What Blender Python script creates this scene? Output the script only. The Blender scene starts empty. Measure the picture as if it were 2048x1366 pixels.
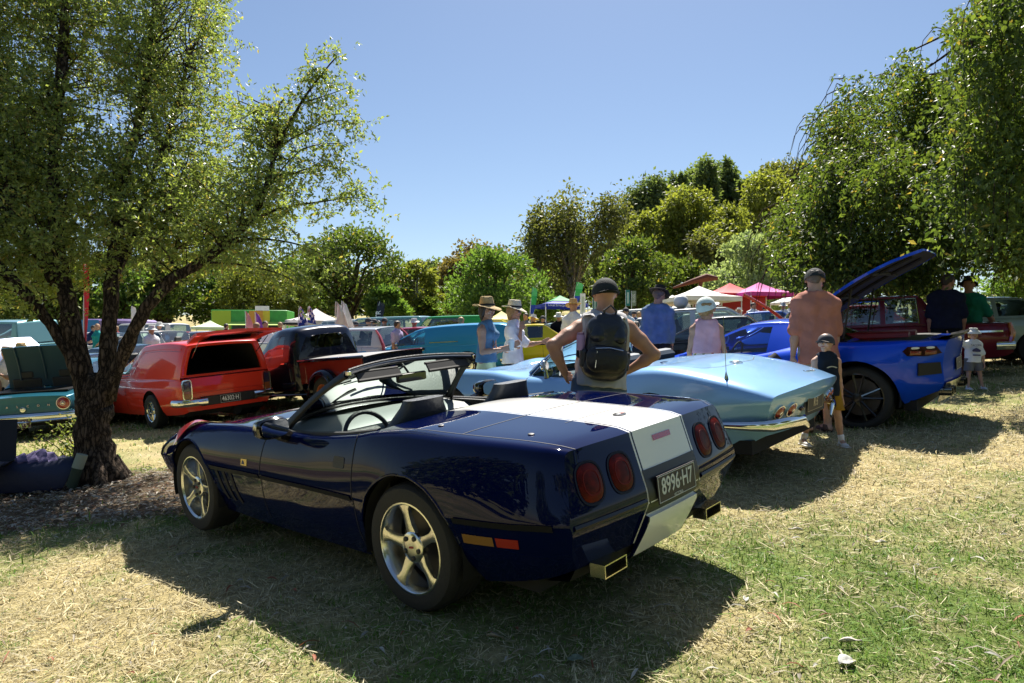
import bpy, math, random
import numpy as np
from mathutils import Vector, Matrix
random.seed(7); RNG = np.random.default_rng(7)
SC = bpy.context.scene
COL = SC.collection
R = math.radians
# ------------------------------------------------------------------ camera, sky, sun, exposure
CAMH = 1.26
cam = bpy.data.cameras.new('camera'); CAM = bpy.data.objects.new('camera', cam); COL.objects.link(CAM)
cam.sensor_width = 36; cam.lens = 24.6; cam.clip_end = 3000; cam.clip_start = .05
CAM.location = (0, 0, CAMH); CAM.rotation_euler = (R(90.4), 0, 0)
SC.camera = CAM
SUN_AZ, SUN_EL = R(10), R(55)          # azimuth clockwise from +Y
SKY_STRENGTH, SUN_STRENGTH, EXPOSURE = 0.057, 5.0, 1.12
w = bpy.data.worlds.new('World'); SC.world = w; w.use_nodes = True
nt = w.node_tree; sky = nt.nodes.new('ShaderNodeTexSky'); sky.sky_type = 'NISHITA'
sky.sun_disc = False; sky.sun_elevation = SUN_EL; sky.sun_rotation = SUN_AZ
sky.altitude = 300; sky.air_density = 1.0; sky.dust_density = .5; sky.ozone_density = 2.2
nt.links.new(sky.outputs[0], nt.nodes['Background'].inputs[0]); nt.nodes['Background'].inputs[1].default_value = SKY_STRENGTH
sl = bpy.data.lights.new('sun', 'SUN'); sl.energy = SUN_STRENGTH; sl.angle = R(.53); sl.color = (1, .94, .84)
so = bpy.data.objects.new('sun', sl); COL.objects.link(so)
sd = Vector((math.sin(SUN_AZ) * math.cos(SUN_EL), math.cos(SUN_AZ) * math.cos(SUN_EL), math.sin(SUN_EL)))
so.rotation_euler = sd.to_track_quat('Z', 'Y').to_euler()
SC.view_settings.view_transform = 'Standard'; SC.view_settings.look = 'None'
SC.view_settings.exposure = EXPOSURE; SC.view_settings.gamma = 1; SC.view_settings.use_curve_mapping = False
SC.render.engine = 'CYCLES'
SC.cycles.max_bounces = 6; SC.cycles.transparent_max_bounces = 12; SC.cycles.use_denoising = True
SC.cycles.caustics_reflective = False; SC.cycles.caustics_refractive = False

# ------------------------------------------------------------------ terrain
def sp(x, k=1.0):
    x = np.asarray(x, float) / k
    return k * np.logaddexp(0, x)
def terrain(x, y):
    x = np.asarray(x, float); y = np.asarray(y, float)
    zx = np.where(x > 0, 1.2 * np.tanh(.056 * x / 1.2), .9 * np.tanh(.065 * x / .9)) - .34 * np.tanh(sp(-x - 1.4, .5) / 6)
    fd = np.clip((y - 14.5) / 9, 0, 1); zx = zx * (1 - .75 * fd * fd * (3 - 2 * fd) * (x < 0))
    u = (y - 4.16) - sp(y - 9.2, 1.2)
    zy = .053 * u + .022 * sp(y - 9.2, 1.2) + .09 * sp(y - 57, 4) - .07 * sp(y - 100, 10)
    hill = .035 * sp(x - 20, 8) * np.clip((y - 45) / 60, 0, 1)
    bump = .012 * np.sin(x * 1.7 + 1) * np.cos(y * 1.3) + .006 * np.sin(x * 5.1) * np.sin(y * 4.3 + 2)
    return zx + zy + hill + bump - .005
def tz(x, y): return float(terrain(x, y))
def at(u, Y):
    """world point on the ground seen in photo column u, Y metres ahead"""
    x = (u - 1024) / 1400 * Y
    return Vector((x, Y, tz(x, Y)))

# ------------------------------------------------------------------ object helpers
def tag(o, label=None, cat=None, group=None, kind=None):
    if label: o['label'] = label
    if cat: o['category'] = cat
    if group: o['group'] = group
    if kind: o['kind'] = kind
    return o
def thing(name, label, cat, loc=(0, 0, 0), rz=0, group=None):
    o = bpy.data.objects.new(name, None); COL.objects.link(o); o.empty_display_size = .2
    o.location = loc; o.rotation_euler = (0, 0, rz)
    return tag(o, label, cat, group)
def link(name, me, mat, parent=None):
    o = bpy.data.objects.new(name, me); COL.objects.link(o)
    if mat is not None:
        me.materials.clear()
        for m in (mat if isinstance(mat, (list, tuple)) else [mat]): me.materials.append(m)
    if parent is not None: o.parent = parent
    return o
def mesh(name, V, F, mat=None, parent=None, smooth=True, sharp=None, normals=None):
    me = bpy.data.meshes.new(name)
    V = np.asarray(V, np.float32)
    if isinstance(F, np.ndarray):
        n, k = F.shape
        me.vertices.add(len(V)); me.vertices.foreach_set('co', V.ravel())
        me.loops.add(n * k); me.loops.foreach_set('vertex_index', F.astype(np.int32).ravel())
        me.polygons.add(n); me.polygons.foreach_set('loop_start', np.arange(0, n * k, k, dtype=np.int32))
        me.polygons.foreach_set('loop_total', np.full(n, k, np.int32))
        me.update(calc_edges=True)
    else:
        me.from_pydata(V.tolist(), [], [tuple(f) for f in F]); me.update()
    me.polygons.foreach_set('use_smooth', [bool(smooth)] * len(me.polygons))
    if sharp: me.set_sharp_from_angle(angle=R(sharp))
    if normals is not None: me.normals_split_custom_set_from_vertices([tuple(x) for x in normals])
    return link(name, me, mat, parent)
def kids(o): return [c for c in bpy.data.objects if c.parent is o]
KID = {}
def copy_tree(o, parent=None):
    c = o.copy(); COL.objects.link(c)
    if parent is not None: c.parent = parent
    for ch in list(o.children): copy_tree(ch, c)
    return c

class MB:
    """collects shapes, builds them as ONE mesh"""
    def __init__(s): s.V = []; s.F = []; s.M = Matrix()
    def add(s, V, F):
        n = len(s.V)
        s.V += [tuple(s.M @ Vector(v)) for v in V]; s.F += [tuple(i + n for i in f) for f in F]; return s
    def box(s, c, d, rot=None, bev=0, taper=1):
        hx, hy, hz = d[0] / 2, d[1] / 2, d[2] / 2; c = Vector(c)
        m = rot if rot is not None else Matrix.Identity(3)
        if bev > 0:
            b = min(bev, hx * .49 + 1e-6, hy * .49 + 1e-6, hz * .49 + 1e-6); V = []
            for sz in (-1, 1):
                for k, (sx, sy) in enumerate(((-1, -1), (1, -1), (1, 1), (-1, 1))):
                    tx = taper if sz > 0 else 1
                    a = [(sx * (hx - b) * tx, sy * hy * tx), (sx * hx * tx, sy * (hy - b) * tx)]
                    V.append((a, sz))
            rings = []
            for zz, ins in ((-hz, b), (-hz + b, 0), (hz - b, 0), (hz, b)):
                ring = []; t = taper if zz > 0 else 1
                X, Y = hx * t - ins, hy * t - ins; bb = max(b - ins * .0, 1e-5)
                for q in ((-X + bb, -Y), (X - bb, -Y), (X, -Y + bb), (X, Y - bb), (X - bb, Y), (-X + bb, Y), (-X, Y - bb), (-X, -Y + bb)):
                    ring.append((q[0], q[1], zz))
                rings.append(ring)
            P = [c + m @ Vector(v) for r in rings for v in r]; F = []
            for i in range(3):
                for j in range(8): F.append((i * 8 + j, i * 8 + (j + 1) % 8, i * 8 + 8 + (j + 1) % 8, i * 8 + 8 + j))
            F += [tuple(range(7, -1, -1)), tuple(range(24, 32))]
            return s.add(P, F)
        P = [c + m @ Vector((sx * hx * (taper if sz > 0 else 1), sy * hy * (taper if sz > 0 else 1), sz * hz)) for sz in (-1, 1) for sx, sy in ((-1, -1), (1, -1), (1, 1), (-1, 1))]
        return s.add(P, [(3, 2, 1, 0), (4, 5, 6, 7), (0, 1, 5, 4), (1, 2, 6, 5), (2, 3, 7, 6), (3, 0, 4, 7)])
    def tube(s, pts, r, n=8, cap=True, flat=None):
        pts = [Vector(p) for p in pts]; rs = r if isinstance(r, (list, tuple)) else [r] * len(pts)
        V = []; F = []; prev = None
        for i, p in enumerate(pts):
            d = (pts[min(i + 1, len(pts) - 1)] - pts[max(i - 1, 0)])
            d = d.normalized() if d.length > 1e-9 else Vector((0, 0, 1))
            if prev is None: a = d.orthogonal().normalized() if flat is None else (Vector(flat[0]) - d * d.dot(Vector(flat[0]))).normalized()
            else: a = (prev - d * d.dot(prev)).normalized()
            prev = a; b = d.cross(a)
            fa = 1 if flat is None else flat[1]; fb = 1 if flat is None else flat[2]
            for k in range(n):
                th = 2 * math.pi * (k + (.5 if n == 4 else 0)) / n
                V.append(p + a * (math.cos(th) * rs[i] * fa) + b * (math.sin(th) * rs[i] * fb))
        for i in range(len(pts) - 1):
            for k in range(n): F.append((i * n + k, i * n + (k + 1) % n, (i + 1) * n + (k + 1) % n, (i + 1) * n + k))
        if cap: F += [tuple(range(n - 1, -1, -1)), tuple((len(pts) - 1) * n + k for k in range(n))]
        return s.add(V, F)
    def lathe(s, prof, c=(0, 0, 0), ax='z', n=24, cap=False, sc=(1, 1)):
        V = []; F = []; c = Vector(c)
        for r_, h in prof:
            for k in range(n):
                th = 2 * math.pi * k / n; x, y = math.cos(th) * r_ * sc[0], math.sin(th) * r_ * sc[1]
                q = (x, y, h) if ax == 'z' else ((h, x, y) if ax == 'x' else (y, h, x))
                V.append(c + Vector(q))
        for i in range(len(prof) - 1):
            for k in range(n): F.append((i * n + k, i * n + (k + 1) % n, (i + 1) * n + (k + 1) % n, (i + 1) * n + k))
        if cap: F += [tuple(range(n - 1, -1, -1)), tuple((len(prof) - 1) * n + k for k in range(n))]
        return s.add(V, F)
    def prism(s, poly, a, b, plane='xz'):
        """polygon extruded from a to b along the axis missing from plane"""
        def q(p, t):
            return {'xz': (p[0], t, p[1]), 'xy': (p[0], p[1], t), 'yz': (t, p[0], p[1])}[plane]
        n = len(poly)
        return s.add([q(p, a) for p in poly] + [q(p, b) for p in poly],
                     [tuple(range(n)), tuple(range(2 * n - 1, n - 1, -1))] + [(i, i + n, (i + 1) % n + n, (i + 1) % n) for i in range(n)])
    def sheet(s, grid):
        """grid[i][j] of points -> quads"""
        n, m = len(grid), len(grid[0])
        return s.add([p for r_ in grid for p in r_], [(i * m + j, i * m + j + 1, (i + 1) * m + j + 1, (i + 1) * m + j) for i in range(n - 1) for j in range(m - 1)])
    def ball(s, c, r, n=10, sq=(1, 1, 1)):
        m = max(4, n // 2); V = []; F = []
        for i in range(m + 1):
            ph = math.pi * i / m
            for k in range(n):
                th = 2 * math.pi * k / n
                V.append((c[0] + r * sq[0] * math.sin(ph) * math.cos(th), c[1] + r * sq[1] * math.sin(ph) * math.sin(th), c[2] + r * sq[2] * math.cos(ph)))
        for i in range(m):
            for k in range(n): F.append((i * n + k, (i + 1) * n + k, (i + 1) * n + (k + 1) % n, i * n + (k + 1) % n))
        return s.add(V, F)
    def build(s, name, mat, parent=None, sharp=35, smooth=True):
        return mesh(name, s.V, s.F, mat, parent, smooth, sharp)

# ------------------------------------------------------------------ materials
MATS = {}
def newmat(name):
    m = bpy.data.materials.new(name); m.use_nodes = True; return m, m.node_tree, m.node_tree.nodes['Principled BSDF']
def pm(name, col, rough=.5, metal=0, coat=0, bump=0, bscale=60, var=0, vscale=8, spec=.5, trans=0, flake=0):
    if name in MATS: return MATS[name]
    m, nt, b = newmat(name); L = nt.links
    b.inputs['Base Color'].default_value = (*col, 1); b.inputs['Roughness'].default_value = rough
    b.inputs['Metallic'].default_value = metal; b.inputs['Coat Weight'].default_value = coat; b.inputs['Coat Roughness'].default_value = .025
    b.inputs['Specular IOR Level'].default_value = spec
    tc = nt.nodes.new('ShaderNodeTexCoord')
    if var:
        n = nt.nodes.new('ShaderNodeTexNoise'); n.inputs['Scale'].default_value = vscale; n.inputs['Detail'].default_value = 6
        L.new(tc.outputs['Object'], n.inputs['Vector'])
        r = nt.nodes.new('ShaderNodeMapRange'); r.inputs[1].default_value = .3; r.inputs[2].default_value = .7; r.inputs[3].default_value = 1 - var; r.inputs[4].default_value = 1 + var
        L.new(n.outputs[0], r.inputs[0])
        mx = nt.nodes.new('ShaderNodeMix'); mx.data_type = 'RGBA'; mx.blend_type = 'MULTIPLY'; mx.inputs[0].default_value = 1
        mx.inputs[6].default_value = (*col, 1); L.new(r.outputs[0], mx.inputs[7]); L.new(mx.outputs[2], b.inputs['Base Color'])
    if bump:
        n = nt.nodes.new('ShaderNodeTexNoise'); n.inputs['Scale'].default_value = bscale; n.inputs['Detail'].default_value = 5
        L.new(tc.outputs['Object'], n.inputs['Vector'])
        bp = nt.nodes.new('ShaderNodeBump'); bp.inputs['Strength'].default_value = bump; bp.inputs['Distance'].default_value = .02
        L.new(n.outputs[0], bp.inputs['Height']); L.new(bp.outputs[0], b.inputs['Normal'])
    MATS[name] = m; return m
def paint(name, col, metal=.25, rough=.32, coat=.9):
    """clear-coated car paint: fine dust lifts the roughness in patches"""
    if name in MATS: return MATS[name]
    m, nt, b = newmat(name); L = nt.links
    tc = nt.nodes.new('ShaderNodeTexCoord')
    n = nt.nodes.new('ShaderNodeTexNoise'); n.inputs['Scale'].default_value = 5; n.inputs['Detail'].default_value = 9; L.new(tc.outputs['Object'], n.inputs['Vector'])
    r = nt.nodes.new('ShaderNodeMapRange'); r.inputs[1].default_value = .35; r.inputs[2].default_value = .75; r.inputs[3].default_value = .015; r.inputs[4].default_value = .05
    L.new(n.outputs[0], r.inputs[0]); L.new(r.outputs[0], b.inputs['Coat Roughness'])
    b.inputs['Base Color'].default_value = (*col, 1); b.inputs['Metallic'].default_value = metal; b.inputs['Roughness'].default_value = rough
    b.inputs['Coat Weight'].default_value = coat; b.inputs['Coat IOR'].default_value = 1.42; b.inputs['Specular IOR Level'].default_value = .1
    MATS[name] = m; return m
def glass(name='tinted_glass', tint=(.55, .66, .64), refl=.12):
    if name in MATS: return MATS[name]
    m = bpy.data.materials.new(name); m.use_nodes = True; nt = m.node_tree; nt.nodes.clear(); L = nt.links
    o = nt.nodes.new('ShaderNodeOutputMaterial'); t = nt.nodes.new('ShaderNodeBsdfTransparent'); g = nt.nodes.new('ShaderNodeBsdfGlossy')
    t.inputs[0].default_value = (*tint, 1); g.inputs['Roughness'].default_value = .01
    f = nt.nodes.new('ShaderNodeFresnel'); f.inputs[0].default_value = 1.5
    a = nt.nodes.new('ShaderNodeMath'); a.operation = 'ADD'; a.inputs[1].default_value = refl; L.new(f.outputs[0], a.inputs[0])
    x = nt.nodes.new('ShaderNodeMixShader'); L.new(a.outputs[0], x.inputs[0]); L.new(t.outputs[0], x.inputs[1]); L.new(g.outputs[0], x.inputs[2]); L.new(x.outputs[0], o.inputs[0])
    MATS[name] = m; return m
def leafmat(name, c1, c2, trans=.45, rough=.42, dry=None, dryf=0, spec=.35):
    """leaf: colour varies leaf by leaf and over the crown; half of the light passes through"""
    if name in MATS: return MATS[name]
    m = bpy.data.materials.new(name); m.use_nodes = True; nt = m.node_tree; nt.nodes.clear(); L = nt.links
    o = nt.nodes.new('ShaderNodeOutputMaterial'); geo = nt.nodes.new('ShaderNodeNewGeometry'); tc = nt.nodes.new('ShaderNodeTexCoord')
    n = nt.nodes.new('ShaderNodeTexNoise'); n.inputs['Scale'].default_value = .55; n.inputs['Detail'].default_value = 3; L.new(tc.outputs['Object'], n.inputs['Vector'])
    a = nt.nodes.new('ShaderNodeMath'); a.operation = 'ADD'; L.new(geo.outputs['Random Per Island'], a.inputs[0]); L.new(n.outputs[0], a.inputs[1])
    r = nt.nodes.new('ShaderNodeMapRange'); r.inputs[1].default_value = .25; r.inputs[2].default_value = 1.25; L.new(a.outputs[0], r.inputs[0])
    mx = nt.nodes.new('ShaderNodeMix'); mx.data_type = 'RGBA'; mx.inputs[6].default_value = (*c1, 1); mx.inputs[7].default_value = (*c2, 1); L.new(r.outputs[0], mx.inputs[0])
    col = mx.outputs[2]
    if dry:
        g = nt.nodes.new('ShaderNodeMath'); g.operation = 'FRACT'; g2 = nt.nodes.new('ShaderNodeMath'); g2.operation = 'MULTIPLY'; g2.inputs[1].default_value = 37.7
        L.new(geo.outputs['Random Per Island'], g2.inputs[0]); L.new(g2.outputs[0], g.inputs[0])
        lt = nt.nodes.new('ShaderNodeMath'); lt.operation = 'LESS_THAN'; lt.inputs[1].default_value = dryf; L.new(g.outputs[0], lt.inputs[0])
        m2 = nt.nodes.new('ShaderNodeMix'); m2.data_type = 'RGBA'; L.new(lt.outputs[0], m2.inputs[0]); L.new(col, m2.inputs[6]); m2.inputs[7].default_value = (*dry, 1); col = m2.outputs[2]
    d = nt.nodes.new('ShaderNodeBsdfPrincipled'); d.inputs['Roughness'].default_value = rough; d.inputs['Specular IOR Level'].default_value = spec; L.new(col, d.inputs['Base Color'])
    t = nt.nodes.new('ShaderNodeBsdfTranslucent')
    tm = nt.nodes.new('ShaderNodeMix'); tm.data_type = 'RGBA'; tm.blend_type = 'MULTIPLY'; tm.inputs[0].default_value = 1; L.new(col, tm.inputs[6]); tm.inputs[7].default_value = (2.1, 2.15, 1.0, 1)
    L.new(tm.outputs[2], t.inputs[0])
    x = nt.nodes.new('ShaderNodeMixShader'); x.inputs[0].default_value = trans; L.new(d.outputs[0], x.inputs[1]); L.new(t.outputs[0], x.inputs[2]); L.new(x.outputs[0], o.inputs[0])
    MATS[name] = m; return m
def bark(name, c1, c2, sc=14, depth=.03):
    if name in MATS: return MATS[name]
    m, nt, b = newmat(name); L = nt.links; tc = nt.nodes.new('ShaderNodeTexCoord')
    mp = nt.nodes.new('ShaderNodeMapping'); mp.inputs['Scale'].default_value = (1, 1, .28); L.new(tc.outputs['Object'], mp.inputs[0])
    v = nt.nodes.new('ShaderNodeTexVoronoi'); v.inputs['Scale'].default_value = sc; v.feature = 'DISTANCE_TO_EDGE'; 
    n = nt.nodes.new('ShaderNodeTexNoise'); n.inputs['Scale'].default_value = sc * .8; n.inputs['Detail'].default_value = 9; n.inputs['Roughness'].default_value = .7; L.new(mp.outputs[0], n.inputs['Vector'])
    va = nt.nodes.new('ShaderNodeVectorMath'); va.operation = 'ADD'; L.new(mp.outputs[0], va.inputs[0]); 
    vs = nt.nodes.new('ShaderNodeVectorMath'); vs.operation = 'SCALE'; vs.inputs['Scale'].default_value = .12; L.new(n.outputs['Color'], vs.inputs[0]); L.new(vs.outputs[0], va.inputs[1]); L.new(va.outputs[0], v.inputs['Vector'])
    r = nt.nodes.new('ShaderNodeMapRange'); r.inputs[2].default_value = .22; L.new(v.outputs['Distance'], r.inputs[0])
    ad = nt.nodes.new('ShaderNodeMath'); ad.operation = 'MULTIPLY'; L.new(r.outputs[0], ad.inputs[0]); L.new(n.outputs[0], ad.inputs[1])
    cr = nt.nodes.new('ShaderNodeValToRGB'); cr.color_ramp.elements[0].position = .05; cr.color_ramp.elements[0].color = (*c1, 1); cr.color_ramp.elements[1].position = .6; cr.color_ramp.elements[1].color = (*c2, 1)
    L.new(ad.outputs[0], cr.inputs[0]); L.new(cr.outputs[0], b.inputs['Base Color']); b.inputs['Roughness'].default_value = .9; b.inputs['Specular IOR Level'].default_value = .15
    bp = nt.nodes.new('ShaderNodeBump'); bp.inputs['Strength'].default_value = .9; bp.inputs['Distance'].default_value = depth; L.new(ad.outputs[0], bp.inputs['Height']); L.new(bp.outputs[0], b.inputs['Normal'])
    MATS[name] = m; return m
BLACK = pm('black_plastic', (.012, .012, .013), .5)
TYRE = pm('tyre_rubber', (.018, .018, .018), .75, bump=.2, bscale=90)
CHROME = pm('chrome', (.75, .75, .74), .07, 1)
GLASS = glass()
DGLASS = glass('dark_glass', (.16, .2, .2), .1)
def cloth(name, col, var=.16): return pm('cloth_' + name, col, .85, bump=.7, bscale=13, var=var, vscale=7, spec=.15)
FONT = None
def text(s, size, mat, parent, M, name='lettering', depth=.001, xs=1, bold=0):
    cu = bpy.data.curves.new('lettering', 'FONT'); cu.body = s; cu.size = size; cu.align_x = 'CENTER'; cu.align_y = 'CENTER'; cu.extrude = depth; cu.resolution_u = 3; cu.offset = bold
    to = bpy.data.objects.new('tmp', cu); COL.objects.link(to)
    dg = bpy.context.evaluated_depsgraph_get(); me = bpy.data.meshes.new_from_object(to.evaluated_get(dg)); bpy.data.objects.remove(to); bpy.data.curves.remove(cu)
    me.transform(M @ Matrix.Diagonal((xs, 1, 1, 1))); me.name = name
    return link(name, me, mat, parent)
def frame(o, n, up=(0, 0, 1)):
    """matrix whose x runs right across a face seen from outside, y up, z = outward normal n"""
    n = Vector(n).normalized(); up = Vector(up); x = up.cross(n).normalized(); y = n.cross(x)
    M = Matrix.Identity(4)
    for i in range(3): M[i][0], M[i][1], M[i][2], M[i][3] = x[i], y[i], n[i], o[i]
    return M
# ------------------------------------------------------------------ lofted car bodies
def pchip(xk, Y, xq):
    """monotone cubic through Y[K,...] at xk"""
    xk = np.asarray(xk, float); Y = np.asarray(Y, float); xq = np.asarray(xq, float)
    h = np.diff(xk); d = np.diff(Y, axis=0) / h.reshape(-1, *([1] * (Y.ndim - 1)))
    m = np.zeros_like(Y); m[0] = d[0]; m[-1] = d[-1]
    for i in range(1, len(xk) - 1):
        s = d[i - 1] * d[i]; w1 = 2 * h[i] + h[i - 1]; w2 = h[i] + 2 * h[i - 1]
        with np.errstate(divide='ignore', invalid='ignore'):
            hm = (w1 + w2) / (w1 / d[i - 1] + w2 / d[i])
        m[i] = np.where(s > 0, hm, 0)
    i = np.clip(np.searchsorted(xk, xq, side='right') - 1, 0, len(xk) - 2)
    sh = (-1,) + (1,) * (Y.ndim - 1)
    H = h[i].reshape(sh); t = np.clip((xq - xk[i]), 0, None).reshape(sh) / H; t = np.clip(t, 0, 1)
    return (2 * t**3 - 3 * t**2 + 1) * Y[i] + (t**3 - 2 * t**2 + t) * H * m[i] + (-2 * t**3 + 3 * t**2) * Y[i + 1] + (t**3 - t**2) * H * m[i + 1]
class Loft:
    def __init__(s, keys, warp=None, arches=(), tension=.5):
        s.kx = np.array([k[0] for k in keys], float); s.kp = np.array([k[1] for k in keys], float)
        s.n = s.kp.shape[1]; s.warp = warp; s.arches = arches; s.ten = tension
    def raw(s, x, t):
        x = np.atleast_1d(np.asarray(x, float)); t = np.atleast_1d(np.asarray(t, float))
        c = pchip(s.kx, s.kp, x); i = np.clip(t.astype(int), 0, s.n - 2); f = (t - i)[:, None]; k = np.arange(len(x))
        p0, p1, p2, p3 = c[k, np.maximum(i - 1, 0)], c[k, i], c[k, i + 1], c[k, np.minimum(i + 2, s.n - 1)]
        # mirror tangent at the centre line so the top stays smooth
        last = (i + 2 > s.n - 1); q = p1 * [-1, 1]; p3 = np.where(last[:, None], q, p3)
        T = s.ten; m1, m2 = (p2 - p0) * T, (p3 - p1) * T
        L = np.linalg.norm(p2 - p1, axis=1, keepdims=True) + 1e-9
        m1 *= np.minimum(1, 1.2 * L / (np.linalg.norm(m1, axis=1, keepdims=True) + 1e-9)); m2 *= np.minimum(1, 1.2 * L / (np.linalg.norm(m2, axis=1, keepdims=True) + 1e-9))
        y = (2 * f**3 - 3 * f**2 + 1) * p1 + (f**3 - 2 * f**2 + f) * m1 + (-2 * f**3 + 3 * f**2) * p2 + (f**3 - f**2) * m2
        return y
    def zarch(s, x):
        for xc, zc, r in s.arches:
            if abs(x - xc) <= r: return zc + math.sqrt(max(0, r * r - (x - xc)**2))
        return None
    def tmin(s, x):
        za = s.zarch(x)
        if za is None: return 0
        tt = np.linspace(0, s.n - 2.2, 300); z = s.raw(np.full(300, x), tt)[:, 1]
        k = np.argmax(z >= za); return 0 if z[0] >= za else (tt[k] if z[k] >= za else tt[-1])
    def pts(s, x, t, side=1):
        y = s.raw(x, t); P = np.c_[np.broadcast_to(np.atleast_1d(x), (len(y),)), y[:, 0] * side, y[:, 1]]
        return s.warp(P) if s.warp else P
    def pt(s, x, t, side=1): return Vector(s.pts([x], [t], side)[0])
    def nrm(s, x, t, side=1):
        e = .01; a = s.pt(x + e, t, side) - s.pt(x - e, t, side); b = s.pt(x, min(t + e, s.n - 1), side) - s.pt(x, max(t - e, 0), side)
        n = b.cross(a); n.normalize(); return n * side
    def tz(s, x, z):
        """row parameter at height z on the side"""
        tt = np.linspace(0, s.n - 2, 200); zz = s.raw(np.full(200, x), tt)[:, 1]; return float(tt[np.argmax(zz >= z)])
    def grid(s, dx=.05, rows=4, extra=()):
        a, b = s.kx[0], s.kx[-1]; xs = set(np.round(np.linspace(a, b, int((b - a) / dx) + 1), 5)) | set(np.round(extra, 5))
        for xc, zc, r in s.arches:
            xs = {x for x in xs if abs(abs(x - xc) - r) > .008}
            xs |= {round(float(xc + r * math.cos(th)), 5) for th in np.linspace(0, math.pi, 29)}
        xs = np.array(sorted(xs)); xs = xs[(xs >= a - 1e-6) & (xs <= b + 1e-6)]; xs = xs[np.r_[True, np.diff(xs) > 1e-4]]
        T = np.linspace(0, s.n - 1, (s.n - 1) * rows + 1); X, TT = np.meshgrid(xs, T, indexing='ij'); TT = TT.copy()
        for i, x in enumerate(xs):
            tm = s.tmin(x)
            if tm > 0: TT[i] = np.maximum(TT[i], tm)
        Pl = s.pts(X.ravel(), TT.ravel(), 1).reshape(len(xs), len(T), 3); Pr = s.pts(X.ravel(), TT.ravel(), -1).reshape(len(xs), len(T), 3)
        P = np.concatenate([Pl, Pr[:, -2::-1]], 1)
        tt = np.concatenate([TT, -TT[:, -2::-1]], 1)
        return xs, tt, P
    def build(s, parent, split, mats, dx=.05, rows=4, extra=()):
        """split(x,t,side)->part name or None ; one object per part"""
        xs, tt, P = s.grid(dx, rows, extra); n, m = P.shape[:2]; V = P.reshape(-1, 3)
        I = np.arange(n * m).reshape(n, m); F = np.stack([I[:-1, :-1], I[1:, :-1], I[1:, 1:], I[:-1, 1:]], -1).reshape(-1, 4)
        a = V[F[:, 2]] - V[F[:, 0]]; b = V[F[:, 3]] - V[F[:, 1]]; fn = np.cross(a, b); ar = np.linalg.norm(fn, axis=1)
        ok = ar > 1e-7; N = np.zeros_like(V)
        for k in range(4): np.add.at(N, F[ok, k], fn[ok])
        N /= np.linalg.norm(N, axis=1, keepdims=True) + 1e-12
        if (N[I[n // 2, m // 2]])[2] < 0: N = -N; F = F[:, ::-1]
        xm = np.repeat((xs[:-1] + xs[1:]) / 2, m - 1); tc = np.abs(tt); tm = ((tc[:-1, :-1] + tc[1:, 1:] + tc[1:, :-1] + tc[:-1, 1:]) / 4).ravel(); sd_ = np.tile(np.r_[np.ones((m - 1) // 2), -np.ones((m - 1) // 2)], n - 1)
        names = [split(x, t, d) for x, t, d in zip(xm, tm, sd_)]; out = {}
        for nm in dict.fromkeys(names):
            if nm is None: continue
            sel = np.array([q == nm for q in names]) & ok; f = F[sel]; u, inv = np.unique(f, return_inverse=True); f = inv.reshape(f.shape)
            base = nm.split('@')[0]
            vs = V[u]; fl = []
            for q in f:
                q2 = []; 
                for k in q:
                    if not q2 or (np.abs(vs[k] - vs[q2[-1]]).max() > 1e-6): q2.append(int(k))
                if len(q2) > 2 and np.abs(vs[q2[0]] - vs[q2[-1]]).max() <= 1e-6: q2.pop()
                if len(q2) > 2: fl.append(q2)
            out[nm] = mesh(base, vs, fl, mats(base), parent, True, None, N[u])
        return out
    def cap(s, parent, name, mat, end, rows=4, tside=None, hole=None):
        """closes the rear (end=0) or the front (end=1) between the two sides"""
        x = s.kx[0] if end == 0 else s.kx[-1]; ts = tside or s.n - 4
        tv = np.linspace(0, ts, ts * rows + 1); tk = np.linspace(ts, s.n - 1, (s.n - 1 - ts) * rows + 1)
        side = s.raw(np.full(len(tv), x), tv); top = s.raw(np.full(len(tk), x), tk)
        ysh, zsh = side[-1]; u = np.r_[top[:, 0], -top[-2::-1, 0]] / ysh; zt = np.r_[top[:, 1], top[-2::-1, 1]] - zsh
        V = []
        for j in range(len(tv)):
            f = (side[j, 1] - side[0, 1]) / (zsh - side[0, 1])
            for k in range(len(u)): V.append((x, side[j, 0] * u[k], side[j, 1] + zt[k] * f))
        V = np.array(V); V = s.warp(V) if s.warp else V; m = len(u)
        F = [(j * m + k, (j + 1) * m + k, (j + 1) * m + k + 1, j * m + k + 1) for j in range(len(tv) - 1) for k in range(m - 1)]
        if end == 1: F = [f[::-1] for f in F]
        s.capx = x
        return mesh(name, V, F, mat, parent, True)
    def ribbon(s, parent, path, width=.006, mat=None, off=.0015, name='panel_gap', side=1, sub=14):
        """narrow strip that follows the body along [(x,t),...]"""
        L = []
        for (x0, t0), (x1, t1) in zip(path[:-1], path[1:]):
            for k in range(sub): f = k / sub; L.append((x0 + (x1 - x0) * f, t0 + (t1 - t0) * f))
        L.append(path[-1]); P = [s.pt(x, t, side) for x, t in L]; N = [s.nrm(x, t, side) for x, t in L]; b = MB(); g = []
        for i, p in enumerate(P):
            d = (P[min(i + 1, len(P) - 1)] - P[max(i - 1, 0)]).normalized(); c = d.cross(N[i]).normalized() * (width / 2)
            g.append((p + N[i] * off - c, p + N[i] * off + c))
        return b.sheet(g).build(name, mat or BLACK, parent, sharp=None)
def cappt(L, y, z, end=0):
    x = L.kx[0] if end == 0 else L.kx[-1]; P = np.array([[x, y, z]]); return Vector((L.warp(P) if L.warp else P)[0])
def capn(L, y, z, end=0):
    a = cappt(L, y + .01, z, end) - cappt(L, y - .01, z, end); b = cappt(L, y, z + .01, end) - cappt(L, y, z - .01, end)
    n = b.cross(a).normalized(); return n if (n.x < 0) == (end == 0) else -n

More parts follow.
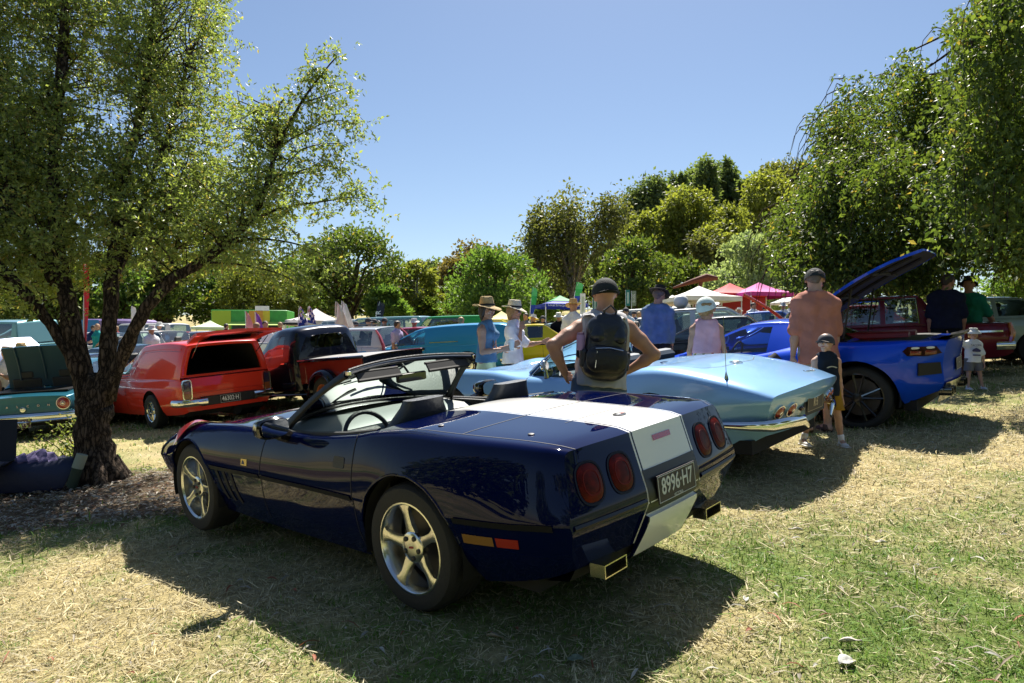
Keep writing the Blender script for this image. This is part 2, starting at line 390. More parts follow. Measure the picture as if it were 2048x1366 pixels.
def squircle(a, b, n=28, p=4):
    return [(a * abs(math.cos(t))**(2 / p) * (1 if math.cos(t) >= 0 else -1), b * abs(math.sin(t))**(2 / p) * (1 if math.sin(t) >= 0 else -1)) for t in [2 * math.pi * k / n for k in range(n)]]
def plaque(mb, M, outline, h0, h1, dome=0, inset=.85):
    """raised shape on a frame matrix: side wall then face (domed)"""
    n = len(outline); rings = [[(x, y, h0) for x, y in outline], [(x, y, h1) for x, y in outline], [(x * inset, y * inset, h1 + dome * .7) for x, y in outline], [(x * .4, y * .4, h1 + dome) for x, y in outline]]
    V = [M @ Vector(v) for r_ in rings for v in r_]; F = []
    for i in range(3):
        for k in range(n): F.append((i * n + k, i * n + (k + 1) % n, (i + 1) * n + (k + 1) % n, (i + 1) * n + k))
    F.append(tuple(3 * n + k for k in range(n))); return mb.add(V, F)
def ringpl(mb, M, o1, o2, h0, h1):
    n = len(o1); rings = [[(x, y, h0) for x, y in o1], [(x, y, h1) for x, y in o1], [(x, y, h1) for x, y in o2], [(x, y, h0) for x, y in o2]]
    V = [M @ Vector(v) for r_ in rings for v in r_]; F = []
    for i in range(3):
        for k in range(n): F.append((i * n + k, i * n + (k + 1) % n, (i + 1) * n + (k + 1) % n, (i + 1) * n + k))
    return mb.add(V, F)

# ------------------------------------------------------------------ wheels
WHEELS = {}
def wheel_meshes(style, r, rim, w, rimmat, hubmat=None):
    key = (style, r, rim, w, rimmat.name)
    if key in WHEELS: return WHEELS[key]
    parts = []       # outer face towards +y ; axis = y ; centre origin
    hw = w / 2; t = MB()
    t.lathe([(rim * .98, -hw * .8), (rim * 1.03, -hw), (r * .93, -hw), (r * .985, -hw * .82), (r, -hw * .6), (r, hw * .6), (r * .985, hw * .82), (r * .93, hw * .985), ((r + rim) / 2, hw * 1.03), (rim * 1.03, hw), (rim * .98, hw * .82)], ax='y', n=40)
    for k in range(4):
        yy = hw * (-.48 + .32 * k)
        t.lathe([(r + .001, yy - .004), (r - .005, yy - .003), (r - .005, yy + .003), (r + .001, yy + .004)], ax='y', n=40)
    parts.append(('wheel', t, TYRE))
    b = MB(); lip = .014
    b.lathe([(rim, hw * .86), (rim * 1.02, hw * .98), (rim * .985, hw * .99), (rim - lip, hw * .88), (rim - lip * 1.3, hw * .3), (rim * .82, -hw * .2), (rim * .80, -hw * .8)], ax='y', n=40)
    if style == 'five':
        for k in range(5):
            a = 2 * math.pi * k / 5 + .31; pr = [(.05, .036, .050, .012), (.075, .034, .052, .016), (rim * .5, .026, .046, .018), (rim * .72, .024, .043, .016), (rim * .86, .032, .045, .014), (rim - .008, .054, .050, .010)]
            V = []; ca, sa = math.cos(a), math.sin(a)
            for q, (rr, hwid, fy, th) in enumerate(pr):
                yf = hw * .93 - .002 - (.018 if q < 2 else (.010 if q == 2 else .006 if q == 3 else 0))
                for dx_, dy in ((-hwid, -th * 1.6), (-hwid * .92, -.004), (-hwid * .45, 0), (hwid * .45, 0), (hwid * .92, -.004), (hwid, -th * 1.6)):
                    V.append((ca * rr - sa * dx_, yf + dy, sa * rr + ca * dx_))
            F = [(i * 6 + j, (i + 1) * 6 + j, (i + 1) * 6 + j + 1, i * 6 + j + 1) for i in range(5) for j in range(5)]
            b.add(V, F)
        b.lathe([(.078, hw * .5), (.078, hw * .93 - .018), (.070, hw * .93 - .012), (.04, hw * .93 - .010), (.0, hw * .93 - .010)], ax='y', n=30)
        parts.append(('rim', b, rimmat))
        for k in range(5):
            nn = MB(); a = 2 * math.pi * k / 5 + .31 + .628
            nn.lathe([(.013, hw * .93 - .014), (.013, hw * .93 - .004), (.009, hw * .93 - .002), (.0, hw * .93 - .002)], c=(math.cos(a) * .055, 0, math.sin(a) * .055), ax='y', n=8)
            parts.append(('wheel_nut', nn, pm('nut_dark', (.05, .05, .05), .4, .6)))
        e = MB().box((0, hw * .93 - .008, .002), (.03, .002, .010), bev=.0)
        parts.append(('badge', e, pm('badge_red', (.35, .02, .02), .4)))
    elif style == 'multi':      # thin dark split spokes
        for k in range(10):
            a = 2 * math.pi * k / 10 + (.1 if k % 2 else -.1); ca, sa = math.cos(a), math.sin(a)
            b.tube([(ca * .05, hw * .8, sa * .05), (ca * rim * .6, hw * .86, sa * rim * .6), (ca * rim * .97, hw * .9, sa * rim * .97)], [.018, .012, .014], n=6)
        b.lathe([(.07, hw * .4), (.07, hw * .84), (.03, hw * .88), (.0, hw * .88)], ax='y', n=24)
        parts.append(('rim', b, rimmat))
    elif style == 'mag':        # cast wheel with slots / mesh of crossed spokes
        for k in range(8):
            for o_ in (-.22, .22):
                a = 2 * math.pi * k / 8; a2 = a + o_; b.tube([(math.cos(a) * .055, hw * .45, math.sin(a) * .055), (math.cos(a2) * rim * .93, hw * .62, math.sin(a2) * rim * .93)], [.012, .009], n=5)
        b.lathe([(.065, hw * .2), (.06, hw * .6), (.03, hw * .72), (.0, hw * .72)], ax='y', n=20)
        parts.append(('rim', b, rimmat))
    elif style == 'steel':
        b.lathe([(rim * .8, hw * .1), (rim * .72, hw * .35), (rim * .4, hw * .35), (rim * .36, hw * .55), (rim * .2, hw * .68), (0, hw * .7)], ax='y', n=30)
        parts.append(('rim', b, rimmat))
    else:                       # rally: disc with slots
        b.lathe([(rim * .8, hw * .1), (rim * .75, hw * .4), (rim * .42, hw * .45), (rim * .36, hw * .62), (rim * .15, hw * .72), (0, hw * .72)], ax='y', n=30)
        parts.append(('rim', b, rimmat))
    d = MB().lathe([(rim * .78, -.02), (rim * .78, .0), (.07, .005), (0, .005)], ax='y', n=24)
    parts.append(('brake_disc', d, pm('brake_iron', (.09, .08, .075), .5, .7)))
    out = []
    for nm, mb, mt in parts:
        o = mb.build(nm, mt); out.append((nm, o.data, mt)); bpy.data.objects.remove(o)
    WHEELS[key] = out; return out
def wheel(parent, x, y, z, style, r, rim, w, rimmat, steer=0):
    ms = wheel_meshes(style, r, rim, w, rimmat); root = None
    for nm, me, mt in ms:
        o = bpy.data.objects.new(nm, me); COL.objects.link(o)
        if root is None:
            root = o; o.parent = parent; o.location = (x, y, z); o.rotation_euler = (0, random.random() if style != 'five' else 0, (0 if y > 0 else math.pi) + steer)
            if style == 'five': o.rotation_euler[1] = .15 if x < 1 else -.28
        else: o.parent = root
    return root
def wells(parent, arches, halfw, depth=.32):
    for xc, zc, r in arches:
        for sd in (1, -1):
            g = []; b = MB()
            for k in range(17):
                a = math.pi * k / 16 * 1.16 - math.pi * .08
                g.append([(xc + math.cos(a) * (r + .004), sd * (halfw(xc) - .018), zc + math.sin(a) * (r + .004)), (xc + math.cos(a) * (r + .01), sd * (halfw(xc) - depth), zc + math.sin(a) * (r + .01))])
            b.sheet(g); n = 17
            b.add([(xc + math.cos(math.pi * k / 16 * 1.16 - math.pi * .08) * (r + .01), sd * (halfw(xc) - depth), zc + math.sin(math.pi * k / 16 * 1.16 - math.pi * .08) * (r + .01)) for k in range(n)], [tuple(range(n))]); b.build('wheel_well', pm('underside', (.012, .012, .012), .9), parent)
def underbody(parent, x0, x1, arches, hw, z0, z1):
    b = MB(); cuts = sorted([(a[0] - a[2] - .01, a[0] + a[2] + .01) for a in arches]); x = x0
    for a, c in cuts:
        b.box(((x + a) / 2, 0, (z0 + z1) / 2), (a - x, 2 * hw, z1 - z0)); b.box(((a + c) / 2, 0, (z0 + z1) / 2), (c - a, 2 * (hw - .30), z1 - z0)); x = c
    b.box(((x + x1) / 2, 0, (z0 + z1) / 2), (x1 - x, 2 * hw, z1 - z0))
    return b.build('underbody', pm('underside', (.012, .012, .012), .9), parent)
def settle(o, x, y, yaw, wb=2.6, tr=1.5, dz=0, tilt=None):
    """stand a car on the terrain"""
    f = Vector((math.cos(yaw), math.sin(yaw))); l = Vector((-math.sin(yaw), math.cos(yaw)))
    def h(a, b): return tz(x + f.x * a + l.x * b, y + f.y * a + l.y * b)
    if tilt is None:
        tx = (h(wb, 0) - h(0, 0)) / wb; ty = (h(wb / 2, tr / 2) - h(wb / 2, -tr / 2)) / tr; z = h(0, 0)
    else: tx, ty, z = tilt
    X = Vector((f.x, f.y, tx)).normalized(); Y = Vector((l.x, l.y, ty)); Z = X.cross(Y).normalized(); Y = Z.cross(X)
    M = Matrix.Identity(4)
    for i in range(3): M[i][0], M[i][1], M[i][2] = X[i], Y[i], Z[i]
    o.matrix_world = Matrix.Translation((x, y, z + dz)) @ M
def plate(parent, M, s, w=.372, h=.134, col=(.02, .015, .015), tcol=(.8, .8, .8), sub=None, size=None, name='number_plate'):
    b = MB(); ol = [(-w / 2, -h / 2), (w / 2, -h / 2), (w / 2, h / 2), (-w / 2, h / 2)]
    plaque(b, M, ol, 0, .004, 0, .98); p = b.build(name, pm('plate_%.2f_%.2f' % (col[0], col[2]), col, .45), parent)
    tm = pm('plate_ink_%.2f_%.2f' % (tcol[0], tcol[2]), tcol, .5); sz = size or h * .82
    fb = MB(); ringpl(fb, M, [(x * .97, y * .93) for x, y in ol], [(x * .955, y * .89) for x, y in ol], .004, .0055); fb.build('border', tm, p)
    text(s, sz, tm, p, M @ Matrix.Translation((0, .006 if sub else 0, .0055)), depth=.0008, xs=.78, bold=.0015)
    if sub: text(sub, h * .15, tm, p, M @ Matrix.Translation((0, -h * .39, .0055)), depth=.0005)
    return p
# ------------------------------------------------------------------ the navy convertible in front
def stripe_paint(name, col, x0, x1):
    if name in MATS: return MATS[name]
    m = paint(name, col, .0, .4, .62); nt = m.node_tree; L = nt.links; b = nt.nodes['Principled BSDF']; N = nt.nodes.new
    tc = N('ShaderNodeTexCoord'); s = N('ShaderNodeSeparateXYZ'); L.new(tc.outputs['Object'], s.inputs[0])
    ab = N('ShaderNodeMath'); ab.operation = 'ABSOLUTE'; L.new(s.outputs[1], ab.inputs[0])
    r = N('ShaderNodeValToRGB'); r.color_ramp.interpolation = 'CONSTANT'; E = r.color_ramp.elements
    E[0].position = 0; E[0].color = (1, 1, 1, 1); E[1].position = .232; E[1].color = (0, 0, 0, 1)
    e = E.new(.246); e.color = (1, 1, 1, 1); e = E.new(.254); e.color = (0, 0, 0, 1); L.new(ab.outputs[0], r.inputs[0])
    mx = N('ShaderNodeMix'); mx.data_type = 'RGBA'; L.new(r.outputs[0], mx.inputs[0]); mx.inputs[6].default_value = (*col, 1); mx.inputs[7].default_value = (.78, .78, .76, 1)
    L.new(mx.outputs[2], b.inputs['Base Color'])
    return m
def build_c4():
    car = thing('convertible', 'navy blue open convertible with white centre stripe, foreground', 'car')
    NAVY = paint('navy_paint', (.0005, .0028, .034), .0, .4, .62); STR = stripe_paint('navy_paint_striped', (.0005, .0028, .034), 0, 0)
    K = []
    for x, a, b_, c, d, e, f, zc in (
        (-.885, (.66, .335), (.73, .42), (.79, .565), (.755, .70), (.715, .84), (.64, .862), .872),
        (-.84, (.70, .31), (.77, .41), (.825, .565), (.795, .71), (.75, .855), (.67, .878), .888),
        (-.65, (.75, .26), (.82, .39), (.865, .55), (.84, .70), (.785, .865), (.70, .893), .905),
        (-.30, (.77, .21), (.85, .37), (.892, .535), (.88, .70), (.815, .87), (.73, .90), .92),
        (.00, (.78, .20), (.86, .36), (.90, .53), (.89, .70), (.82, .872), (.74, .905), .93),
        (.30, (.79, .19), (.86, .35), (.89, .53), (.88, .69), (.825, .855), (.755, .885), .915),
        (.50, (.79, .19), (.85, .34), (.885, .53), (.872, .68), (.825, .825), (.775, .85), .87),
        (.95, (.79, .19), (.85, .34), (.875, .53), (.862, .66), (.815, .795), (.765, .815), .83),
        (1.45, (.79, .19), (.85, .34), (.875, .53), (.862, .66), (.805, .79), (.70, .815), .85),
        (1.9, (.79, .20), (.85, .35), (.885, .53), (.872, .66), (.80, .79), (.65, .81), .845),
        (2.443, (.78, .21), (.85, .37), (.893, .53), (.88, .67), (.78, .785), (.60, .765), .775),
        (2.85, (.74, .22), (.81, .37), (.86, .52), (.835, .63), (.735, .71), (.56, .70), .705),
        (3.2, (.66, .24), (.74, .36), (.79, .49), (.765, .56), (.665, .61), (.50, .61), .61),
        (3.40, (.58, .27), (.66, .36), (.70, .46), (.675, .50), (.58, .525), (.42, .53), .53)):
        K.append((x, [a, b_, (c[0] - .004, c[1] - .014), (c[0] + .004, c[1] + .012), d, e, f, (f[0] * .5, (f[1] + zc * 2) / 3), (0, zc)]))
    def warp(P):
        P = P.copy(); x, y, z = P[:, 0], P[:, 1], P[:, 2]
        k = np.clip((-x - .45) / .435, 0, 1)**2
        g = np.interp(z, [.25, .34, .54, .60, .86, .95], [-.05, -.01, .085, .08, .0, -.01])
        P[:, 0] = x - k * (g + .055 * (1 - (y / .8)**2))
        k2 = np.clip((x - 2.7) / .7, 0, 1)**2
        P[:, 0] += k2 * (.16 * (1 - (y / .7)**2) - .04 * np.clip((.42 - z) / .2, 0, 1))
        return P
    AR = ((0, .325, .375), (2.443, .32, .365)); L = Loft(K, warp, AR)
    def split(x, t, sd):
        if .30 < x < 1.50 and t > 6: return None
        if .42 < x < 1.43 and t < 6: return 'door@%d' % sd
        if x < .30 and t > 6: return 'rear_deck@a' if x > -.30 else ('rear_deck@b' if x < -.30 and x > -2 else None)
        if 1.50 < x and t > 6: return 'bonnet'
        if x > 1.43: return 'front_fender@%d' % sd
        return 'rear_quarter@%d' % sd
    for m_ in (NAVY, STR): b_ = m_.node_tree.nodes['Principled BSDF']; b_.inputs['Coat IOR'].default_value = 1.34; b_.inputs['Specular IOR Level'].default_value = 0; b_.inputs['Coat Weight'].default_value = 1
    parts = L.build(car, split, lambda n: STR if n in ('rear_deck', 'bonnet') else NAVY, .05, 5, (.42, 1.43, .30, 1.50, -.30))
    cap = L.cap(car, 'rear_fascia', STR, 0, 5); L.cap(car, 'front_fascia', NAVY, 1, 4)
    wells(car, AR, lambda x: .875); underbody(car, -.7, 3.2, AR, .70, .2, .3)
    POL = pm('polished_alloy', (.74, .73, .68), .2, 1)
    for x in (0, 2.443):
        for y in (.745, -.745): wheel(car, x, y, .325, 'five', .325, .2285, .25 if x < 1 else .23, POL)
    # seams
    gap = pm('gap_black', (.002, .002, .004), .7)
    for sd in (1, -1):
        d = parts['door@%d' % sd]
        L.ribbon(d, [(.425, .4), (.425, 3), (.43, 5), (.46, 5.95)], .007, gap, side=sd); L.ribbon(d, [(1.425, .4), (1.43, 3), (1.41, 4.5), (1.36, 5.9)], .007, gap, side=sd)
        f = parts['front_fender@%d' % sd]; q = parts['rear_quarter@%d' % sd]
        L.ribbon(d, [(.44, 2.5), (1.42, 2.5)], .034, pm('rub_strip', (.006, .006, .01), .35), .006, 'rub_strip', sd, 20)
        L.ribbon(q, [(-.84, 2.5), (-.36, 2.5)], .034, pm('rub_strip', (.006, .006, .01), .35), .006, 'rub_strip', sd, 20)
        L.ribbon(f, [(1.44, 2.5), (2.09, 2.5)], .034, pm('rub_strip', (.006, .006, .01), .35), .006, 'rub_strip', sd, 12)
        L.ribbon(q, [(-.885, 6), (.30, 6)], .005, gap, side=sd, sub=30)
        L.ribbon(f, [(1.44, 5.3), (2.1, 5.45), (2.6, 5.6), (3.3, 5.6)], .005, gap, side=sd)
        # louvres behind the front wheel
        for k in range(3):
            x = 1.99 - k * .095; L.ribbon(f, [(x + .03, 2.0), (x, 1.35), (x - .045, .75)], .034, gap, .004, 'louvre', sd)
        # arch lips
        for (xc, zc, r), o in zip(AR, (q, f)):
            b = MB(); pth = []
            for k in range(25):
                a = math.pi * k / 24; x = xc + math.cos(a) * r * .995; t = L.tmin(xc + math.cos(a) * r * .985) if 0 < k < 24 else L.tmin(xc + math.cos(a) * r * .97)
                p = L.pt(x, t, sd); p.z = max(p.z, .2); pth.append(p)
            b.tube(pth, .007, 6); b.build('arch_lip', NAVY, o)
    L.ribbon(parts['rear_deck@b'], [(-.30, 6), (-.30, 8)], .006, gap); L.ribbon(parts['rear_deck@b'], [(-.30, 6), (-.30, 8)], .006, gap, side=-1)
    L.ribbon(parts['rear_deck@b'], [(-.60, 7.1), (-.60, 8)], .004, gap); L.ribbon(parts['rear_deck@b'], [(-.60, 7.1), (-.60, 8)], .004, gap, side=-1)
    # door handle
    for sd in (1, -1):
        p = L.pt(.56, L.tz(.56, .70), sd); n = L.nrm(.56, L.tz(.56, .70), sd); M = frame(p, n)
        b = MB(); plaque(b, M, squircle(.055, .032, 20, 6), .0, .002, 0, .9); h = b.build('door_handle', BLACK, parts['door@%d' % sd])
    p = L.pt(1.62, L.tz(1.62, .60)); M = frame(p, L.nrm(1.62, L.tz(1.62, .60))); b = MB(); plaque(b, M, [(-.036, -.021), (.036, -.021), (.036, .021), (-.036, .021)], 0, .003, 0, .96); bd = b.build('badge', pm('badge_gold', (.7, .55, .22), .25, .8), parts['front_fender@1'])
    b = MB(); b.prism([(-.026, -.012), (.006, -.014), (.004, .004), (-.016, .014)], .0035, .0045, 'xy'); bb = b.build('emblem', pm('badge_navy', (.02, .03, .1), .4), bd); bb.data.transform(M)
    # red hash stripe over the left fender
    L.ribbon(parts['front_fender@1'], [(2.36, 6.1), (2.44, 5.5), (2.56, 4.9), (2.72, 4.2)], .16, pm('hash_red', (.55, .01, .015), .3, coat=1), .007, 'red_hash_stripe', 1, 8)
    # side markers
    for sd in (1, -1):
        for x0, x1, cc, nm in ((-.40, -.575, (.24, .12, .025), 'amber'), (-.59, -.70, (.30, .022, .01), 'red')):
            t0 = L.tz(-.5, .455); g = []
            for k in range(7):
                x = x0 + (x1 - x0) * k / 6; g.append([L.pt(x, t, sd) + L.nrm(x, t, sd) * .004 for t in (t0 - .15, t0 + .12)])
            MB().sheet(g).build('side_marker', pm('lens_' + nm, cc, .2, coat=1), parts['rear_quarter@%d' % sd])
    # antenna base, fuel cap and badge on the deck, filler emblem
    dk = parts['rear_deck@b']
    for x, t, sd in ((-.62, 6.35, 1), (-.06, 6.3, 1)):
        p = L.pt(x, t, sd); n = L.nrm(x, t, sd); b = MB(); plaque(b, frame(p, n), squircle(.016, .016, 16, 2), 0, .004, .002); b.build('deck_grommet', pm('rubber_grey', (.05, .05, .05), .5), dk)
    p = L.pt(-.70, 8, 1); n = Vector((-.02, 0, 1)); M = frame(p, n, (1, 0, 0)); b = MB(); plaque(b, M, squircle(.046, .03, 24, 2), .0, .004, .001, .9); em = b.build('emblem', pm('emblem_black', (.02, .02, .02), .3, coat=1), dk)
    b = MB(); plaque(b, M @ Matrix.Translation((.012, 0, .005)), [(-.01, -.008), (.022, -.010), (.024, .012), (-.006, .008)], 0, .001, 0, .95); b.build('red_flag', pm('badge_red', (.35, .02, .02), .4), em)
    b = MB()
    for k in range(4): plaque(b, M @ Matrix.Translation((-.022 + .009 * k, -.002 + .002 * (k % 2), .005)), [(-.003, -.008), (.003, -.008), (.004, .008), (-.002, .008)], 0, .001, 0, .95)
    b.build('flag_checks', pm('white_enamel', (.8, .8, .8), .4), em)
    # rear lights: two squared rounds each side
    lens = pm('tail_lens', (.075, .004, .002), .38, var=.6, vscale=24, spec=.12); lens2 = pm('tail_lens_inner', (.12, .007, .003), .38, spec=.12)
    for y in (.615, .40, -.40, -.615):
        z = .715; o = cappt(L, y, z); M = frame(o, capn(L, y, z)); b = MB(); ringpl(b, M, squircle(.089, .097, 32, 2.6), squircle(.079, .087, 32, 2.6), -.01, .004)
        plaque(b, M, squircle(.080, .088, 32, 2.6), -.01, .001, 0); t = b.build('tail_light', pm('bezel_navy', (.002, .004, .02), .5, spec=.2), car)
        b = MB(); plaque(b, M @ Matrix.Translation((0, 0, .001)), squircle(.076, .084, 32, 2.5), 0, .003, .010, .8); b.build('lens', lens, t)
        b = MB(); ringpl(b, M @ Matrix.Translation((0, 0, .003)), squircle(.052, .056, 24, 2.6), squircle(.046, .05, 24, 2.6), 0, .011); b.build('lens_ring', lens2, t)
    # fascia crease strip, plate recess, high stop lamp, bumper block
    for sd in (1, -1):
        g = []
        for k in range(16):
            y = sd * (.27 + (.77 - .27) * k / 15); c_ = cappt(L, y, .555); n = capn(L, y, .555); g.append([c_ + n * .004 + Vector((0, 0, -.013)), c_ + n * .010, c_ + n * .004 + Vector((0, 0, .013))])
        MB().sheet(g).build('rub_strip', pm('rub_strip', (.006, .006, .01), .35), cap)
    def sheet_on(y0, y1, z0, z1, off, ny=12, nz=6):
        return [[cappt(L, y0 + (y1 - y0) * i / ny, z0 + (z1 - z0) * j / nz) + capn(L, y0 + (y1 - y0) * i / ny, z0 + (z1 - z0) * j / nz) * off for j in range(nz + 1)] for i in range(ny + 1)]
    MB().sheet(sheet_on(.252, -.252, .485, .690, .003)).build('plate_recess', pm('recess_black', (.006, .006, .007), .4), cap)
    MB().sheet(sheet_on(.085, -.085, .800, .826, .003)).build('stop_lamp', pm('stop_red', (.42, .01, .015), .25, coat=1), cap)
    zz = [.475, .468, .45, .38, .31, .262, .25]; pr = [-.0, .022, .03, .028, .02, .012, -.03]
    g = [[cappt(L, y, z) + Vector((-p_, 0, 0)) for z, p_ in zip(zz, pr)] for y in np.linspace(.245, -.245, 13)]
    b = MB().sheet(g); b.sheet([[cappt(L, .245, z), cappt(L, .245, z) + Vector((-p_, 0, 0))] for z, p_ in zip(zz, pr)]); b.sheet([[cappt(L, -.245, z), cappt(L, -.245, z) + Vector((-p_, 0, 0))] for z, p_ in zip(zz, pr)])
    b.build('bumper_insert', STR, cap)
    o = cappt(L, 0.0, .585); M = frame(o + Vector((-.006, 0, 0)), Vector((-1, 0, .06))); plate(car, M, '8996·H7', sub='VICTORIA', col=(.02, .012, .02), tcol=(.6, .62, .62), size=.112)
    # exhausts
    EXM = pm('exhaust_steel', (.75, .68, .5), .18, 1)
    for y in (.50, -.46):
        b = MB(); a, c_ = .088, .030; O = [(-a, -c_), (a, -c_), (a, c_), (-a, c_)]; M = frame(Vector((-.985, y, .315)), Vector((-1, 0, 0)))
        ringpl(b, M, O, [(x * .93, y_ * .82) for x, y_ in O], -.08, 0); ex = b.build('exhaust_tip', EXM, car, sharp=20)
        b = MB(); plaque(b, M, [(x * .93, y_ * .82) for x, y_ in O], -.06, -.05, 0); b.build('bore', pm('soot', (.004, .004, .004), .9), ex)
    # under valance
    g = [[cappt(L, y, .34) + Vector((.02, 0, 0)), cappt(L, y, .30) + Vector((.05, 0, -.04)), cappt(L, y, .30) + Vector((.22, 0, -.07))] for y in np.linspace(.64, -.64, 17)]
    MB().sheet(g).build('rear_valance', pm('underside', (.012, .012, .012), .9), car)
    # ---- windscreen
    bl = [Vector((1.33 + .30 * (1 - (y / .70)**2), y, .835 + .03 * (1 - (y / .7)**2))) for y in np.linspace(.70, -.70, 15)]
    tp = [Vector((.90 + .10 * (1 - (y / .54)**2), y, 1.145 + .03 * (1 - (y / .54)**2))) for y in np.linspace(.54, -.54, 15)]
    g = [[bl[i].lerp(tp[i], f) + Vector((.0, 0, .025 * math.sin(math.pi * f))) for f in np.linspace(0, 1, 7)] for i in range(15)]
    SBL = pm('frame_black', (.012, .012, .014), .38, bump=.1)
    wf = MB()
    for i in (0, 14): wf.tube([g[i][j] for j in range(7)], [.038, .031, .028, .026, .026, .028, .032], 8, flat=((1, 0, 0), 1, .62))
    wf.tube([v + Vector((-.02, 0, .006)) for v in tp], .019, 8, flat=((0, 0, 1), .75, 1.5)); wf.tube([v + Vector((-.03, 0, .03)) for v in tp], [.008] * 15, 6)
    wf.tube([v + Vector((.01, 0, -.006)) for v in bl], .016, 6)
    ws = wf.build('windscreen_frame', SBL, car)
    MB().sheet(g).build('windscreen', glass('screen_glass', (.72, .84, .80), .04), ws)
    for i in (0, 14): MB().box(tp[i] + Vector((-.03, 0, .01)), (.03, .03, .03), bev=.005).build('latch', CHROME, ws)
    for y in (.30, -.30):     # sun visors folded up under the header
        b = MB(); g2 = [[Vector((.93 - .03 * k / 4 - .02, y + (.17 if y > 0 else .19) * (i / 4 - .5) * 2, 1.135 - .012 * k + .02 * (1 - (y / .54)**2))) for k in range(5)] for i in range(5)]
        b.sheet(g2); b.sheet([[p + Vector((-.018, 0, -.004)) for p in r_] for r_ in g2]); b.tube([r_[4] + Vector((-.008, 0, -.002)) for r_ in g2], .012, 6); b.tube([r_[0] for r_ in g2], .01, 6); b.build('sun_visor', pm('visor', (.03, .028, .026), .7), ws)
    b = MB(); b.box((.93, -.0, 1.07), (.03, .25, .06), bev=.012); b.tube([(.95, 0, 1.09), (1.02, 0, 1.16)], .008, 6); mr = b.build('rear_view_mirror', BLACK, ws)
    MB().box((.9135, 0, 1.07), (.001, .235, .048)).build('mirror_glass', pm('mirror_dark', (.10, .10, .11), .08, 1), mr)
    b = MB()
    for y0, y1 in ((.55, .02), (-.02, -.52)):
        b.tube([(1.60, y0 * .9, .885), (1.54, (y0 + y1) / 2, .90), (1.50, y1, .905)], .007, 5)
    b.build('wiper', BLACK, car)
    # ---- door mirrors
    for sd in (1, -1):
        b = MB(); c_ = Vector((1.13, sd * .93, .87)); V = []; F = []
        pr = [(-.045, .095, .055), (-.03, .105, .065), (.02, .10, .062), (.07, .075, .045), (.10, .03, .02)]
        for dx_, a, h in pr:
            for q in squircle(a, h, 16, 3): V.append(c_ + Vector((dx_ + .02 * abs(q[0]) / .1, q[0], q[1])))
        for i in range(4):
            for k in range(16): F.append((i * 16 + k, i * 16 + (k + 1) % 16, i * 16 + 16 + (k + 1) % 16, i * 16 + 16 + k))
        F.append(tuple(range(64, 80))); b.add(V, F); b.tube([c_ + Vector((.02, -sd * .05, -.05)), c_ + Vector((.04, -sd * .13, -.08))], [.035, .04], 8)
        m = b.build('door_mirror', pm('mirror_black', (.006, .006, .008), .15, coat=1), parts['door@%d' % sd])
        b = MB(); plaque(b, frame(c_ + Vector((-.043, 0, 0)), Vector((-1, 0, 0))), squircle(.088, .052, 18, 3), 0, .001, 0); b.build('mirror_glass', pm('mirror', (.8, .82, .85), .02, 1), m)
    # ---- interior
    DK = pm('interior_black', (.014, .015, .017), .55, bump=.2, bscale=120); GR = pm('dash_grey', (.16, .18, .17), .5, bump=.1, bscale=150)
    b = MB(); b.box((.9, 0, .22), (1.35, 1.5, .04)); b.box((.275, 0, .55), (.04, 1.50, .66)); b.box((.9, .73, .5), (1.3, .06, .62)); b.box((.9, -.73, .5), (1.3, .06, .62)); b.box((.55, 0, .40), (1.0, .24, .30), bev=.03)
    b.box((1.52, 0, .5), (.05, 1.46, .60)); tub = b.build('cabin_lining', DK, car)
    for sd in (1, -1):
        MB().tube([(x, sd * .755, zt) for x, zt in ((.32, .872), (.6, .835), (1.0, .805), (1.44, .80))], .02, 6).build('door_top_trim', DK, parts['door@%d' % sd])
    g = [[Vector((x - .05 * (y / .7)**2, y, z)) for x, z in ((1.12, .50), (1.10, .70), (1.13, .765), (1.20, .79), (1.35, .80), (1.66, .835))] for y in np.linspace(.70, -.70, 13)]
    db = MB().sheet(g); dash = db.build('dashboard', GR, car)
    b = MB(); b.box((1.07, .38, .70), (.06, .38, .13), bev=.02); b.box((1.085, -.02, .66), (.05, .26, .20), bev=.01); b.box((1.09, -.42, .70), (.05, .36, .12), bev=.01); b.build('instrument_panel', DK, dash)
    b = MB()
    for y in (-.07, .03, .25, .38, .50): b.box((1.048, y, .71), (.006, .07, .07), bev=.003)
    b.build('gauge', pm('gauge_face', (.05, .06, .065), .2, coat=1), dash)
    b = MB(); C0 = Vector((.93, .38, .72)); ax = Vector((1, 0, -.38)).normalized(); e1 = Vector((0, 1, 0)); e2 = ax.cross(e1)
    ring = [C0 + (e1 * math.cos(2 * math.pi * k / 32) + e2 * math.sin(2 * math.pi * k / 32)) * .175 for k in range(33)]; b.tube(ring, .0145, 8, cap=False)
    for a in (0.1, math.pi - .1, -math.pi / 2): b.tube([C0 + ax * .02, C0 + (e1 * math.cos(a) + e2 * math.sin(a)) * .17], [.03, .014], 6)
    b.tube([C0 + ax * .0, C0 + ax * .25], .03, 8); b.box(C0 + ax * .015, (.03, .10, .08), bev=.01); b.build('steering_wheel', DK, car)
    LE = pm('seat_leather', (.04, .046, .052), .42, bump=.25, bscale=35, var=.15)
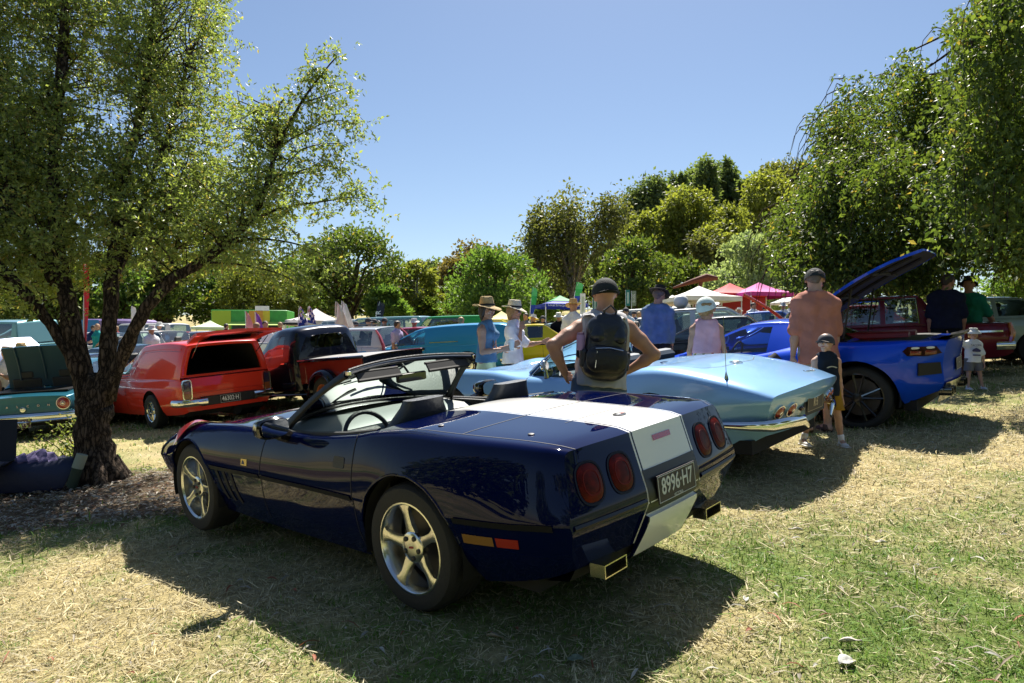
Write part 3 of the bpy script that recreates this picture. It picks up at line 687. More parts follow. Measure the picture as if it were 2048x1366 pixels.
    def seat(y, mt, top):
        b = MB(); S = [(.30, .44, .0), (.36, .46, .1), (.33, .50, .3), (.28, .52, .5), (.32, .36, .62), (.30, .30, .66), (.20, .27, top)]
        V = []; n = 14; F = []
        for i, (th, wd, h) in enumerate(S):
            cx = .58 - h * .30
            for q in squircle(.07 if h < .6 else .055, wd / 2, n, 3.5): V.append((cx + q[0] + .03 * (abs(q[1]) / .25)**2, y + q[1], .30 + h))
        for i in range(len(S) - 1):
            for k in range(n): F.append((i * n + k, i * n + (k + 1) % n, (i + 1) * n + (k + 1) % n, (i + 1) * n + k))
        F.append(tuple((len(S) - 1) * n + k for k in range(n))); b.add(V, F)
        b.box((.78, y, .36), (.46, .48, .14), bev=.04); s = b.build('seat', mt, car, sharp=50)
        b = MB(); b.tube([(.50 - .0, y + .17, .55), (.46, y + .18, .74)], [.04, .03], 8); b.tube([(.50, y - .17, .55), (.46, y - .18, .74)], [.04, .03], 8); b.build('bolster', mt, s)
        return s
    seat(.38, LE, .70); seat(-.38, LE, .70)
    return car, L
C4, C4L = build_c4()
settle(C4, .083, 4.162, R(138.1), tilt=(-.0112, -.0861, .0))
# ------------------------------------------------------------------ the other vehicles
def sec(yw, zs, zb, zc, tum=.93):
    h = zb - zs
    return [(.90 * yw, zs), (.97 * yw, zs + .22 * h), (yw, zs + .5 * h), (.995 * yw, zs + .75 * h), (.972 * yw, zb - .12 * h), (tum * yw, zb), (.5 * yw, zb + .7 * (zc - zb)), (0, zc)]
class Cab:
    """greenhouse of a closed car: roof, pillars, glass, all cut from one lofted surface"""
    def __init__(s, xb, xrt, xwt, xw, zb, zr, yb, yr, zcowl=None, zrear=None, crown=.05):
        s.p = (xb, xrt, xwt, xw); zc = zcowl or zb + .03; zre = zrear or zb + .03; K = []
        def S(y3, z3, ztop, zb_=zb): return [(yb, zb_ - .04), (yb, zb_), (yb + (y3 - yb) * .5 + .012, zb_ + (z3 - zb_) * .5), (y3, z3), (y3 * .93, z3 + (ztop - z3) * .55), (y3 * .55, z3 + (ztop - z3) * .9), (0, ztop)]
        K.append((xb, S(yb * .97, zb + .005, zre)))
        K.append(((xb + xrt) / 2, S((yr + yb) / 2, (zr - crown + zb) / 2 + .01, (zr + zre) / 2 + .015)))
        K.append((xrt, S(yr, zr - crown, zr))); K.append(((xrt + xwt) / 2, S(yr * 1.02, zr - crown + .008, zr + .018)))
        K.append((xwt, S(yr, zr - crown, zr))); K.append(((xw + xwt) / 2, S((yr + yb) / 2, (zr - crown + zb) / 2 + .01, (zr + zc) / 2 + .02)))
        K.append((xw, S(yb * .97, zb + .005, zc))); s.L = Loft(K, None, ())
    def build(s, car, body, glassm, wins, top=None, rearglass=True, dx=.05, trim=CHROME):
        xb, xrt, xwt, xw = s.p; L = s.L
        def split(x, t, sd):
            if t < 3:
                if t < 1.15: return 'cabin_side'
                for i, (a, b_) in enumerate(wins):
                    if a < x < b_ and t < 2.8: return 'side_window@%d%d' % (i, sd)
                return 'cabin_side'
            if x > xwt + .02: return 'windscreen' if t > 3.35 and x < xw - .03 else 'cabin_side'
            if x < xrt - .02: return 'rear_window' if (rearglass and t > 3.35 and x > xb + .05) else ('roof' if not rearglass else 'cabin_side')
            return 'roof'
        ex = [v for q in wins for v in q] + [xwt + .02, xrt - .02]
        return L.build(car, split, lambda n: glassm if n in ('side_window', 'windscreen', 'rear_window') else (top or body) if n == 'roof' else body, dx, 6, ex)
def interior(car, x0, x1, hw, z0, z1, rows=(.0,), mat=None, wheelx=None, colr=(.03, .03, .03), hr=True):
    m = mat or pm('interior_%.2f' % colr[0], colr, .6); b = MB()
    b.box(((x0 + x1) / 2, 0, z0), (x1 - x0, 2 * hw, .03)); b.build('cabin_floor', m, car)
    for xr in rows:
        for y in (hw * .5, -hw * .5):
            b = MB(); b.box((xr, y, z0 + .16), (.46, hw * .8, .16), bev=.04); b.box((xr - .24, y, z0 + .45), (.13, hw * .78, .52 if hr else .42), Matrix.Rotation(-.2, 3, 'Y'), bev=.04); hr and b.box((xr - .32, y, z0 + .76), (.09, hw * .36, .15), Matrix.Rotation(-.2, 3, 'Y'), bev=.03); b.build('seat', m, car)
    b = MB(); b.box((x1 - .1, 0, z1 - .12), (.25, 2 * hw, .16), bev=.04); b.build('dashboard', m, car)
    if wheelx:
        b = MB(); wx, wy = wheelx; b.tube([(wx + .06 * math.sin(2 * math.pi * k / 20) * -1, wy + math.cos(2 * math.pi * k / 20) * .18, z1 - .02 + math.sin(2 * math.pi * k / 20) * .17) for k in range(21)], .013, 6, cap=False); b.tube([(wx, wy, z1 - .02), (wx + .3, wy, z1 - .1)], .03, 6); b.tube([(wx, wy - .17, z1 - .02), (wx, wy + .17, z1 - .02)], .012, 5); b.build('steering_wheel', m, car)
def bumper(car, x, hw, z, mat=CHROME, h=.07, wrap=.25, s=-1, bow=.06, name='bumper', y0=None):
    P = []; ys = np.linspace(-hw, hw, 13) if y0 is None else np.linspace(y0, hw, 9)
    for y in ys: P.append((x + s * bow * (1 - (y / hw)**2), y, z))
    if y0 is None: P = [(x - s * wrap, -hw - .015, z)] + P
    P = P + [(x - s * wrap, hw + .015 if hw > 0 else hw - .015, z)]
    b = MB(); b.tube(P, h, 10, flat=((0, 0, 1), 1, .45)); return b.build(name, mat, car, sharp=60)
def mirror(car, p, mat, sd=1, w=.07, h=.05):
    b = MB(); p = Vector(p); b.tube([p, p + Vector((.0, sd * .06, .07))], [.012, .014], 6); b.ball(p + Vector((0.01, sd * .09, .10)), .075, 12, (.55, 1, .7)); m = b.build('door_mirror', mat, car)
    b = MB(); plaque(b, frame(p + Vector((-.03, sd * .09, .10)), Vector((-1, 0, 0))), squircle(.06, .04, 14, 2.4), 0, .002, 0); b.build('mirror_glass', pm('mirror', (.8, .82, .85), .02, 1), m)
def car_base(name, label, cat, keys, arches, P, wst, warp=None, tside=5, group=None, split=None, dx=.07, track=.06, und=.75, doors=(), caps=True, mats=None, rows=3, extra=()):
    car = thing(name, label, cat, group=group); L = Loft(keys, warp, arches)
    dl = list(doors)
    def sp_(x, t, sd):
        if split:
            q = split(x, t, sd)
            if q != '': return q
        for i, (a, b_) in enumerate(dl):
            if a < x < b_ and t < 5: return 'door@%d%d' % (i, sd)
        return 'body'
    parts = L.build(car, sp_, mats or (lambda n: P), dx, rows, [v for d in dl for v in d] + list(extra))
    if caps: L.cap(car, 'rear_panel', P, 0, 3, tside); L.cap(car, 'front_panel', P, 1, 3, tside)
    zb = max(.2, keys[len(keys) // 2][1][0][1]); ymid = keys[len(keys) // 2][1][2][0]
    wells(car, arches, lambda x: ymid - .02, .28); underbody(car, keys[0][0] + .2, keys[-1][0] - .2, arches, ymid * .82, zb + .01, zb + .12)
    st, r, rim, wd, rm = wst
    for xc, zc, ra in arches:
        for sd in (1, -1): wheel(car, xc, sd * (ymid - track - wd / 2), r, st, r, rim, wd, rm)
    for (a, b_), i in zip(dl, range(9)):
        for sd in (1, -1):
            d = parts.get('door@%d%d' % (i, sd))
            if d is None: continue
            for x in (a, b_): L.ribbon(d, [(x, .5), (x, 4.95)], .008, pm('gap_black', (.002, .002, .004), .7), side=sd, sub=12)
    return car, L, parts
ALLOY = pm('alloy', (.62, .62, .62), .25, 1); DKALLOY = pm('dark_alloy', (.02, .02, .022), .3, .6, coat=.5)
RED_L = pm('lens_red', (.42, .015, .01), .2, coat=1); AMB_L = pm('lens_amber', (.6, .22, .02), .2, coat=1); WHT_L = pm('lens_clear', (.75, .75, .72), .12, coat=1)
def lamp(car, L, y, z, rx, rz, mat=RED_L, end=0, bez=CHROME, dome=.02, p=2, name='tail_light', n=None):
    o = cappt(L, y, z, end); nn = n or capn(L, y, z, end); M = frame(o, nn); b = MB()
    ringpl(b, M, squircle(rx * 1.14, rz * 1.14, 24, p), squircle(rx, rz, 24, p), -.01, .012); t = b.build(name, bez, car)
    b = MB(); plaque(b, M, squircle(rx, rz, 24, p), 0, .004, dome, .75); b.build('lens', mat, t); return t
# ---------- pale blue classic roadster
def build_c2():
    P = paint('pale_blue_paint', (.25, .47, .78), .15, .3)
    T = [(-1.0, (.60, .36), (.68, .46), (.75, .60), (.765, .665), (.72, .695), (.60, .71), (.3, .73), .74), (-.85, (.66, .30), (.74, .44), (.80, .60), (.815, .66), (.775, .735), (.66, .765), (.33, .785), .79),
         (-.5, (.72, .26), (.80, .42), (.865, .60), (.87, .655), (.825, .80), (.72, .85), (.4, .865), .87), (0, (.75, .24), (.82, .40), (.885, .60), (.887, .655), (.825, .86), (.70, .915), (.40, .92), .92),
         (.4, (.76, .22), (.82, .38), (.875, .60), (.87, .655), (.80, .83), (.70, .885), (.4, .91), .915), (.9, (.76, .21), (.82, .38), (.865, .60), (.86, .655), (.79, .775), (.72, .805), (.4, .84), .85),
         (1.5, (.76, .21), (.82, .38), (.867, .60), (.862, .655), (.79, .785), (.68, .82), (.4, .865), .88), (2.0, (.76, .22), (.83, .38), (.88, .60), (.875, .655), (.79, .84), (.66, .865), (.35, .84), .86),
         (2.49, (.75, .23), (.83, .39), (.885, .60), (.88, .655), (.79, .85), (.63, .87), (.3, .81), .84), (3.0, (.70, .26), (.78, .38), (.83, .57), (.83, .61), (.75, .74), (.58, .755), (.3, .72), .74), (3.34, (.58, .32), (.66, .42), (.72, .53), (.72, .55), (.66, .60), (.5, .61), (.3, .61), .61)]
    K = [(k[0], list(k[1:8]) + [(0, k[8])]) for k in T]
    def warp(Q):
        Q = Q.copy(); x, y, z = Q.T; k = np.clip((-x - .45) / .55, 0, 1)**2
        Q[:, 0] = x - k * (.10 * (1 - (y / .76)**2) - np.clip(.66 - z, 0, .4) * .55); k2 = np.clip((x - 2.6) / .74, 0, 1)**2; Q[:, 0] += k2 * .14 * (1 - (y / .72)**2); return Q
    AR = ((0, .335, .375), (2.49, .335, .37))
    car, L, parts = car_base('classic_roadster', 'pale metallic blue open classic roadster behind the man with the backpack', 'car', K, AR, P, ('rally', .335, .20, .19, ALLOY), warp, 4, doors=((.50, 1.45),),
        split=lambda x, t, s: None if (.36 < x < 1.46 and t > 5) else ('bonnet' if x > 1.6 and t > 5.2 else ('rear_deck' if x < .36 and t > 5.2 else '')), dx=.05, rows=5, extra=(.36, 1.46, 1.6))
    g = pm('gap_black', (.002, .002, .004), .7); dk = parts['rear_deck']
    for sd in (1, -1): L.ribbon(dk, [(.34, 5.25), (0, 5.3), (-.32, 5.6), (-.40, 6.2), (-.40, 7)], .007, g, side=sd)
    L.ribbon(dk, [(.0, 5.4), (.0, 7)], .005, g); L.ribbon(dk, [(.0, 5.4), (.0, 7)], .005, g, side=-1)
    for y in (.60, .43, -.43, -.60): 
        t = lamp(car, L, y, .555, .056, .056, RED_L, dome=.022); o = cappt(L, y, .555); M = frame(o, capn(L, y, .555)) @ Matrix.Translation((0, 0, .022)); b = MB(); plaque(b, M, squircle(.02, .02, 14, 2), 0, .006, .002); b.build('lens_centre', CHROME, t)
    for sd in (1, -1):
        b = MB(); pth = [Vector((-.55, sd * .87, .47)), Vector((-.85, sd * .83, .47)), Vector((-.98, sd * .72, .465)), Vector((-1.05, sd * .50, .465)), Vector((-1.08, sd * .34, .46)), Vector((-1.09, sd * .27, .40))]
        b.tube(pth, [.02, .035, .045, .045, .045, .02], 10, flat=((0, 0, 1), 1, .4)); b.build('rear_bumper', CHROME, car, sharp=60)
        b = MB(); b.ball((-1.03, sd * .26, .54), .022, 10); b.build('reversing_light', pm('lens_dark', (.05, .01, .01), .2, coat=1), car)
    o = cappt(L, 0, .56) + Vector((-.012, 0, 0)); MB().sheet([[o + Vector((.006, y, z)) for z in (-.09, .09)] for y in (.23, -.23)]).build('plate_recess', pm('recess_black', (.006, .006, .007), .4), car)
    plate(car, frame(o, Vector((-1, 0, -.1))), 'R·S', col=(.06, .05, .04), tcol=(.6, .5, .35), size=.10)
    p = L.pt(-.62, 4.9, 1); b = MB(); b.lathe([(.018, 0), (.014, .02), (.006, .05), (.003, .06), (.0022, .50), (0, .51)], c=p, n=8); b.build('antenna', CHROME, dk)
    p = L.pt(-.38, 7, 1) + Vector((0, 0, .0)); b = MB(); plaque(b, frame(p, Vector((-.1, 0, 1)), (1, 0, 0)), squircle(.075, .055, 26, 2), -.004, .006, .003, .8); f = b.build('fuel_cap', CHROME, dk)
    b = MB(); b.ball(p + Vector((0, 0, .012)), .03, 12, (1, 1, .25)); b.build('cap_centre', pm('white_enamel', (.8, .8, .8), .4), f)
    p = L.pt(.10, 5.9, 1); b = MB(); b.box(p + Vector((0, 0, .012)), (.03, .10, .012), bev=.004); b.build('deck_handle', CHROME, dk)
    p = L.pt(-.86, 6.0, -1); n = L.nrm(-.86, 6.0, -1); text('Corvette', .062, CHROME, dk, frame(p + n * .003, n, (1, 0, .2)) , depth=.002)
    # screen and vent windows
    bl = [Vector((1.50 + .22 * (1 - (y / .66)**2), y, .84 + .04 * (1 - (y / .66)**2))) for y in np.linspace(.66, -.66, 13)]; tp = [Vector((1.02 + .10 * (1 - (y / .54)**2), y, 1.17 + .03 * (1 - (y / .54)**2))) for y in np.linspace(.54, -.54, 13)]
    gg = [[bl[i].lerp(tp[i], f) + Vector((0, 0, .02 * math.sin(math.pi * f))) for f in np.linspace(0, 1, 5)] for i in range(13)]
    b = MB(); b.tube(gg[0], .016, 6); b.tube(gg[12], .016, 6); b.tube(tp, .018, 6); b.tube(bl, .010, 6); ws = b.build('windscreen_frame', CHROME, car); MB().sheet(gg).build('windscreen', GLASS, ws)
    for sd in (1, -1):
        b = MB(); q = [(1.44, .70, .82), (1.10, .61, 1.13), (1.12, .66, .82)]; b.tube([(x, sd * y, z) for x, y, z in q[1:]], .009, 6); b.tube([(x, sd * y, z) for x, y, z in (q[0], q[1])], .008, 5); v = b.build('vent_frame', CHROME, car)
        MB().add([(x, sd * y, z) for x, y, z in q], [(0, 1, 2)]).build('vent_glass', GLASS, v)
    p = L.pt(1.22, 4.6, 1); b = MB(); b.tube([p, p + Vector((0, .01, .09))], [.028, .012], 8); b.lathe([(.0, .03), (.045, .028), (.055, .01), (.05, -.005), (0, -.006)], c=p + Vector((0, .015, .12)), ax='x', n=18); m = b.build('door_mirror', CHROME, parts['door@01'])
    DK = pm('interior_blue', (.03, .05, .08), .5); b = MB(); b.box((.95, 0, .30), (1.3, 1.4, .04)); b.box((.40, 0, .55), (.05, 1.40, .62)); b.box((.95, .72, .5), (1.2, .06, .60)); b.box((.95, -.72, .5), (1.2, .06, .60)); b.box((1.50, 0, .72), (.16, 1.36, .22), bev=.05); b.build('cabin_lining', DK, car)
    interior(car, .5, 1.3, .62, .33, .86, (.85,), DK, (1.15, -.35), hr=False)
    fb = MB(); fb.tube([(3.3, -.6, .48), (3.48, -.3, .46), (3.5, 0, .46), (3.48, .3, .46), (3.3, .6, .48)], .035, 8); fb.build('front_bumper', CHROME, car)
    b = MB(); b.tube([(1.70, .40, .905), (1.62, .15, .93), (1.58, .05, .95)], .006, 5); b.build('wiper', CHROME, car); b = MB(); b.tube([(1.70, -.10, .905), (1.62, -.35, .93)], .006, 5); b.build('wiper', CHROME, car)
    return car, L
# ---------- bright blue mid-engined coupe, engine hatch up
def build_c8():
    P = paint('electric_blue_paint', (.004, .07, .66), .1, .3)
    T = [(-.74, (.56, .42), (.60, .50), (.63, .66), (.64, .78), (.63, .90), (.58, .945), (.3, .955), .96), (-.62, (.66, .36), (.74, .50), (.77, .66), (.775, .78), (.76, .90), (.70, .945), (.4, .955), .96), (-.42, (.76, .28), (.86, .45), (.90, .66), (.90, .78), (.865, .905), (.78, .955), (.45, .965), .97),
         (0, (.84, .20), (.93, .42), (.97, .64), (.965, .76), (.915, .895), (.80, .955), (.5, .95), .95), (.6, (.82, .17), (.89, .35), (.915, .60), (.925, .72), (.88, .84), (.76, .92), (.5, .97), .99),
         (1.2, (.82, .16), (.88, .35), (.90, .55), (.905, .68), (.86, .79), (.78, .83), (.4, .88), .90), (1.8, (.82, .16), (.88, .35), (.91, .54), (.912, .66), (.865, .77), (.76, .80), (.4, .83), .85),
         (2.2, (.82, .16), (.88, .34), (.93, .52), (.935, .64), (.88, .765), (.74, .79), (.4, .765), .78), (2.72, (.80, .18), (.90, .35), (.965, .55), (.96, .64), (.88, .76), (.72, .77), (.4, .70), .70),
         (3.3, (.78, .18), (.86, .30), (.88, .46), (.87, .52), (.80, .61), (.6, .62), (.3, .57), .57), (3.68, (.6, .2), (.66, .26), (.68, .34), (.66, .40), (.6, .45), (.4, .46), (.2, .45), .45)]
    K = [(k[0], list(k[1:8]) + [(0, k[8])]) for k in T]
    def warp(Q):
        Q = Q.copy(); x, y, z = Q.T; k = np.clip((-x - .3) / .48, 0, 1)**2
        Q[:, 0] = x - k * (.10 * (1 - (y / .84)**2) + np.interp(z, [.3, .5, .7, .95], [-.10, 0, .0, .06])); k2 = np.clip((x - 2.8) / .9, 0, 1)**2; Q[:, 0] += k2 * .20 * (1 - (y / .68)**2); return Q
    AR = ((0, .355, .405), (2.72, .34, .385))
    car, L, parts = car_base('sports_coupe', 'electric blue mid-engined sports coupe with its engine hatch raised', 'car', K, AR, P, ('multi', .350, .265, .28, DKALLOY), warp, 4, doors=((.95, 1.95),), track=.0,
        split=lambda x, t, s: None if (-.45 < x < 2.05 and t > 5.4 and x > .1) else ('engine_bay' if -.56 < x <= .1 and t > 5.25 else ''), dx=.05, rows=5, extra=(-.56, .1, 2.05), mats=lambda n: BLACK if n == 'engine_bay' else P)
    CB = Cab(.10, .78, 1.28, 2.12, .84, 1.215, .80, .50, .86, .96); CB.build(car, P, glass('smoke_glass', (.38, .46, .48), .06), ((1.0, 1.95),), rearglass=True)
    interior(car, .6, 1.9, .65, .30, .82, (1.15,), colr=(.14, .01, .015), wheelx=(1.55, .36))
    for sd in (1, -1):   # black scoop behind the door
        L.ribbon(parts['body'], [(.92, 4.3), (.80, 3.2), (.62, 1.9), (.55, 1.2)], .10, BLACK, .004, 'side_scoop', sd)
        mirror(car, (1.80, sd * .86, .78), BLACK, sd)
        M = frame(L.pt(-.60, 3.55, sd) + L.nrm(-.60, 3.55, sd) * .004, L.nrm(-.60, 3.55, sd)); ol = [(-.19, -.035), (-.05, -.06), (.15, -.05), (.19, .0), (.14, .045), (-.14, .038)]; ol = ol if sd < 0 else [(-x, z) for x, z in reversed(ol)]
        b = MB(); plaque(b, M, ol, -.01, .006, 0, .96); t = b.build('tail_light', pm('lamp_black', (.03, .003, .003), .3, coat=.2, spec=.1), car)
        for x0, cc in ((.05, RED_L), (-.10, RED_L)):
            b = MB(); xx = -x0 * sd - .02 * sd; plaque(b, M @ Matrix.Translation((xx, -.008, 0)), [(-.06, -.035), (.05, -.035), (.06, .0), (-.05, .01)], .006, .010, .002); b.build('lens', pm('lamp_deep_red', (.20, .01, .008), .2, coat=1), t)
            b = MB(); plaque(b, M @ Matrix.Translation((xx, .028, 0)), squircle(.042, .012, 14, 2.5), .006, .010, .002); b.build('lens', WHT_L, t)
        b = MB(); M2 = frame(L.pt(-.66, 2.0, sd) + L.nrm(-.66, 2.0, sd) * .003, L.nrm(-.66, 2.0, sd)); plaque(b, M2, [(-.13, -.07), (.13, -.06), (.11, .06), (-.13, .06)], -.01, .006, 0, .95); b.build('rear_grille', BLACK, car)
        for y in (.62, .46):
            b = MB(); M3 = frame(Vector((-.82, sd * (y - .1), .40)), Vector((-1, 0, 0))); ringpl(b, M3, squircle(.06, .045, 18, 5), squircle(.05, .036, 18, 5), -.1, .02); b.build('exhaust_tip', pm('dark_chrome', (.15, .15, .15), .15, 1), car)
    MB().sheet([[cappt(L, y, z) + Vector((-.02 + .06 * (.5 - z), 0, 0)) for z in (.29, .36, .44, .50)] for y in np.linspace(.60, -.60, 13)]).build('diffuser', pm('carbon_black', (.008, .008, .009), .3, coat=.6), car)
    b = MB(); g = [[cappt(L, y, .945) + Vector((dx_, 0, dz)) for dx_, dz in ((.14, .012), (.02, .04), (-.05, .055), (-.045, .035), (.04, .0))] for y in np.linspace(.62, -.62, 15)]; b.sheet(g).build('rear_spoiler', pm('carbon_black', (.008, .008, .009), .3, coat=.6), car)
    plate(car, frame(cappt(L, 0, .66) + Vector((-.012, 0, 0)), Vector((-1, 0, 0))), '· ·', col=(.02, .015, .02), tcol=(.6, .6, .6))
    # raised hatch: outer skin, black lined underside with ribs
    hx, hz, A = .72, 1.16, R(30); ca, sa = math.cos(A), math.sin(A); g = []
    for k in range(13):
        d = 1.50 * k / 12; wdt = .52 + .26 * math.sin(min(1, k / 7) * 1.5) - .30 * max(0, (k - 9) / 3)**2; row = []
        for y in np.linspace(1, -1, 11): 
            lz = .035 * (1 - y * y) + .06 * math.sin(math.pi * k / 12); row.append(Vector((hx - d * ca + lz * sa * .9, wdt * y, hz + d * sa + lz * ca)))
        g.append(row)
    off = Vector((-sa, 0, -ca)) * .05; b = MB(); b.sheet(g); rim = [r_[0] for r_ in g] + g[-1][1:-1] + [r_[-1] for r_ in reversed(g)]
    b.sheet([[p, p + off * .6] for p in rim]); h = b.build('engine_hatch', P, car, sharp=50)
    g2 = [[p + off * (.55 if 0 < j < 10 else .5) + Vector((0, 0, 0)) for j, p in enumerate(r_)] for r_ in g]; HM = pm('hatch_lining', (.010, .006, .007), .7, bump=.15); MB().sheet(g2).build('lining', HM, h)
    for j in (3, 7): MB().tube([g2[k][j] + off * .2 for k in range(1, 12)], .022, 6).build('rib', HM, h)
    for k in (4, 8): MB().tube([g2[k][j] + off * .2 for j in range(1, 10)], .022, 6).build('rib', HM, h)
    b = MB(); b.tube([(.2, .55, .98), (.10, .52, 1.55)], .012, 6); b.tube([(.2, -.55, .98), (.10, -.52, 1.55)], .012, 6); b.build('gas_strut', BLACK, car)
    b = MB(); b.box((-.1, 0, .90), (.9, .9, .10), bev=.03)
    for y in (-.2, .2): b.tube([(-.4, y, .97), (.3, y, .97)], .06, 8)
    b.build('engine_cover', pm('engine_red', (.25, .02, .02), .4), car)
    return car, L
# ---------- orange-red panel van
def build_redvan():
    P = paint('orange_red_paint', (.72, .045, .022), .0, .3)
    K = [(x, sec(y, zs, zb, zc)) for x, y, zs, zb, zc in ((-1.22, .86, .34, .93, .94), (-1.1, .90, .30, .94, .95), (-.5, .94, .26, .94, .95), (0, .945, .24, .93, .94), (1.2, .945, .23, .91, .93), (2.0, .94, .23, .89, .93), (2.85, .93, .25, .86, .92), (3.5, .90, .30, .82, .86), (3.68, .86, .36, .78, .80))]
    AR = ((0, .33, .40), (2.85, .33, .39)); car, L, parts = car_base('panel_van', 'orange-red panel van with chrome quarter bumpers and its tailgate propped open', 'van', K, AR, P, ('mag', .325, .195, .21, CHROME), None, 5, doors=((1.15, 2.05),), track=-.005)
    # tall rear box + cab
    S = lambda x, yb, y3, zr, zt: (x, [(yb, .90), (yb, .96), ((yb + y3) / 2 + .02, (.96 + zr) / 2), (y3, zr), (y3 * .92, zr + (zt - zr) * .6), (y3 * .5, zt - .005), (0, zt)])
    KK = [S(-1.16, .86, .70, 1.50, 1.56), S(-1.0, .87, .725, 1.53, 1.60), S(-.3, .88, .74, 1.56, 1.64), (.6, S(0, .88, .73, 1.53, 1.61)[1]), S(1.05, .875, .68, 1.44, 1.50), S(1.35, .87, .62, 1.36, 1.41), (1.75, S(0, .87, .72, 1.15, 1.22)[1]), S(2.2, .87, .85, .965, .97)]
    C = Loft(KK)
    def split(x, t, s):
        if t > 3.35 and 1.40 < x < 2.17: return 'windscreen'
        if 1.12 < x < 1.98 and 1.15 < t < 2.8: return 'side_window@%d' % s
        return 'cabin_side' if t < 3 and x > 1.1 else 'van_body'
    vp = C.build(car, split, lambda n: GLASS if n in ('windscreen', 'side_window') else P, .06, 6, (1.12, 1.98, 1.40, 2.17))
    for sd in (1, -1):   # pressed swage line sweeping over the side, darker strip painted as its shade
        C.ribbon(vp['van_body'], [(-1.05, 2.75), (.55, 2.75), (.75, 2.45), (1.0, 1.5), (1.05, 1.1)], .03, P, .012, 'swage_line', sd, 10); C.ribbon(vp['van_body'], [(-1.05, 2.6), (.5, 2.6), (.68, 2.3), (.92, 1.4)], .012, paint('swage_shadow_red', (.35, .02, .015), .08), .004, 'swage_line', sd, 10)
    # rear opening
    x = -1.16; out = C.raw(np.full(25, x), np.linspace(1, 6, 25)); O = [(-y, z) for y, z in out] + [(y, z) for y, z in out[-2::-1]]; O = [(yy, zz) for yy, zz in O]
    cz = 1.24; I = [(y * .86, cz + (z - cz) * (.84 if z > cz else .86)) for y, z in O]; b = MB(); n = len(O)
    b.add([(x, y, z) for y, z in O] + [(x - .006, y * .97, z - .004) for y, z in O] + [(x + .01, y, z) for y, z in I] + [(x + .06, y, z) for y, z in I], [(i * n + k, i * n + (k + 1) % n, i * n + n + (k + 1) % n, i * n + n + k) for i in range(3) for k in range(n)])
    b.build('tailgate_opening', P, car)
    DK = pm('van_lining', (.01, .008, .008), .9); b = MB(); b.add([(x + .06, y, z) for y, z in I] + [(.95, y * .98, z) for y, z in I], [(k, (k + 1) % n, n + (k + 1) % n, n + k) for k in range(n)]); b.add([(.95, y, z) for y, z in I], [tuple(range(n))]); b.build('load_space', DK, car)
    b = MB(); g = []
    for k in range(9):
        d = .72 * k / 8; g.append([Vector((-1.16 - d * .985, y * (.68 + .14 * k / 8), 1.60 + d * .20 + .02 * math.sin(math.pi * k / 8) + .03 * (1 - y * y))) for y in np.linspace(1, -1, 9)])
    b.sheet(g); low = [[p + Vector((0, 0, -.05)) for p in r_] for r_ in g]; b.sheet(low); b.sheet([[g[i][0], low[i][0]] for i in range(9)]); b.sheet([[g[i][8], low[i][8]] for i in range(9)]); b.sheet([[g[8][j], low[8][j]] for j in range(9)])
    tg = b.build('raised_tailgate', P, car, sharp=50); b = MB(); b.box((-1.5, 0, 1.63), (.5, 1.0, .012), Matrix.Rotation(.2, 3, 'Y')); b.build('tailgate_glass', DGLASS, tg)
    b = MB(); b.tube([(-1.17, .62, 1.3), (-1.62, .66, 1.62)], .008, 5); b.tube([(-1.17, -.62, 1.3), (-1.62, -.66, 1.62)], .008, 5); b.build('gas_strut', CHROME, car)
    for sd in (1, -1):
        o = cappt(L, sd * .78, .73); M = frame(Vector((-1.225, sd * .78, .735)), Vector((-1, sd * .12, 0))); b = MB(); ringpl(b, M, squircle(.085, .185, 24, 6), squircle(.068, .168, 24, 6), -.03, .014); t = b.build('tail_light', CHROME, car)
        b = MB(); plaque(b, M @ Matrix.Translation((0, .06, 0)), squircle(.066, .10, 20, 7), 0, .006, .003); b.build('lens', pm('lens_blue_dark', (.03, .02, .06), .15, coat=1), t); b = MB(); plaque(b, M @ Matrix.Translation((0, -.09, 0)), squircle(.066, .075, 20, 7), 0, .006, .003); b.build('lens', pm('lens_brown', (.28, .07, .02), .15, coat=1), t)
        b = MB(); b.tube([(-.95, sd * .95, .50), (-1.2, sd * .92, .50), (-1.28, sd * .84, .50), (-1.30, sd * .62, .50), (-1.30, sd * .46, .50)], .062, 10, flat=((0, 0, 1), 1, .45)); b.build('quarter_bumper', CHROME, car, sharp=60)
    MB().box((-1.235, 0, .50), (.03, 1.1, .17), bev=.01).build('valance', BLACK, car)
    plate(car, frame(Vector((-1.256, .0, .50)), Vector((-1, 0, 0))), '46302·H', col=(.008, .008, .01), tcol=(.8, .8, .8), w=.40, h=.15, sub=None)
    b = MB(); b.box((-1.222, 0, .925), (.012, 1.5, .02)); b.build('tailgate_lip', P, car); b = MB(); b.box((-1.233, 0, .66), (.02, 1.36, .012), bev=.003); b.build('tailgate_crease', P, car)
    b = MB(); b.tube([(-.6, -.15, .26), (-1.1, -.2, .24)], .09, 8); b.tube([(0, -.8, .3), (0, .8, .3)], .06, 8); b.build('axle_and_tank', pm('underside', (.012, .012, .012), .9), car)
    interior(car, 1.0, 2.2, .75, .45, .98, (1.35,)); mirror(car, (1.95, .88, .95), CHROME, 1)
    return car
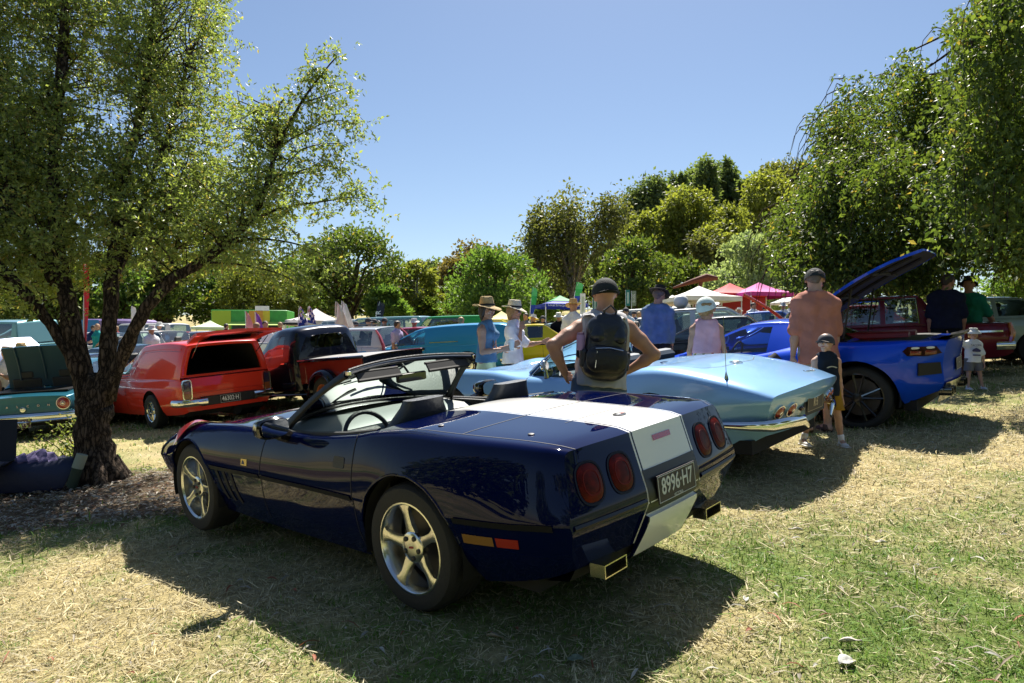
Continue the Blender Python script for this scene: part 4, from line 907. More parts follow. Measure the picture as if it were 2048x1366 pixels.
# ---------- black 1940s pickup
def build_pickup():
    P = paint('black_blue_paint', (.004, .006, .018), .1, .25); RD = paint('red_reflection_paint', (.16, .010, .008), .1, .3)  # RD: black bed with the red van's reflection put into its base colour
    car = thing('hot_rod_pickup', 'glossy black hot rod pickup, red reflection coloured into its bed, with rounded cab and flat tonneau cover', 'pickup')
    S = lambda x, yb, y3, zm, zr, zt, z0=.42: (x, [(yb * .96, z0), (yb, z0 + .25), (yb, 1.02), ((yb + y3) / 2 + .03, zm), (y3, zr), (y3 * .8, zr + (zt - zr) * .7), (y3 * .4, zt - .01), (0, zt)])
    C = Loft([S(.88, .70, .50, 1.2, 1.44, 1.50), S(.93, .76, .60, 1.26, 1.52, 1.61), S(1.1, .79, .66, 1.3, 1.58, 1.69), S(1.5, .80, .67, 1.3, 1.60, 1.715), S(1.85, .80, .64, 1.29, 1.55, 1.66), S(2.1, .80, .66, 1.2, 1.36, 1.44), S(2.38, .79, .72, 1.06, 1.12, 1.15)])
    def split(x, t, s):
        if 1.28 < x < 2.08 and 2.35 < t < 3.72: return 'side_window@%d' % s
        if x > 1.93 and t > 4.3: return 'windscreen'
        if 1.12 < x < 2.2 and t < 2.3: return 'door@%d' % s
        return 'cab'
    cp = C.build(car, split, lambda n: GLASS if 'wind' in n and n != 'cab' else (P), .05, 6, (1.28, 2.08, 1.93, 1.12, 2.2))
    # back wall with its window
    O = C.raw(np.full(30, .88), np.linspace(0, 7, 30)); O = [(-y, z) for y, z in O] + [(y, z) for y, z in O[-2::-1]]; W = squircle(.40, .135, len(O), 4); W = sorted(W, key=lambda p: math.atan2(p[1], p[0])); n = len(O)
    O2 = sorted(O, key=lambda p: math.atan2(p[1] - 1.36, p[0])); b = MB(); b.add([(.88, y, z) for y, z in O2] + [(.865, y, z + 1.36) for y, z in W] + [(.90, y, z + 1.36) for y, z in W], [(i * n + k, i * n + (k + 1) % n, i * n + n + (k + 1) % n, i * n + n + k) for i in range(2) for k in range(n)]); bw = b.build('back_wall', P, car, sharp=50)
    b = MB(); b.add([(.885, y, z + 1.36) for y, z in W], [tuple(range(n))]); b.build('rear_window', GLASS, bw)
    # bonnet and nose
    H = Loft([(x, [(y, z0), (y * 1.0, z1 - .12), (y * .86, z1 - .03), (y * .5, z1), (0, z1 + .01)]) for x, y, z0, z1 in ((2.36, .60, .5, 1.12), (2.8, .50, .5, 1.10), (3.3, .38, .5, 1.07), (3.55, .26, .5, 1.02), (3.62, .16, .52, .96))])
    H.build(car, lambda x, t, s: 'bonnet', lambda n: P, .08, 4); H.cap(car, 'grille', CHROME, 1, 3, 2)
    # bed
    b = MB()
    for sd in (1, -1): b.box((-.15, sd * .70, .78), (2.0, .05, .46), bev=.01)
    b.box((.84, 0, .78), (.05, 1.38, .46), bev=.01); b.box((-.15, 0, .58), (1.95, 1.38, .05)); bed = b.build('pickup_bed', RD, car); MB().box((-1.14, 0, .76), (.05, 1.42, .46), bev=.01).build('tailgate', P, bed)
    b = MB()
    for sd in (1, -1): b.tube([(-1.18, sd * .73, .985), (.86, sd * .73, 1.0)], .03, 8)
    b.build('bed_rail', P, bed); MB().sheet([[Vector((x, y, .985 + .03 * (x + 1.2) / 2 + .03 * (1 - (y / .7)**2))) for x in np.linspace(-1.2, .86, 5)] for y in np.linspace(.72, -.72, 9)]).build('tonneau_cover', pm('tonneau_vinyl', (.30, .29, .28), .5, bump=.1), bed)
    for sd in (1, -1):  # swept fenders + running board
        for xc, r, w0 in ((0, .46, .0), (2.85, .47, .0)):
            b = MB(); g = []
            for k in range(15):
                a = R(-12) + R(204) * k / 14; g.append([Vector((xc + math.cos(a) * (r - .05 * q), sd * y, .36 + math.sin(a) * (r - .05 * q) * 1.02)) for q, y in ((0, .60), (0, .76), (.35, .86), (1.4, .91), (2.2, .905))])
            b.sheet(g); b.build('fender', P, car, sharp=70)
        b = MB(); b.box((1.4, sd * .80, .36), (1.95, .22, .04), bev=.012); b.build('running_board', P, car)
        b = MB(); b.ball((3.2, sd * .62, .82), .12, 16, (1.3, 1, 1)); b.build('headlight', CHROME, car)
        for xc in (0, 2.85): wheel(car, xc, sd * .74, .34, 'steel', .34, .20, .19, pm('wheel_red', (.4, .12, .05), .35, coat=.5))
        b = MB(); p = Vector((2.18, sd * .80, 1.06)); b.tube([p, p + Vector((.1, sd * .16, .18))], .007, 5); b.lathe([(0, .01), (.055, .008), (.06, 0), (.05, -.01), (0, -.012)], c=p + Vector((.1, sd * .17, .21)), ax='x', n=16); b.build('door_mirror', CHROME, cp['door@%d' % sd])
        b = MB(); b.tube([(1.22, sd * .815, .98), (1.32, sd * .83, .98)], .012, 6); b.build('door_handle', CHROME, cp['door@%d' % sd])
    MB().box((-1.17, .5, .72), (.02, .12, .07), bev=.01).build('tail_light', RED_L, bed); MB().box((-1.17, -.5, .72), (.02, .12, .07), bev=.01).build('tail_light', RED_L, bed)
    MB().box((1.3, 0, .48), (4.2, 1.1, .12)).build('chassis', BLACK, car); interior(car, 1.0, 2.2, .66, .55, 1.08, (1.35,), wheelx=(1.8, -.3))
    b = MB(); b.tube([(-1.3, .70, .50), (-1.32, 0, .50), (-1.3, -.7, .50)], .05, 8); b.build('rear_bumper', CHROME, car)
    return car
# ---------- generic closed car
def closed_car(name, label, cat, col, dims, cab, wins, wst=None, metal=.2, group=None, top=None, lightc=None, doors=None, chrome=True, extra=None, glassm=None, dx=.10, fastmat=None, nolights=False):
    """dims: (x_tail, x_nose, halfwidth, z_sill, z_deck, z_belt, z_bonnet, z_nose, wheelbase)"""
    xt, xn, hw, zs, zd, zb, zh, zn, wb = dims; P = fastmat or paint(name + '_paint_%.3f_%.3f_%.3f' % col, col, metal, .3); xb, xrt, xwt, xw, zr, yr = cab
    K = [(x, sec(y, a, b_, c)) for x, y, a, b_, c in ((xt, hw * .88, zs + .12, zd - .03, zd), (xt + .12, hw * .95, zs + .06, zd - .01, zd + .02), (xt * .4, hw, zs + .02, (zd + zb) / 2, (zd + zb) / 2 + .03), (xb, hw, zs, zb - .01, zb + .02), ((xrt + xwt) / 2, hw, zs, zb, zb + .03), (xw, hw, zs, zb - .01, zb + .03), (wb, hw * .99, zs + .02, zh, zh + .035), (xn - .15, hw * .94, zs + .05, zn, zn + .03), (xn, hw * .86, zs + .12, zn - .06, zn - .05))]
    r = .32; AR = ((0, r, .375), (wb, r, .37)); car, L, parts = car_base(name, label, cat, K, AR, P, wst or ('rally', r, .2, .19, ALLOY), None, 5, group=group, doors=doors if doors is not None else ((xb + .65, xw - .25),), dx=dx, rows=2, track=0.01)
    c = Cab(xb, xrt, xwt, xw, zb + .015, zr, hw * .91, yr); c.build(car, P, glassm or GLASS, wins, top, dx=dx)
    interior(car, xb + .3, xw - .1, hw * .8, .42, zb + .02, ((xrt + xwt) / 2 + .05, (xrt + xwt) / 2 - .75), wheelx=(xwt + .0, -.33))
    if chrome:
        bumper(car, xt, hw * .93, zs + .24, CHROME); bumper(car, xn, hw * .93, zs + .22, CHROME, s=1)
    if not nolights:
        for sd in (1, -1):
            lamp(car, L, sd * hw * .68, zd - .17, .09, .06, lightc or RED_L, p=3); lamp(car, L, sd * hw * .62, zn - .16, .08, .08, WHT_L, end=1, name='headlight')
    if chrome:
        for sd in (1, -1): mirror(car, (xw - .3, sd * hw * .93, zb - .02), CHROME, sd)
    return car, L, parts, P
C2, _ = build_c2(); settle(C2, 1.79, 6.60, R(138), 2.49, 1.5)
C8, _ = build_c8(); settle(C8, 4.34, 8.30, R(140), 2.72, 1.6, -.03)
RV = build_redvan(); settle(RV, -6.2, 14.0, R(139), 2.85, 1.6)
PK = build_pickup(); settle(PK, -2.95, 13.7, R(139), 2.85, 1.4)
# ------------------------------------------------------------------ people: one continuous body surface grown round a posed skeleton
def surface_nets(f, lo, h):
    """f: 3-D array of signed distances -> vertices, quads"""
    n = f.shape; ins = f < 0; c = ins[:-1, :-1, :-1].astype(np.int8)
    tot = sum(ins[i:n[0] - 1 + i, j:n[1] - 1 + j, k:n[2] - 1 + k].astype(np.int8) for i in (0, 1) for j in (0, 1) for k in (0, 1))
    act = (tot > 0) & (tot < 8); idx = -np.ones(act.shape, np.int64); ii = np.argwhere(act); idx[tuple(ii.T)] = np.arange(len(ii))
    S = np.zeros((len(ii), 3)); W = np.zeros(len(ii)); cor = [(i, j, k) for i in (0, 1) for j in (0, 1) for k in (0, 1)]
    for a in cor:
        for ax in range(3):
            if a[ax]: continue
            b = list(a); b[ax] = 1; fa = f[ii[:, 0] + a[0], ii[:, 1] + a[1], ii[:, 2] + a[2]]; fb = f[ii[:, 0] + b[0], ii[:, 1] + b[1], ii[:, 2] + b[2]]
            cr = (fa < 0) != (fb < 0); t = np.where(cr, fa / (fa - fb + 1e-12), 0); p = np.array(a, float)[None] + 0 * S; p[:, ax] += t; S += p * cr[:, None]; W += cr
    V = (ii + S / W[:, None]) * h + lo; Q = []
    for ax in range(3):
        o = [0, 0, 0]; o[ax] = 1; a = ins[:n[0] - o[0], :n[1] - o[1], :n[2] - o[2]]; b = ins[o[0]:, o[1]:, o[2]:]; e = np.argwhere(a != b); u, v = (ax + 1) % 3, (ax + 2) % 3
        e = e[(e[:, u] > 0) & (e[:, v] > 0) & (e[:, u] < act.shape[u]) & (e[:, v] < act.shape[v]) & (e[:, ax] < act.shape[ax])]
        fl = a[tuple(e.T)]; q = []
        for du, dv in ((1, 1), (0, 1), (0, 0), (1, 0)):
            w_ = e.copy(); w_[:, u] -= du; w_[:, v] -= dv; q.append(idx[tuple(w_.T)])
        q = np.stack(q, 1); q[~fl] = q[~fl][:, ::-1]; Q.append(q)
    Q = np.concatenate(Q); return V, Q[(Q >= 0).all(1)]
def sdf(prims, h, k=.03, cuts=(), pad=.04):
    """prims: (a, b, ra, rb, squash) round cones, smoothly united; cuts: (point, normal) keep the side against the normal"""
    A = np.array([list(p[0]) + list(p[1]) for p in prims], float); r = np.array([max(p[2], p[3]) for p in prims])
    lo = np.minimum(A[:, :3], A[:, 3:]).min(0) - r.max() - pad; hi = np.maximum(A[:, :3], A[:, 3:]).max(0) + r.max() + pad
    n = np.ceil((hi - lo) / h).astype(int) + 1; F = np.full(n, 1.0)
    ax = [lo[i] + h * np.arange(n[i]) for i in range(3)]
    for a, b, ra, rb, sq in prims:
        a = np.array(a, float); b = np.array(b, float); m = max(ra, rb) * 1.1 + .07 + k
        i0 = np.clip(((np.minimum(a, b) - m - lo) / h).astype(int), 0, n - 1); i1 = np.clip(((np.maximum(a, b) + m - lo) / h).astype(int) + 2, 1, n)
        sl_ = tuple(slice(i0[i], i1[i]) for i in range(3)); X, Y, Z = np.meshgrid(ax[0][sl_[0]], ax[1][sl_[1]], ax[2][sl_[2]], indexing='ij')
        P = np.stack([X, Y, Z], -1); q = np.array(sq if sq else (1, 1, 1), float); Pa = (P - a) / q; ba = (b - a) / q; bb = ba @ ba
        t = np.clip((Pa @ ba) / bb, 0, 1) if bb > 1e-12 else np.zeros(P.shape[:3]); d = (np.linalg.norm(Pa - t[..., None] * ba, axis=-1) - (ra + (rb - ra) * t)) * q.min()
        f = F[sl_]; hh = np.clip(.5 + .5 * (f - d) / k, 0, 1); F[sl_] = f * (1 - hh) + d * hh - k * hh * (1 - hh)
    if cuts:
        X, Y, Z = np.meshgrid(*ax, indexing='ij')
        for p, nn in cuts: nn = np.array(nn, float); nn /= np.linalg.norm(nn); F = np.maximum(F, (X - p[0]) * nn[0] + (Y - p[1]) * nn[1] + (Z - p[2]) * nn[2])
    return surface_nets(F, lo, h)
def vec(*a): return np.array(a, float)
def nz(v): v = np.array(v, float); return v / np.linalg.norm(v)
def skin(c): return pm('skin_%.2f' % c[1], c, .5, bump=.12, bscale=90, var=.08, vscale=20, spec=.4)
SK1 = (.44, .235, .155); SK2 = (.50, .29, .20); SK3 = (.36, .17, .11)
class Person:
    """x forward, y left, z up, feet at the origin"""
    def __init__(s, label, H=1.75, build=1.0, pose=None, sk=SK1, h=.012, fem=False, child=False, group=None, hands=True, cat='person'):
        s.o = thing('person', label, cat, group=group); s.H = H; s.B = build; s.h = h; u = H / 1.75; s.u = u; p = pose or {}; hd = 1.32 if H < 1 else (1.24 if child else 1.10); s.hd = hd * u
        sk_ = skin(sk); s.sk = sk_; lean = vec(*p.get('lean', (0, 0, 1))); lean = lean / np.linalg.norm(lean); hipz = (.50 if child else .525) * H; pel = vec(0, 0, hipz); s.pel = pel
        tl = (.300 if not child else .285) * H; neck = pel + lean * tl; s.neck = neck; s.lean = lean; tw = p.get('twist', 0); L = vec(-math.sin(tw), math.cos(tw), 0); s.Lv = L; Fw = vec(math.cos(tw), math.sin(tw), 0); s.Fw = Fw
        shw = (.093 if fem or child else .106) * H * (1 + .35 * (build - 1)); s.j = {}; J = s.j; J['neck'] = neck
        for sd, nm in ((1, 'L'), (-1, 'R')):
            sh = neck + L * sd * shw - lean * .060 * H; ua, fa = p.get('arm' + nm, ((.03, .12 * sd, -1), (.12, .02 * sd, -1)))
            el = sh + nz(ua) * .165 * H; wr = el + nz(fa) * .145 * H; J['sh' + nm], J['el' + nm], J['wr' + nm] = sh, el, wr; J['fa' + nm] = nz(fa)
            hp = pel + vec(0, .052 * H * sd, -.01 * H); th, sn = p.get('leg' + nm, ((.0, .03 * sd, -1), (0, .0, -1))); kn = hp + nz(th) * .245 * H; an = kn + nz(sn) * (hipz - .01 * H - .245 * H - .04 * H); J['hp' + nm], J['kn' + nm], J['an' + nm] = hp, kn, an
        dz = min(J['anL'][2], J['anR'][2]) - .04 * H
        s.hips = 0
        for k_ in J:
            if k_[:2] != 'fa': J[k_] = J[k_] - vec(0, 0, dz)
        s.pel = pel = pel - vec(0, 0, dz); s.neck = neck = J['neck']
        B = build; w = B; T = []; c1 = pel + lean * .02 * H; c2 = pel + lean * .12 * H; c3 = pel + lean * .215 * H; fl = (.66, 1, 1) if abs(tw) < .8 else (1, .8, 1)
        hipr, war, chr_ = (.094, .064, .070) if fem else (.084, .072, .078)
        if child: hipr, war, chr_ = .074, .066, .069
        s.torso = []
        for a, b, ra, rb, off in ((c1, c2, hipr * H * w * .86, war * H * w, .035), (c2, c3, war * H * w, chr_ * H * w, .040)):
            for sd in (1, -1): s.torso.append((a + L * sd * off * H * .9, b + L * sd * off * H, ra * .92, rb * .92, fl))
        s.torso.append((c3 + L * .055 * H, J['shL'], chr_ * H * .72 * w, .036 * H * w, None)); s.torso.append((c3 - L * .055 * H, J['shR'], chr_ * H * .72 * w, .036 * H * w, None)); s.torso.append((J['shL'], J['shR'], .026 * H, .026 * H, None))
        s.trap = [(neck + lean * .004 * H, J['sh' + nm] * .78 + neck * .22 + lean * .014 * H, .036 * H, .026 * H, None) for nm in 'LR']; s.torso += s.trap
        s.torso.append((neck - lean * .03 * H, neck, .045 * H, .034 * H, None))
        if B > 1.15: s.torso.append((pel + Fw * .05 * H + lean * .06 * H, pel + Fw * .045 * H + lean * .10 * H, .082 * H * B, .08 * H * B, (.9, 1, 1)))
        if fem and not child:
            for sd in (1, -1): q = c3 + L * sd * .047 * H + Fw * .045 * H - lean * .005 * H; s.torso.append((q, q + Fw * .005, .040 * H, .034 * H, None))
        T += s.torso; s.arms = {}; s.legs = {}; m = (1.0 if not fem else .84) * (.9 if child else 1); mb = m * (1 + .5 * (B - 1))
        for nm in 'LR':
            sh, el, wr = J['sh' + nm], J['el' + nm], J['wr' + nm]; mid = (el * .65 + wr * .35); s.arms[nm] = [(sh, sh * .55 + el * .45, .036 * H * mb, .032 * H * mb, None), (sh * .55 + el * .45, el, .032 * H * mb, .024 * H * mb, None), (el, mid, .024 * H * mb, .0255 * H * mb, None), (mid, wr, .0255 * H * mb, .0155 * H * mb, None)]; T += s.arms[nm]
            hp, kn, an = J['hp' + nm], J['kn' + nm], J['an' + nm]; cf = kn * .65 + an * .35 - Fw * .008 * H; s.legs[nm] = [(hp, kn, .054 * H * (mb if fem else mb) * 1.0, .034 * H * mb, None), (kn, cf, .033 * H * mb, .034 * H * mb, None), (cf, an, .034 * H * mb, .021 * H * mb, None)]; T += s.legs[nm]
            T.append((an, an + Fw * .085 * H - vec(0, 0, .026 * H), .022 * H, .015 * H, None)); T.append((an - Fw * .02 * H - vec(0, 0, .018 * H), an + Fw * .03 * H - vec(0, 0, .02 * H), .02 * H, .018 * H, None))
        # head
        hp_ = p.get('head', (1, 0, 0)); f = nz(hp_); up = p.get('headup', (0, 0, 1)); up = nz(np.array(up) - f * np.dot(f, up)); l = np.cross(up, f); s.f, s.up_, s.l = f, up, l; D = s.hd
        hc = neck + nz(lean * .6 + up * .5) * (.070 * H) + up * .040 * D + f * .012 * D; s.hc = hc
        def hpt(a, b, c): return hc + f * a * D + l * b * D + up * c * D
        s.hpt = hpt; T.append((neck - lean * .01 * H, hc - up * .03 * D - f * .012 * D, (.036 if fem or child else .042) * H, (.042 if fem or child else .054) * D, None))
        T += [(hpt(-.012, 0, .028), hpt(.006, 0, .034), .085 * D, .080 * D, None), (hpt(.02, 0, -.03), hpt(.045, 0, -.068), .062 * D, .036 * D, None), (hpt(.055, 0, -.075), hpt(.062, 0, -.078), .024 * D, .02 * D, None)]
        V, F = sdf(T, h * 1.22 if h < .02 else h, .022 * u)
        Vs, Fs = [V], [F]; n0 = len(V)
        # finer head features and hands
        hh = min(h, .006) if h < .02 else h; Fp = [(hpt(.078, 0, .012), hpt(.096, 0, -.016), .008 * D, .013 * D, None), (hpt(.076, .022, .034), hpt(.076, -.022, .034), .012 * D, .012 * D, None), (hpt(.074, .016, -.042), hpt(.074, -.016, -.042), .011 * D, .011 * D, None), (hpt(.072, .04, -.008), hpt(.05, .05, -.03), .018 * D, .018 * D, None), (hpt(.072, -.04, -.008), hpt(.05, -.05, -.03), .018 * D, .018 * D, None),
              (hpt(-.004, .079, .018), hpt(.0, .081, -.016), .016 * D, .009 * D, None), (hpt(-.004, -.079, .018), hpt(.0, -.081, -.016), .016 * D, .009 * D, None), (hpt(.0, 0, .02), hpt(.02, 0, .0), .074 * D, .07 * D, None)]
        if h < .03:
            V2, F2 = sdf(Fp, hh, .010 * u); Vs.append(V2); Fs.append(F2 + n0); n0 += len(V2)
        if hands and h < .03:
            for nm, sd in (('L', 1), ('R', -1)):
                d = s.j['fa' + nm]; hdv = nz(p.get('hand' + nm, d)); wr = J['wr' + nm]; inw = np.array(p.get('palm' + nm, (0, -sd, 0)), float); inw = nz(inw - hdv * np.dot(inw, hdv)); side = np.cross(hdv, inw) * sd; q = H / 1.75 if not child else H / 1.6; curl = p.get('curl', .35); Q = []
                pc = wr + hdv * .085 * q; Q.append((wr - d * .02, wr + hdv * .02 * q, .021 * q, .020 * q, None))
                thd = side if np.dot(side, (1, 0, 0)) > 0 or True else -side
                for i, (o, ln) in enumerate(((.030, .070), (.010, .080), (-.010, .074), (-.029, .058))):
                    b0 = wr + thd * o * .6 * q + hdv * .02 * q; kn = pc + thd * o * q; Q.append((b0, kn, .015 * q, .0125 * q, None))
                    d1 = nz(hdv + inw * curl); d2 = nz(hdv + inw * curl * 3.2); m1 = kn + d1 * ln * .52 * q; Q.append((kn, m1, .0098 * q, .0088 * q, None)); Q.append((m1, m1 + d2 * ln * .48 * q, .0088 * q, .0074 * q, None))
                t0 = wr + thd * .018 * q + hdv * .025 * q; t1 = t0 + nz(thd + hdv * .8 + inw * .3) * .042 * q; Q.append((t0, t1, .014 * q, .011 * q, None)); Q.append((t1, t1 + nz(hdv + thd * .35 + inw * .3) * .034 * q, .0105 * q, .0085 * q, None))
                V3, F3 = sdf(Q, .0055 * max(q, .7), .006, pad=.02); Vs.append(V3); Fs.append(F3 + n0); n0 += len(V3)
        s.body = mesh('body', np.concatenate(Vs), np.concatenate(Fs), sk_, s.o, True)
        if h < .03:
            for sd, nm in ((1, 'l'), (-1, 'r')):
                e = hpt(.073, .030 * sd, .014); b = MB(); b.ball(e, .0115 * D, 10); ey = b.build('eye', pm('eye_white', (.7, .68, .66), .25), s.o); b = MB(); b.ball(e + f * .0075 * D, .0062 * D, 8); b.build('iris', pm('iris', (.03, .02, .012), .15), ey)
            b = MB(); b.tube([hpt(.083, .022, -.042), hpt(.088, 0, -.040), hpt(.083, -.022, -.042)], [.003 * D, .0055 * D, .003 * D], 6); b.build('mouth', pm('lips', (.30, .09, .08), .45), s.o)
    def cloth(s, name, mat, prims, h=None, k=.03, cuts=(), pad=.03):
        V, F = sdf(prims, h or (s.h * 1.15 if s.h < .02 else s.h), k, cuts, pad); 
        if h is None or h < .03:   # folds
            n = np.sin(V[:, 2] * 24 + V[:, 1] * 33 + 2 * np.sin(V[:, 1] * 9)) * np.sin(V[:, 1] * 27 - V[:, 2] * 11 + V[:, 0] * 17 + 1.3) + .5 * np.sin(V[:, 2] * 55 - V[:, 1] * 30); V = V + .0055 * s.u * (n[:, None] + .55) * nz_rows(V - V.mean(0))
        return mesh(name, V, F, mat, s.o, True)
    def grow(s, pr, g): return [(a, b, ra + g, rb + g, q) for a, b, ra, rb, q in pr]
    def shirt(s, mat, sleeve=.8, hem=-.02, g=.012, name='shirt', neckcut=True, loose=0, low=.0):
        H = s.H; P = s.grow(s.torso[:9], g * s.u + .002) + s.grow(s.torso[10:], g * s.u); J = s.j
        a = s.pel + s.lean * (hem * H); P.append((a + s.Lv * .028 * H, s.pel + s.Lv * .03 * H + s.lean * .08 * H, (.084 if s.B <= 1.15 else .094) * H * s.B + loose, .070 * H * s.B + loose * .6, (.88, 1, 1))); P.append((a - s.Lv * .028 * H, s.pel - s.Lv * .03 * H + s.lean * .08 * H, (.084 if s.B <= 1.15 else .094) * H * s.B + loose, .070 * H * s.B + loose * .6, (.88, 1, 1)))
        for nm in 'LR':
            if sleeve > 0:
                sh, el, wr = J['sh' + nm], J['el' + nm], J['wr' + nm]
                if sleeve <= 1: e = sh + (el - sh) * sleeve; P.append((sh - s.lean * .020 * H, e, .041 * H * s.B**.5, .043 * H * s.B**.5, None))
                else: e = el + (wr - el) * (sleeve - 1); P += [(sh, el, .040 * H, .034 * H, None), (el, e, .034 * H, .024 * H, None)]
        cuts = [(a, -s.lean)]
        if neckcut: cuts.append((s.neck + s.lean * .022 * H, s.lean - s.Fw * .25))
        return s.cloth(name, mat, P, cuts=cuts)
    def sleevecap(s): pass
    def tank(s, mat, hem=-.02, g=.010, name='singlet', loose=0):
        """sleeveless top: torso shell cut in from the arm holes"""
        H = s.H; J = s.j; P = s.grow(s.torso[:9], g * s.u + .002) + s.grow(s.torso[10:], g * s.u) ; a = s.pel + s.lean * hem * H
        P.append((J['neck'] - s.lean * .035 * H, J['neck'] - s.lean * .02 * H, .052 * H, .045 * H, None)); P.append((J['shL'] * .72 + J['neck'] * .28, J['shR'] * .72 + J['neck'] * .28, .042 * H, .042 * H, None))
        for sd in (1, -1): P.append((a + s.Lv * .028 * H * sd, s.pel + s.Lv * .03 * H * sd + s.lean * .08 * H, .085 * H * s.B + loose, .07 * H * s.B + loose, (.88, 1, 1)))
        c = [(a, -s.lean), (s.neck + s.lean * .020 * H, s.lean - s.Fw * .3)] + [(J['sh' + nm] - s.Lv * sd * .006 * H, s.Lv * sd + s.lean * .12) for nm, sd in (('L', 1), ('R', -1))]
        return s.cloth(name, mat, P, cuts=c)
    def shorts(s, mat, to=.8, g=.020, name='shorts', flare=.0, top=.06):
        H = s.H; J = s.j; P = []; c = []
        for nm, sd in (('L', 1), ('R', -1)):
            hp, kn, an = J['hp' + nm], J['kn' + nm], J['an' + nm]
            if to <= 1: e = hp + (kn - hp) * to; P.append((hp, e, .058 * H * s.B + g * .5, .050 * H * s.B + g + flare, None))
            else: e = kn + (an - kn) * (to - 1); P += [(hp, kn, .058 * H * s.B + g * .4, .040 * H + g, None), (kn, e, .040 * H + g, .030 * H + g, None)]
            P.append((s.pel + s.Lv * .032 * H * sd - vec(0, 0, .01), s.pel + s.Lv * .034 * H * sd + s.lean * top * H * .7, .068 * H * s.B + .006, .062 * H * s.B + .006, (.72, 1, 1)))
        c = [(s.pel + s.lean * top * H, s.lean)]
        if to <= 1: c.append(((J['hpL'] + (J['knL'] - J['hpL']) * to + J['hpR'] + (J['knR'] - J['hpR']) * to) / 2, (0, 0, -1)))
        return s.cloth(name, mat, P, cuts=c, k=.02)
    def skirt(s, mat, to=.5, flare=.05, name='skirt', top=.06):
        H = s.H; a = s.pel + s.lean * top * H; e = s.pel - vec(0, 0, to * H)
        P = [(a + s.Lv * .03 * H, e + s.Lv * .03 * H, .060 * H, .072 * H + flare, (.85, 1, 1)), (a - s.Lv * .03 * H, e - s.Lv * .03 * H, .060 * H, .072 * H + flare, (.85, 1, 1))]; return s.cloth(name, mat, P, cuts=[(a, (0, 0, 1)), (e, (0, 0, -1))])
    def shoes(s, mat, sole=None):
        for nm in 'LR':
            an = s.j['an' + nm]; H = s.H; F = s.Fw; P = [(an - vec(0, 0, .004 * H), an - vec(0, 0, .022 * H) - F * .012 * H, .027 * H, .024 * H, None), (an - vec(0, 0, .022 * H) - F * .01 * H, an + F * .10 * H - vec(0, 0, .028 * H), .026 * H, .019 * H, None)]
            V, Fc = sdf(P, max(.006, s.h * .6), .012, cuts=[((0, 0, an[2] - .04 * H - .002), (0, 0, -1))]); sh = mesh('shoe', V, Fc, mat, s.o, True)
            if sole: b = MB(); b.box(tuple(an + F * .04 * H - vec(0, 0, .037 * H)), (.165 * H, .056 * H, .012 * H), Matrix.Rotation(math.atan2(F[1], F[0]), 3, 'Z'), bev=.005); b.build('sole', sole, sh)
    def sock(s, mat):
        for nm in 'LR': an = s.j['an' + nm]; kn = s.j['kn' + nm]; V, Fc = sdf([(an, an + (kn - an) * .22, .024 * s.H, .027 * s.H, None)], .008, .01); mesh('sock', V, Fc, mat, s.o, True)
    def hair(s, mat, L=0, under=False, name='hair'):
        D = s.hd; p = s.hpt; P = [(p(-.022, 0, .036), p(-.004, 0, .044), .086 * D, .082 * D, None), (p(-.05, 0, .0), p(-.05, 0, -.03), .058 * D, .045 * D, None)]
        if L: P += [(p(-.045, .03, -.02), p(-.05, .028, -.03 - L), .045 * D, .03 * D, None), (p(-.045, -.03, -.02), p(-.05, -.028, -.03 - L), .045 * D, .03 * D, None), (p(-.0, .07, .01), p(-.02, .07, -.05), .025 * D, .02 * D, None), (p(-.0, -.07, .01), p(-.02, -.07, -.05), .025 * D, .02 * D, None)]
        return s.cloth(name, mat, P, h=min(s.h, .01) if s.h < .03 else s.h, k=.02, cuts=([(p(.05, 0, .02), s.f + s.up_ * -.5)] if not L else [(p(.046, 0, .03), s.f - s.up_ * .45)]) + ([(p(0, 0, .05), s.up_)] if under else []))
    def hatM(s, tilt=0):
        M = Matrix.Identity(4)
        f = Vector(s.f); u = Vector(s.up_); l = Vector(s.l); f2 = (f * math.cos(tilt) - u * math.sin(tilt)); u2 = (u * math.cos(tilt) + f * math.sin(tilt))
        for i in range(3): M[i][0], M[i][1], M[i][2], M[i][3] = f2[i], l[i], u2[i], s.hc[i]
        return M
    def hat(s, mat, band=None, brim=.075, crown=.105, top=.8, tilt=.05, droop=.02, z=.055, name='hat', pinch=True, soft=0):
        D = s.hd; M = s.hatM(tilt); b = MB(); r0 = .092 * D; pr = [(r0 + brim * D, z - droop * .4), (r0 + brim * D * .96, z - droop * .4 + .006), (r0 + brim * .45 * D, z + .002), (r0 * 1.02, z + .008), (r0 * .99, z + .03)]
        pr += [(r0 * (1 - (1 - top) * .5), z + crown * .6), (r0 * top, z + crown * .96), (r0 * top * .8, z + crown), (0.001, z + crown * (.88 if pinch else 1.02))]
        n = 30; V = []; F = []
        for i, (r_, h_) in enumerate(pr):
            for k in range(n):
                th = 2 * math.pi * k / n; x, y = math.cos(th) * r_ * 1.08, math.sin(th) * r_ * .94; zz = h_
                if i < 3: zz += -droop * math.cos(th) * (r_ / r0 - 1) + (.035 * abs(math.sin(th))**2 - (.02 if math.cos(th) > 0 else 0.0)) * (r_ / r0 - 1) * (1 if not soft else -1.0)
                if pinch and i > 5 and math.cos(th) > .3: y *= .75
                V.append(M @ Vector((x, y, zz * (D if i > 3 else 1))))
        for i in range(len(pr) - 1):
            for k in range(n): F.append((i * n + k, i * n + (k + 1) % n, (i + 1) * n + (k + 1) % n, (i + 1) * n + k))
        o = b.add(V, F).build(name, mat, s.o, sharp=50)
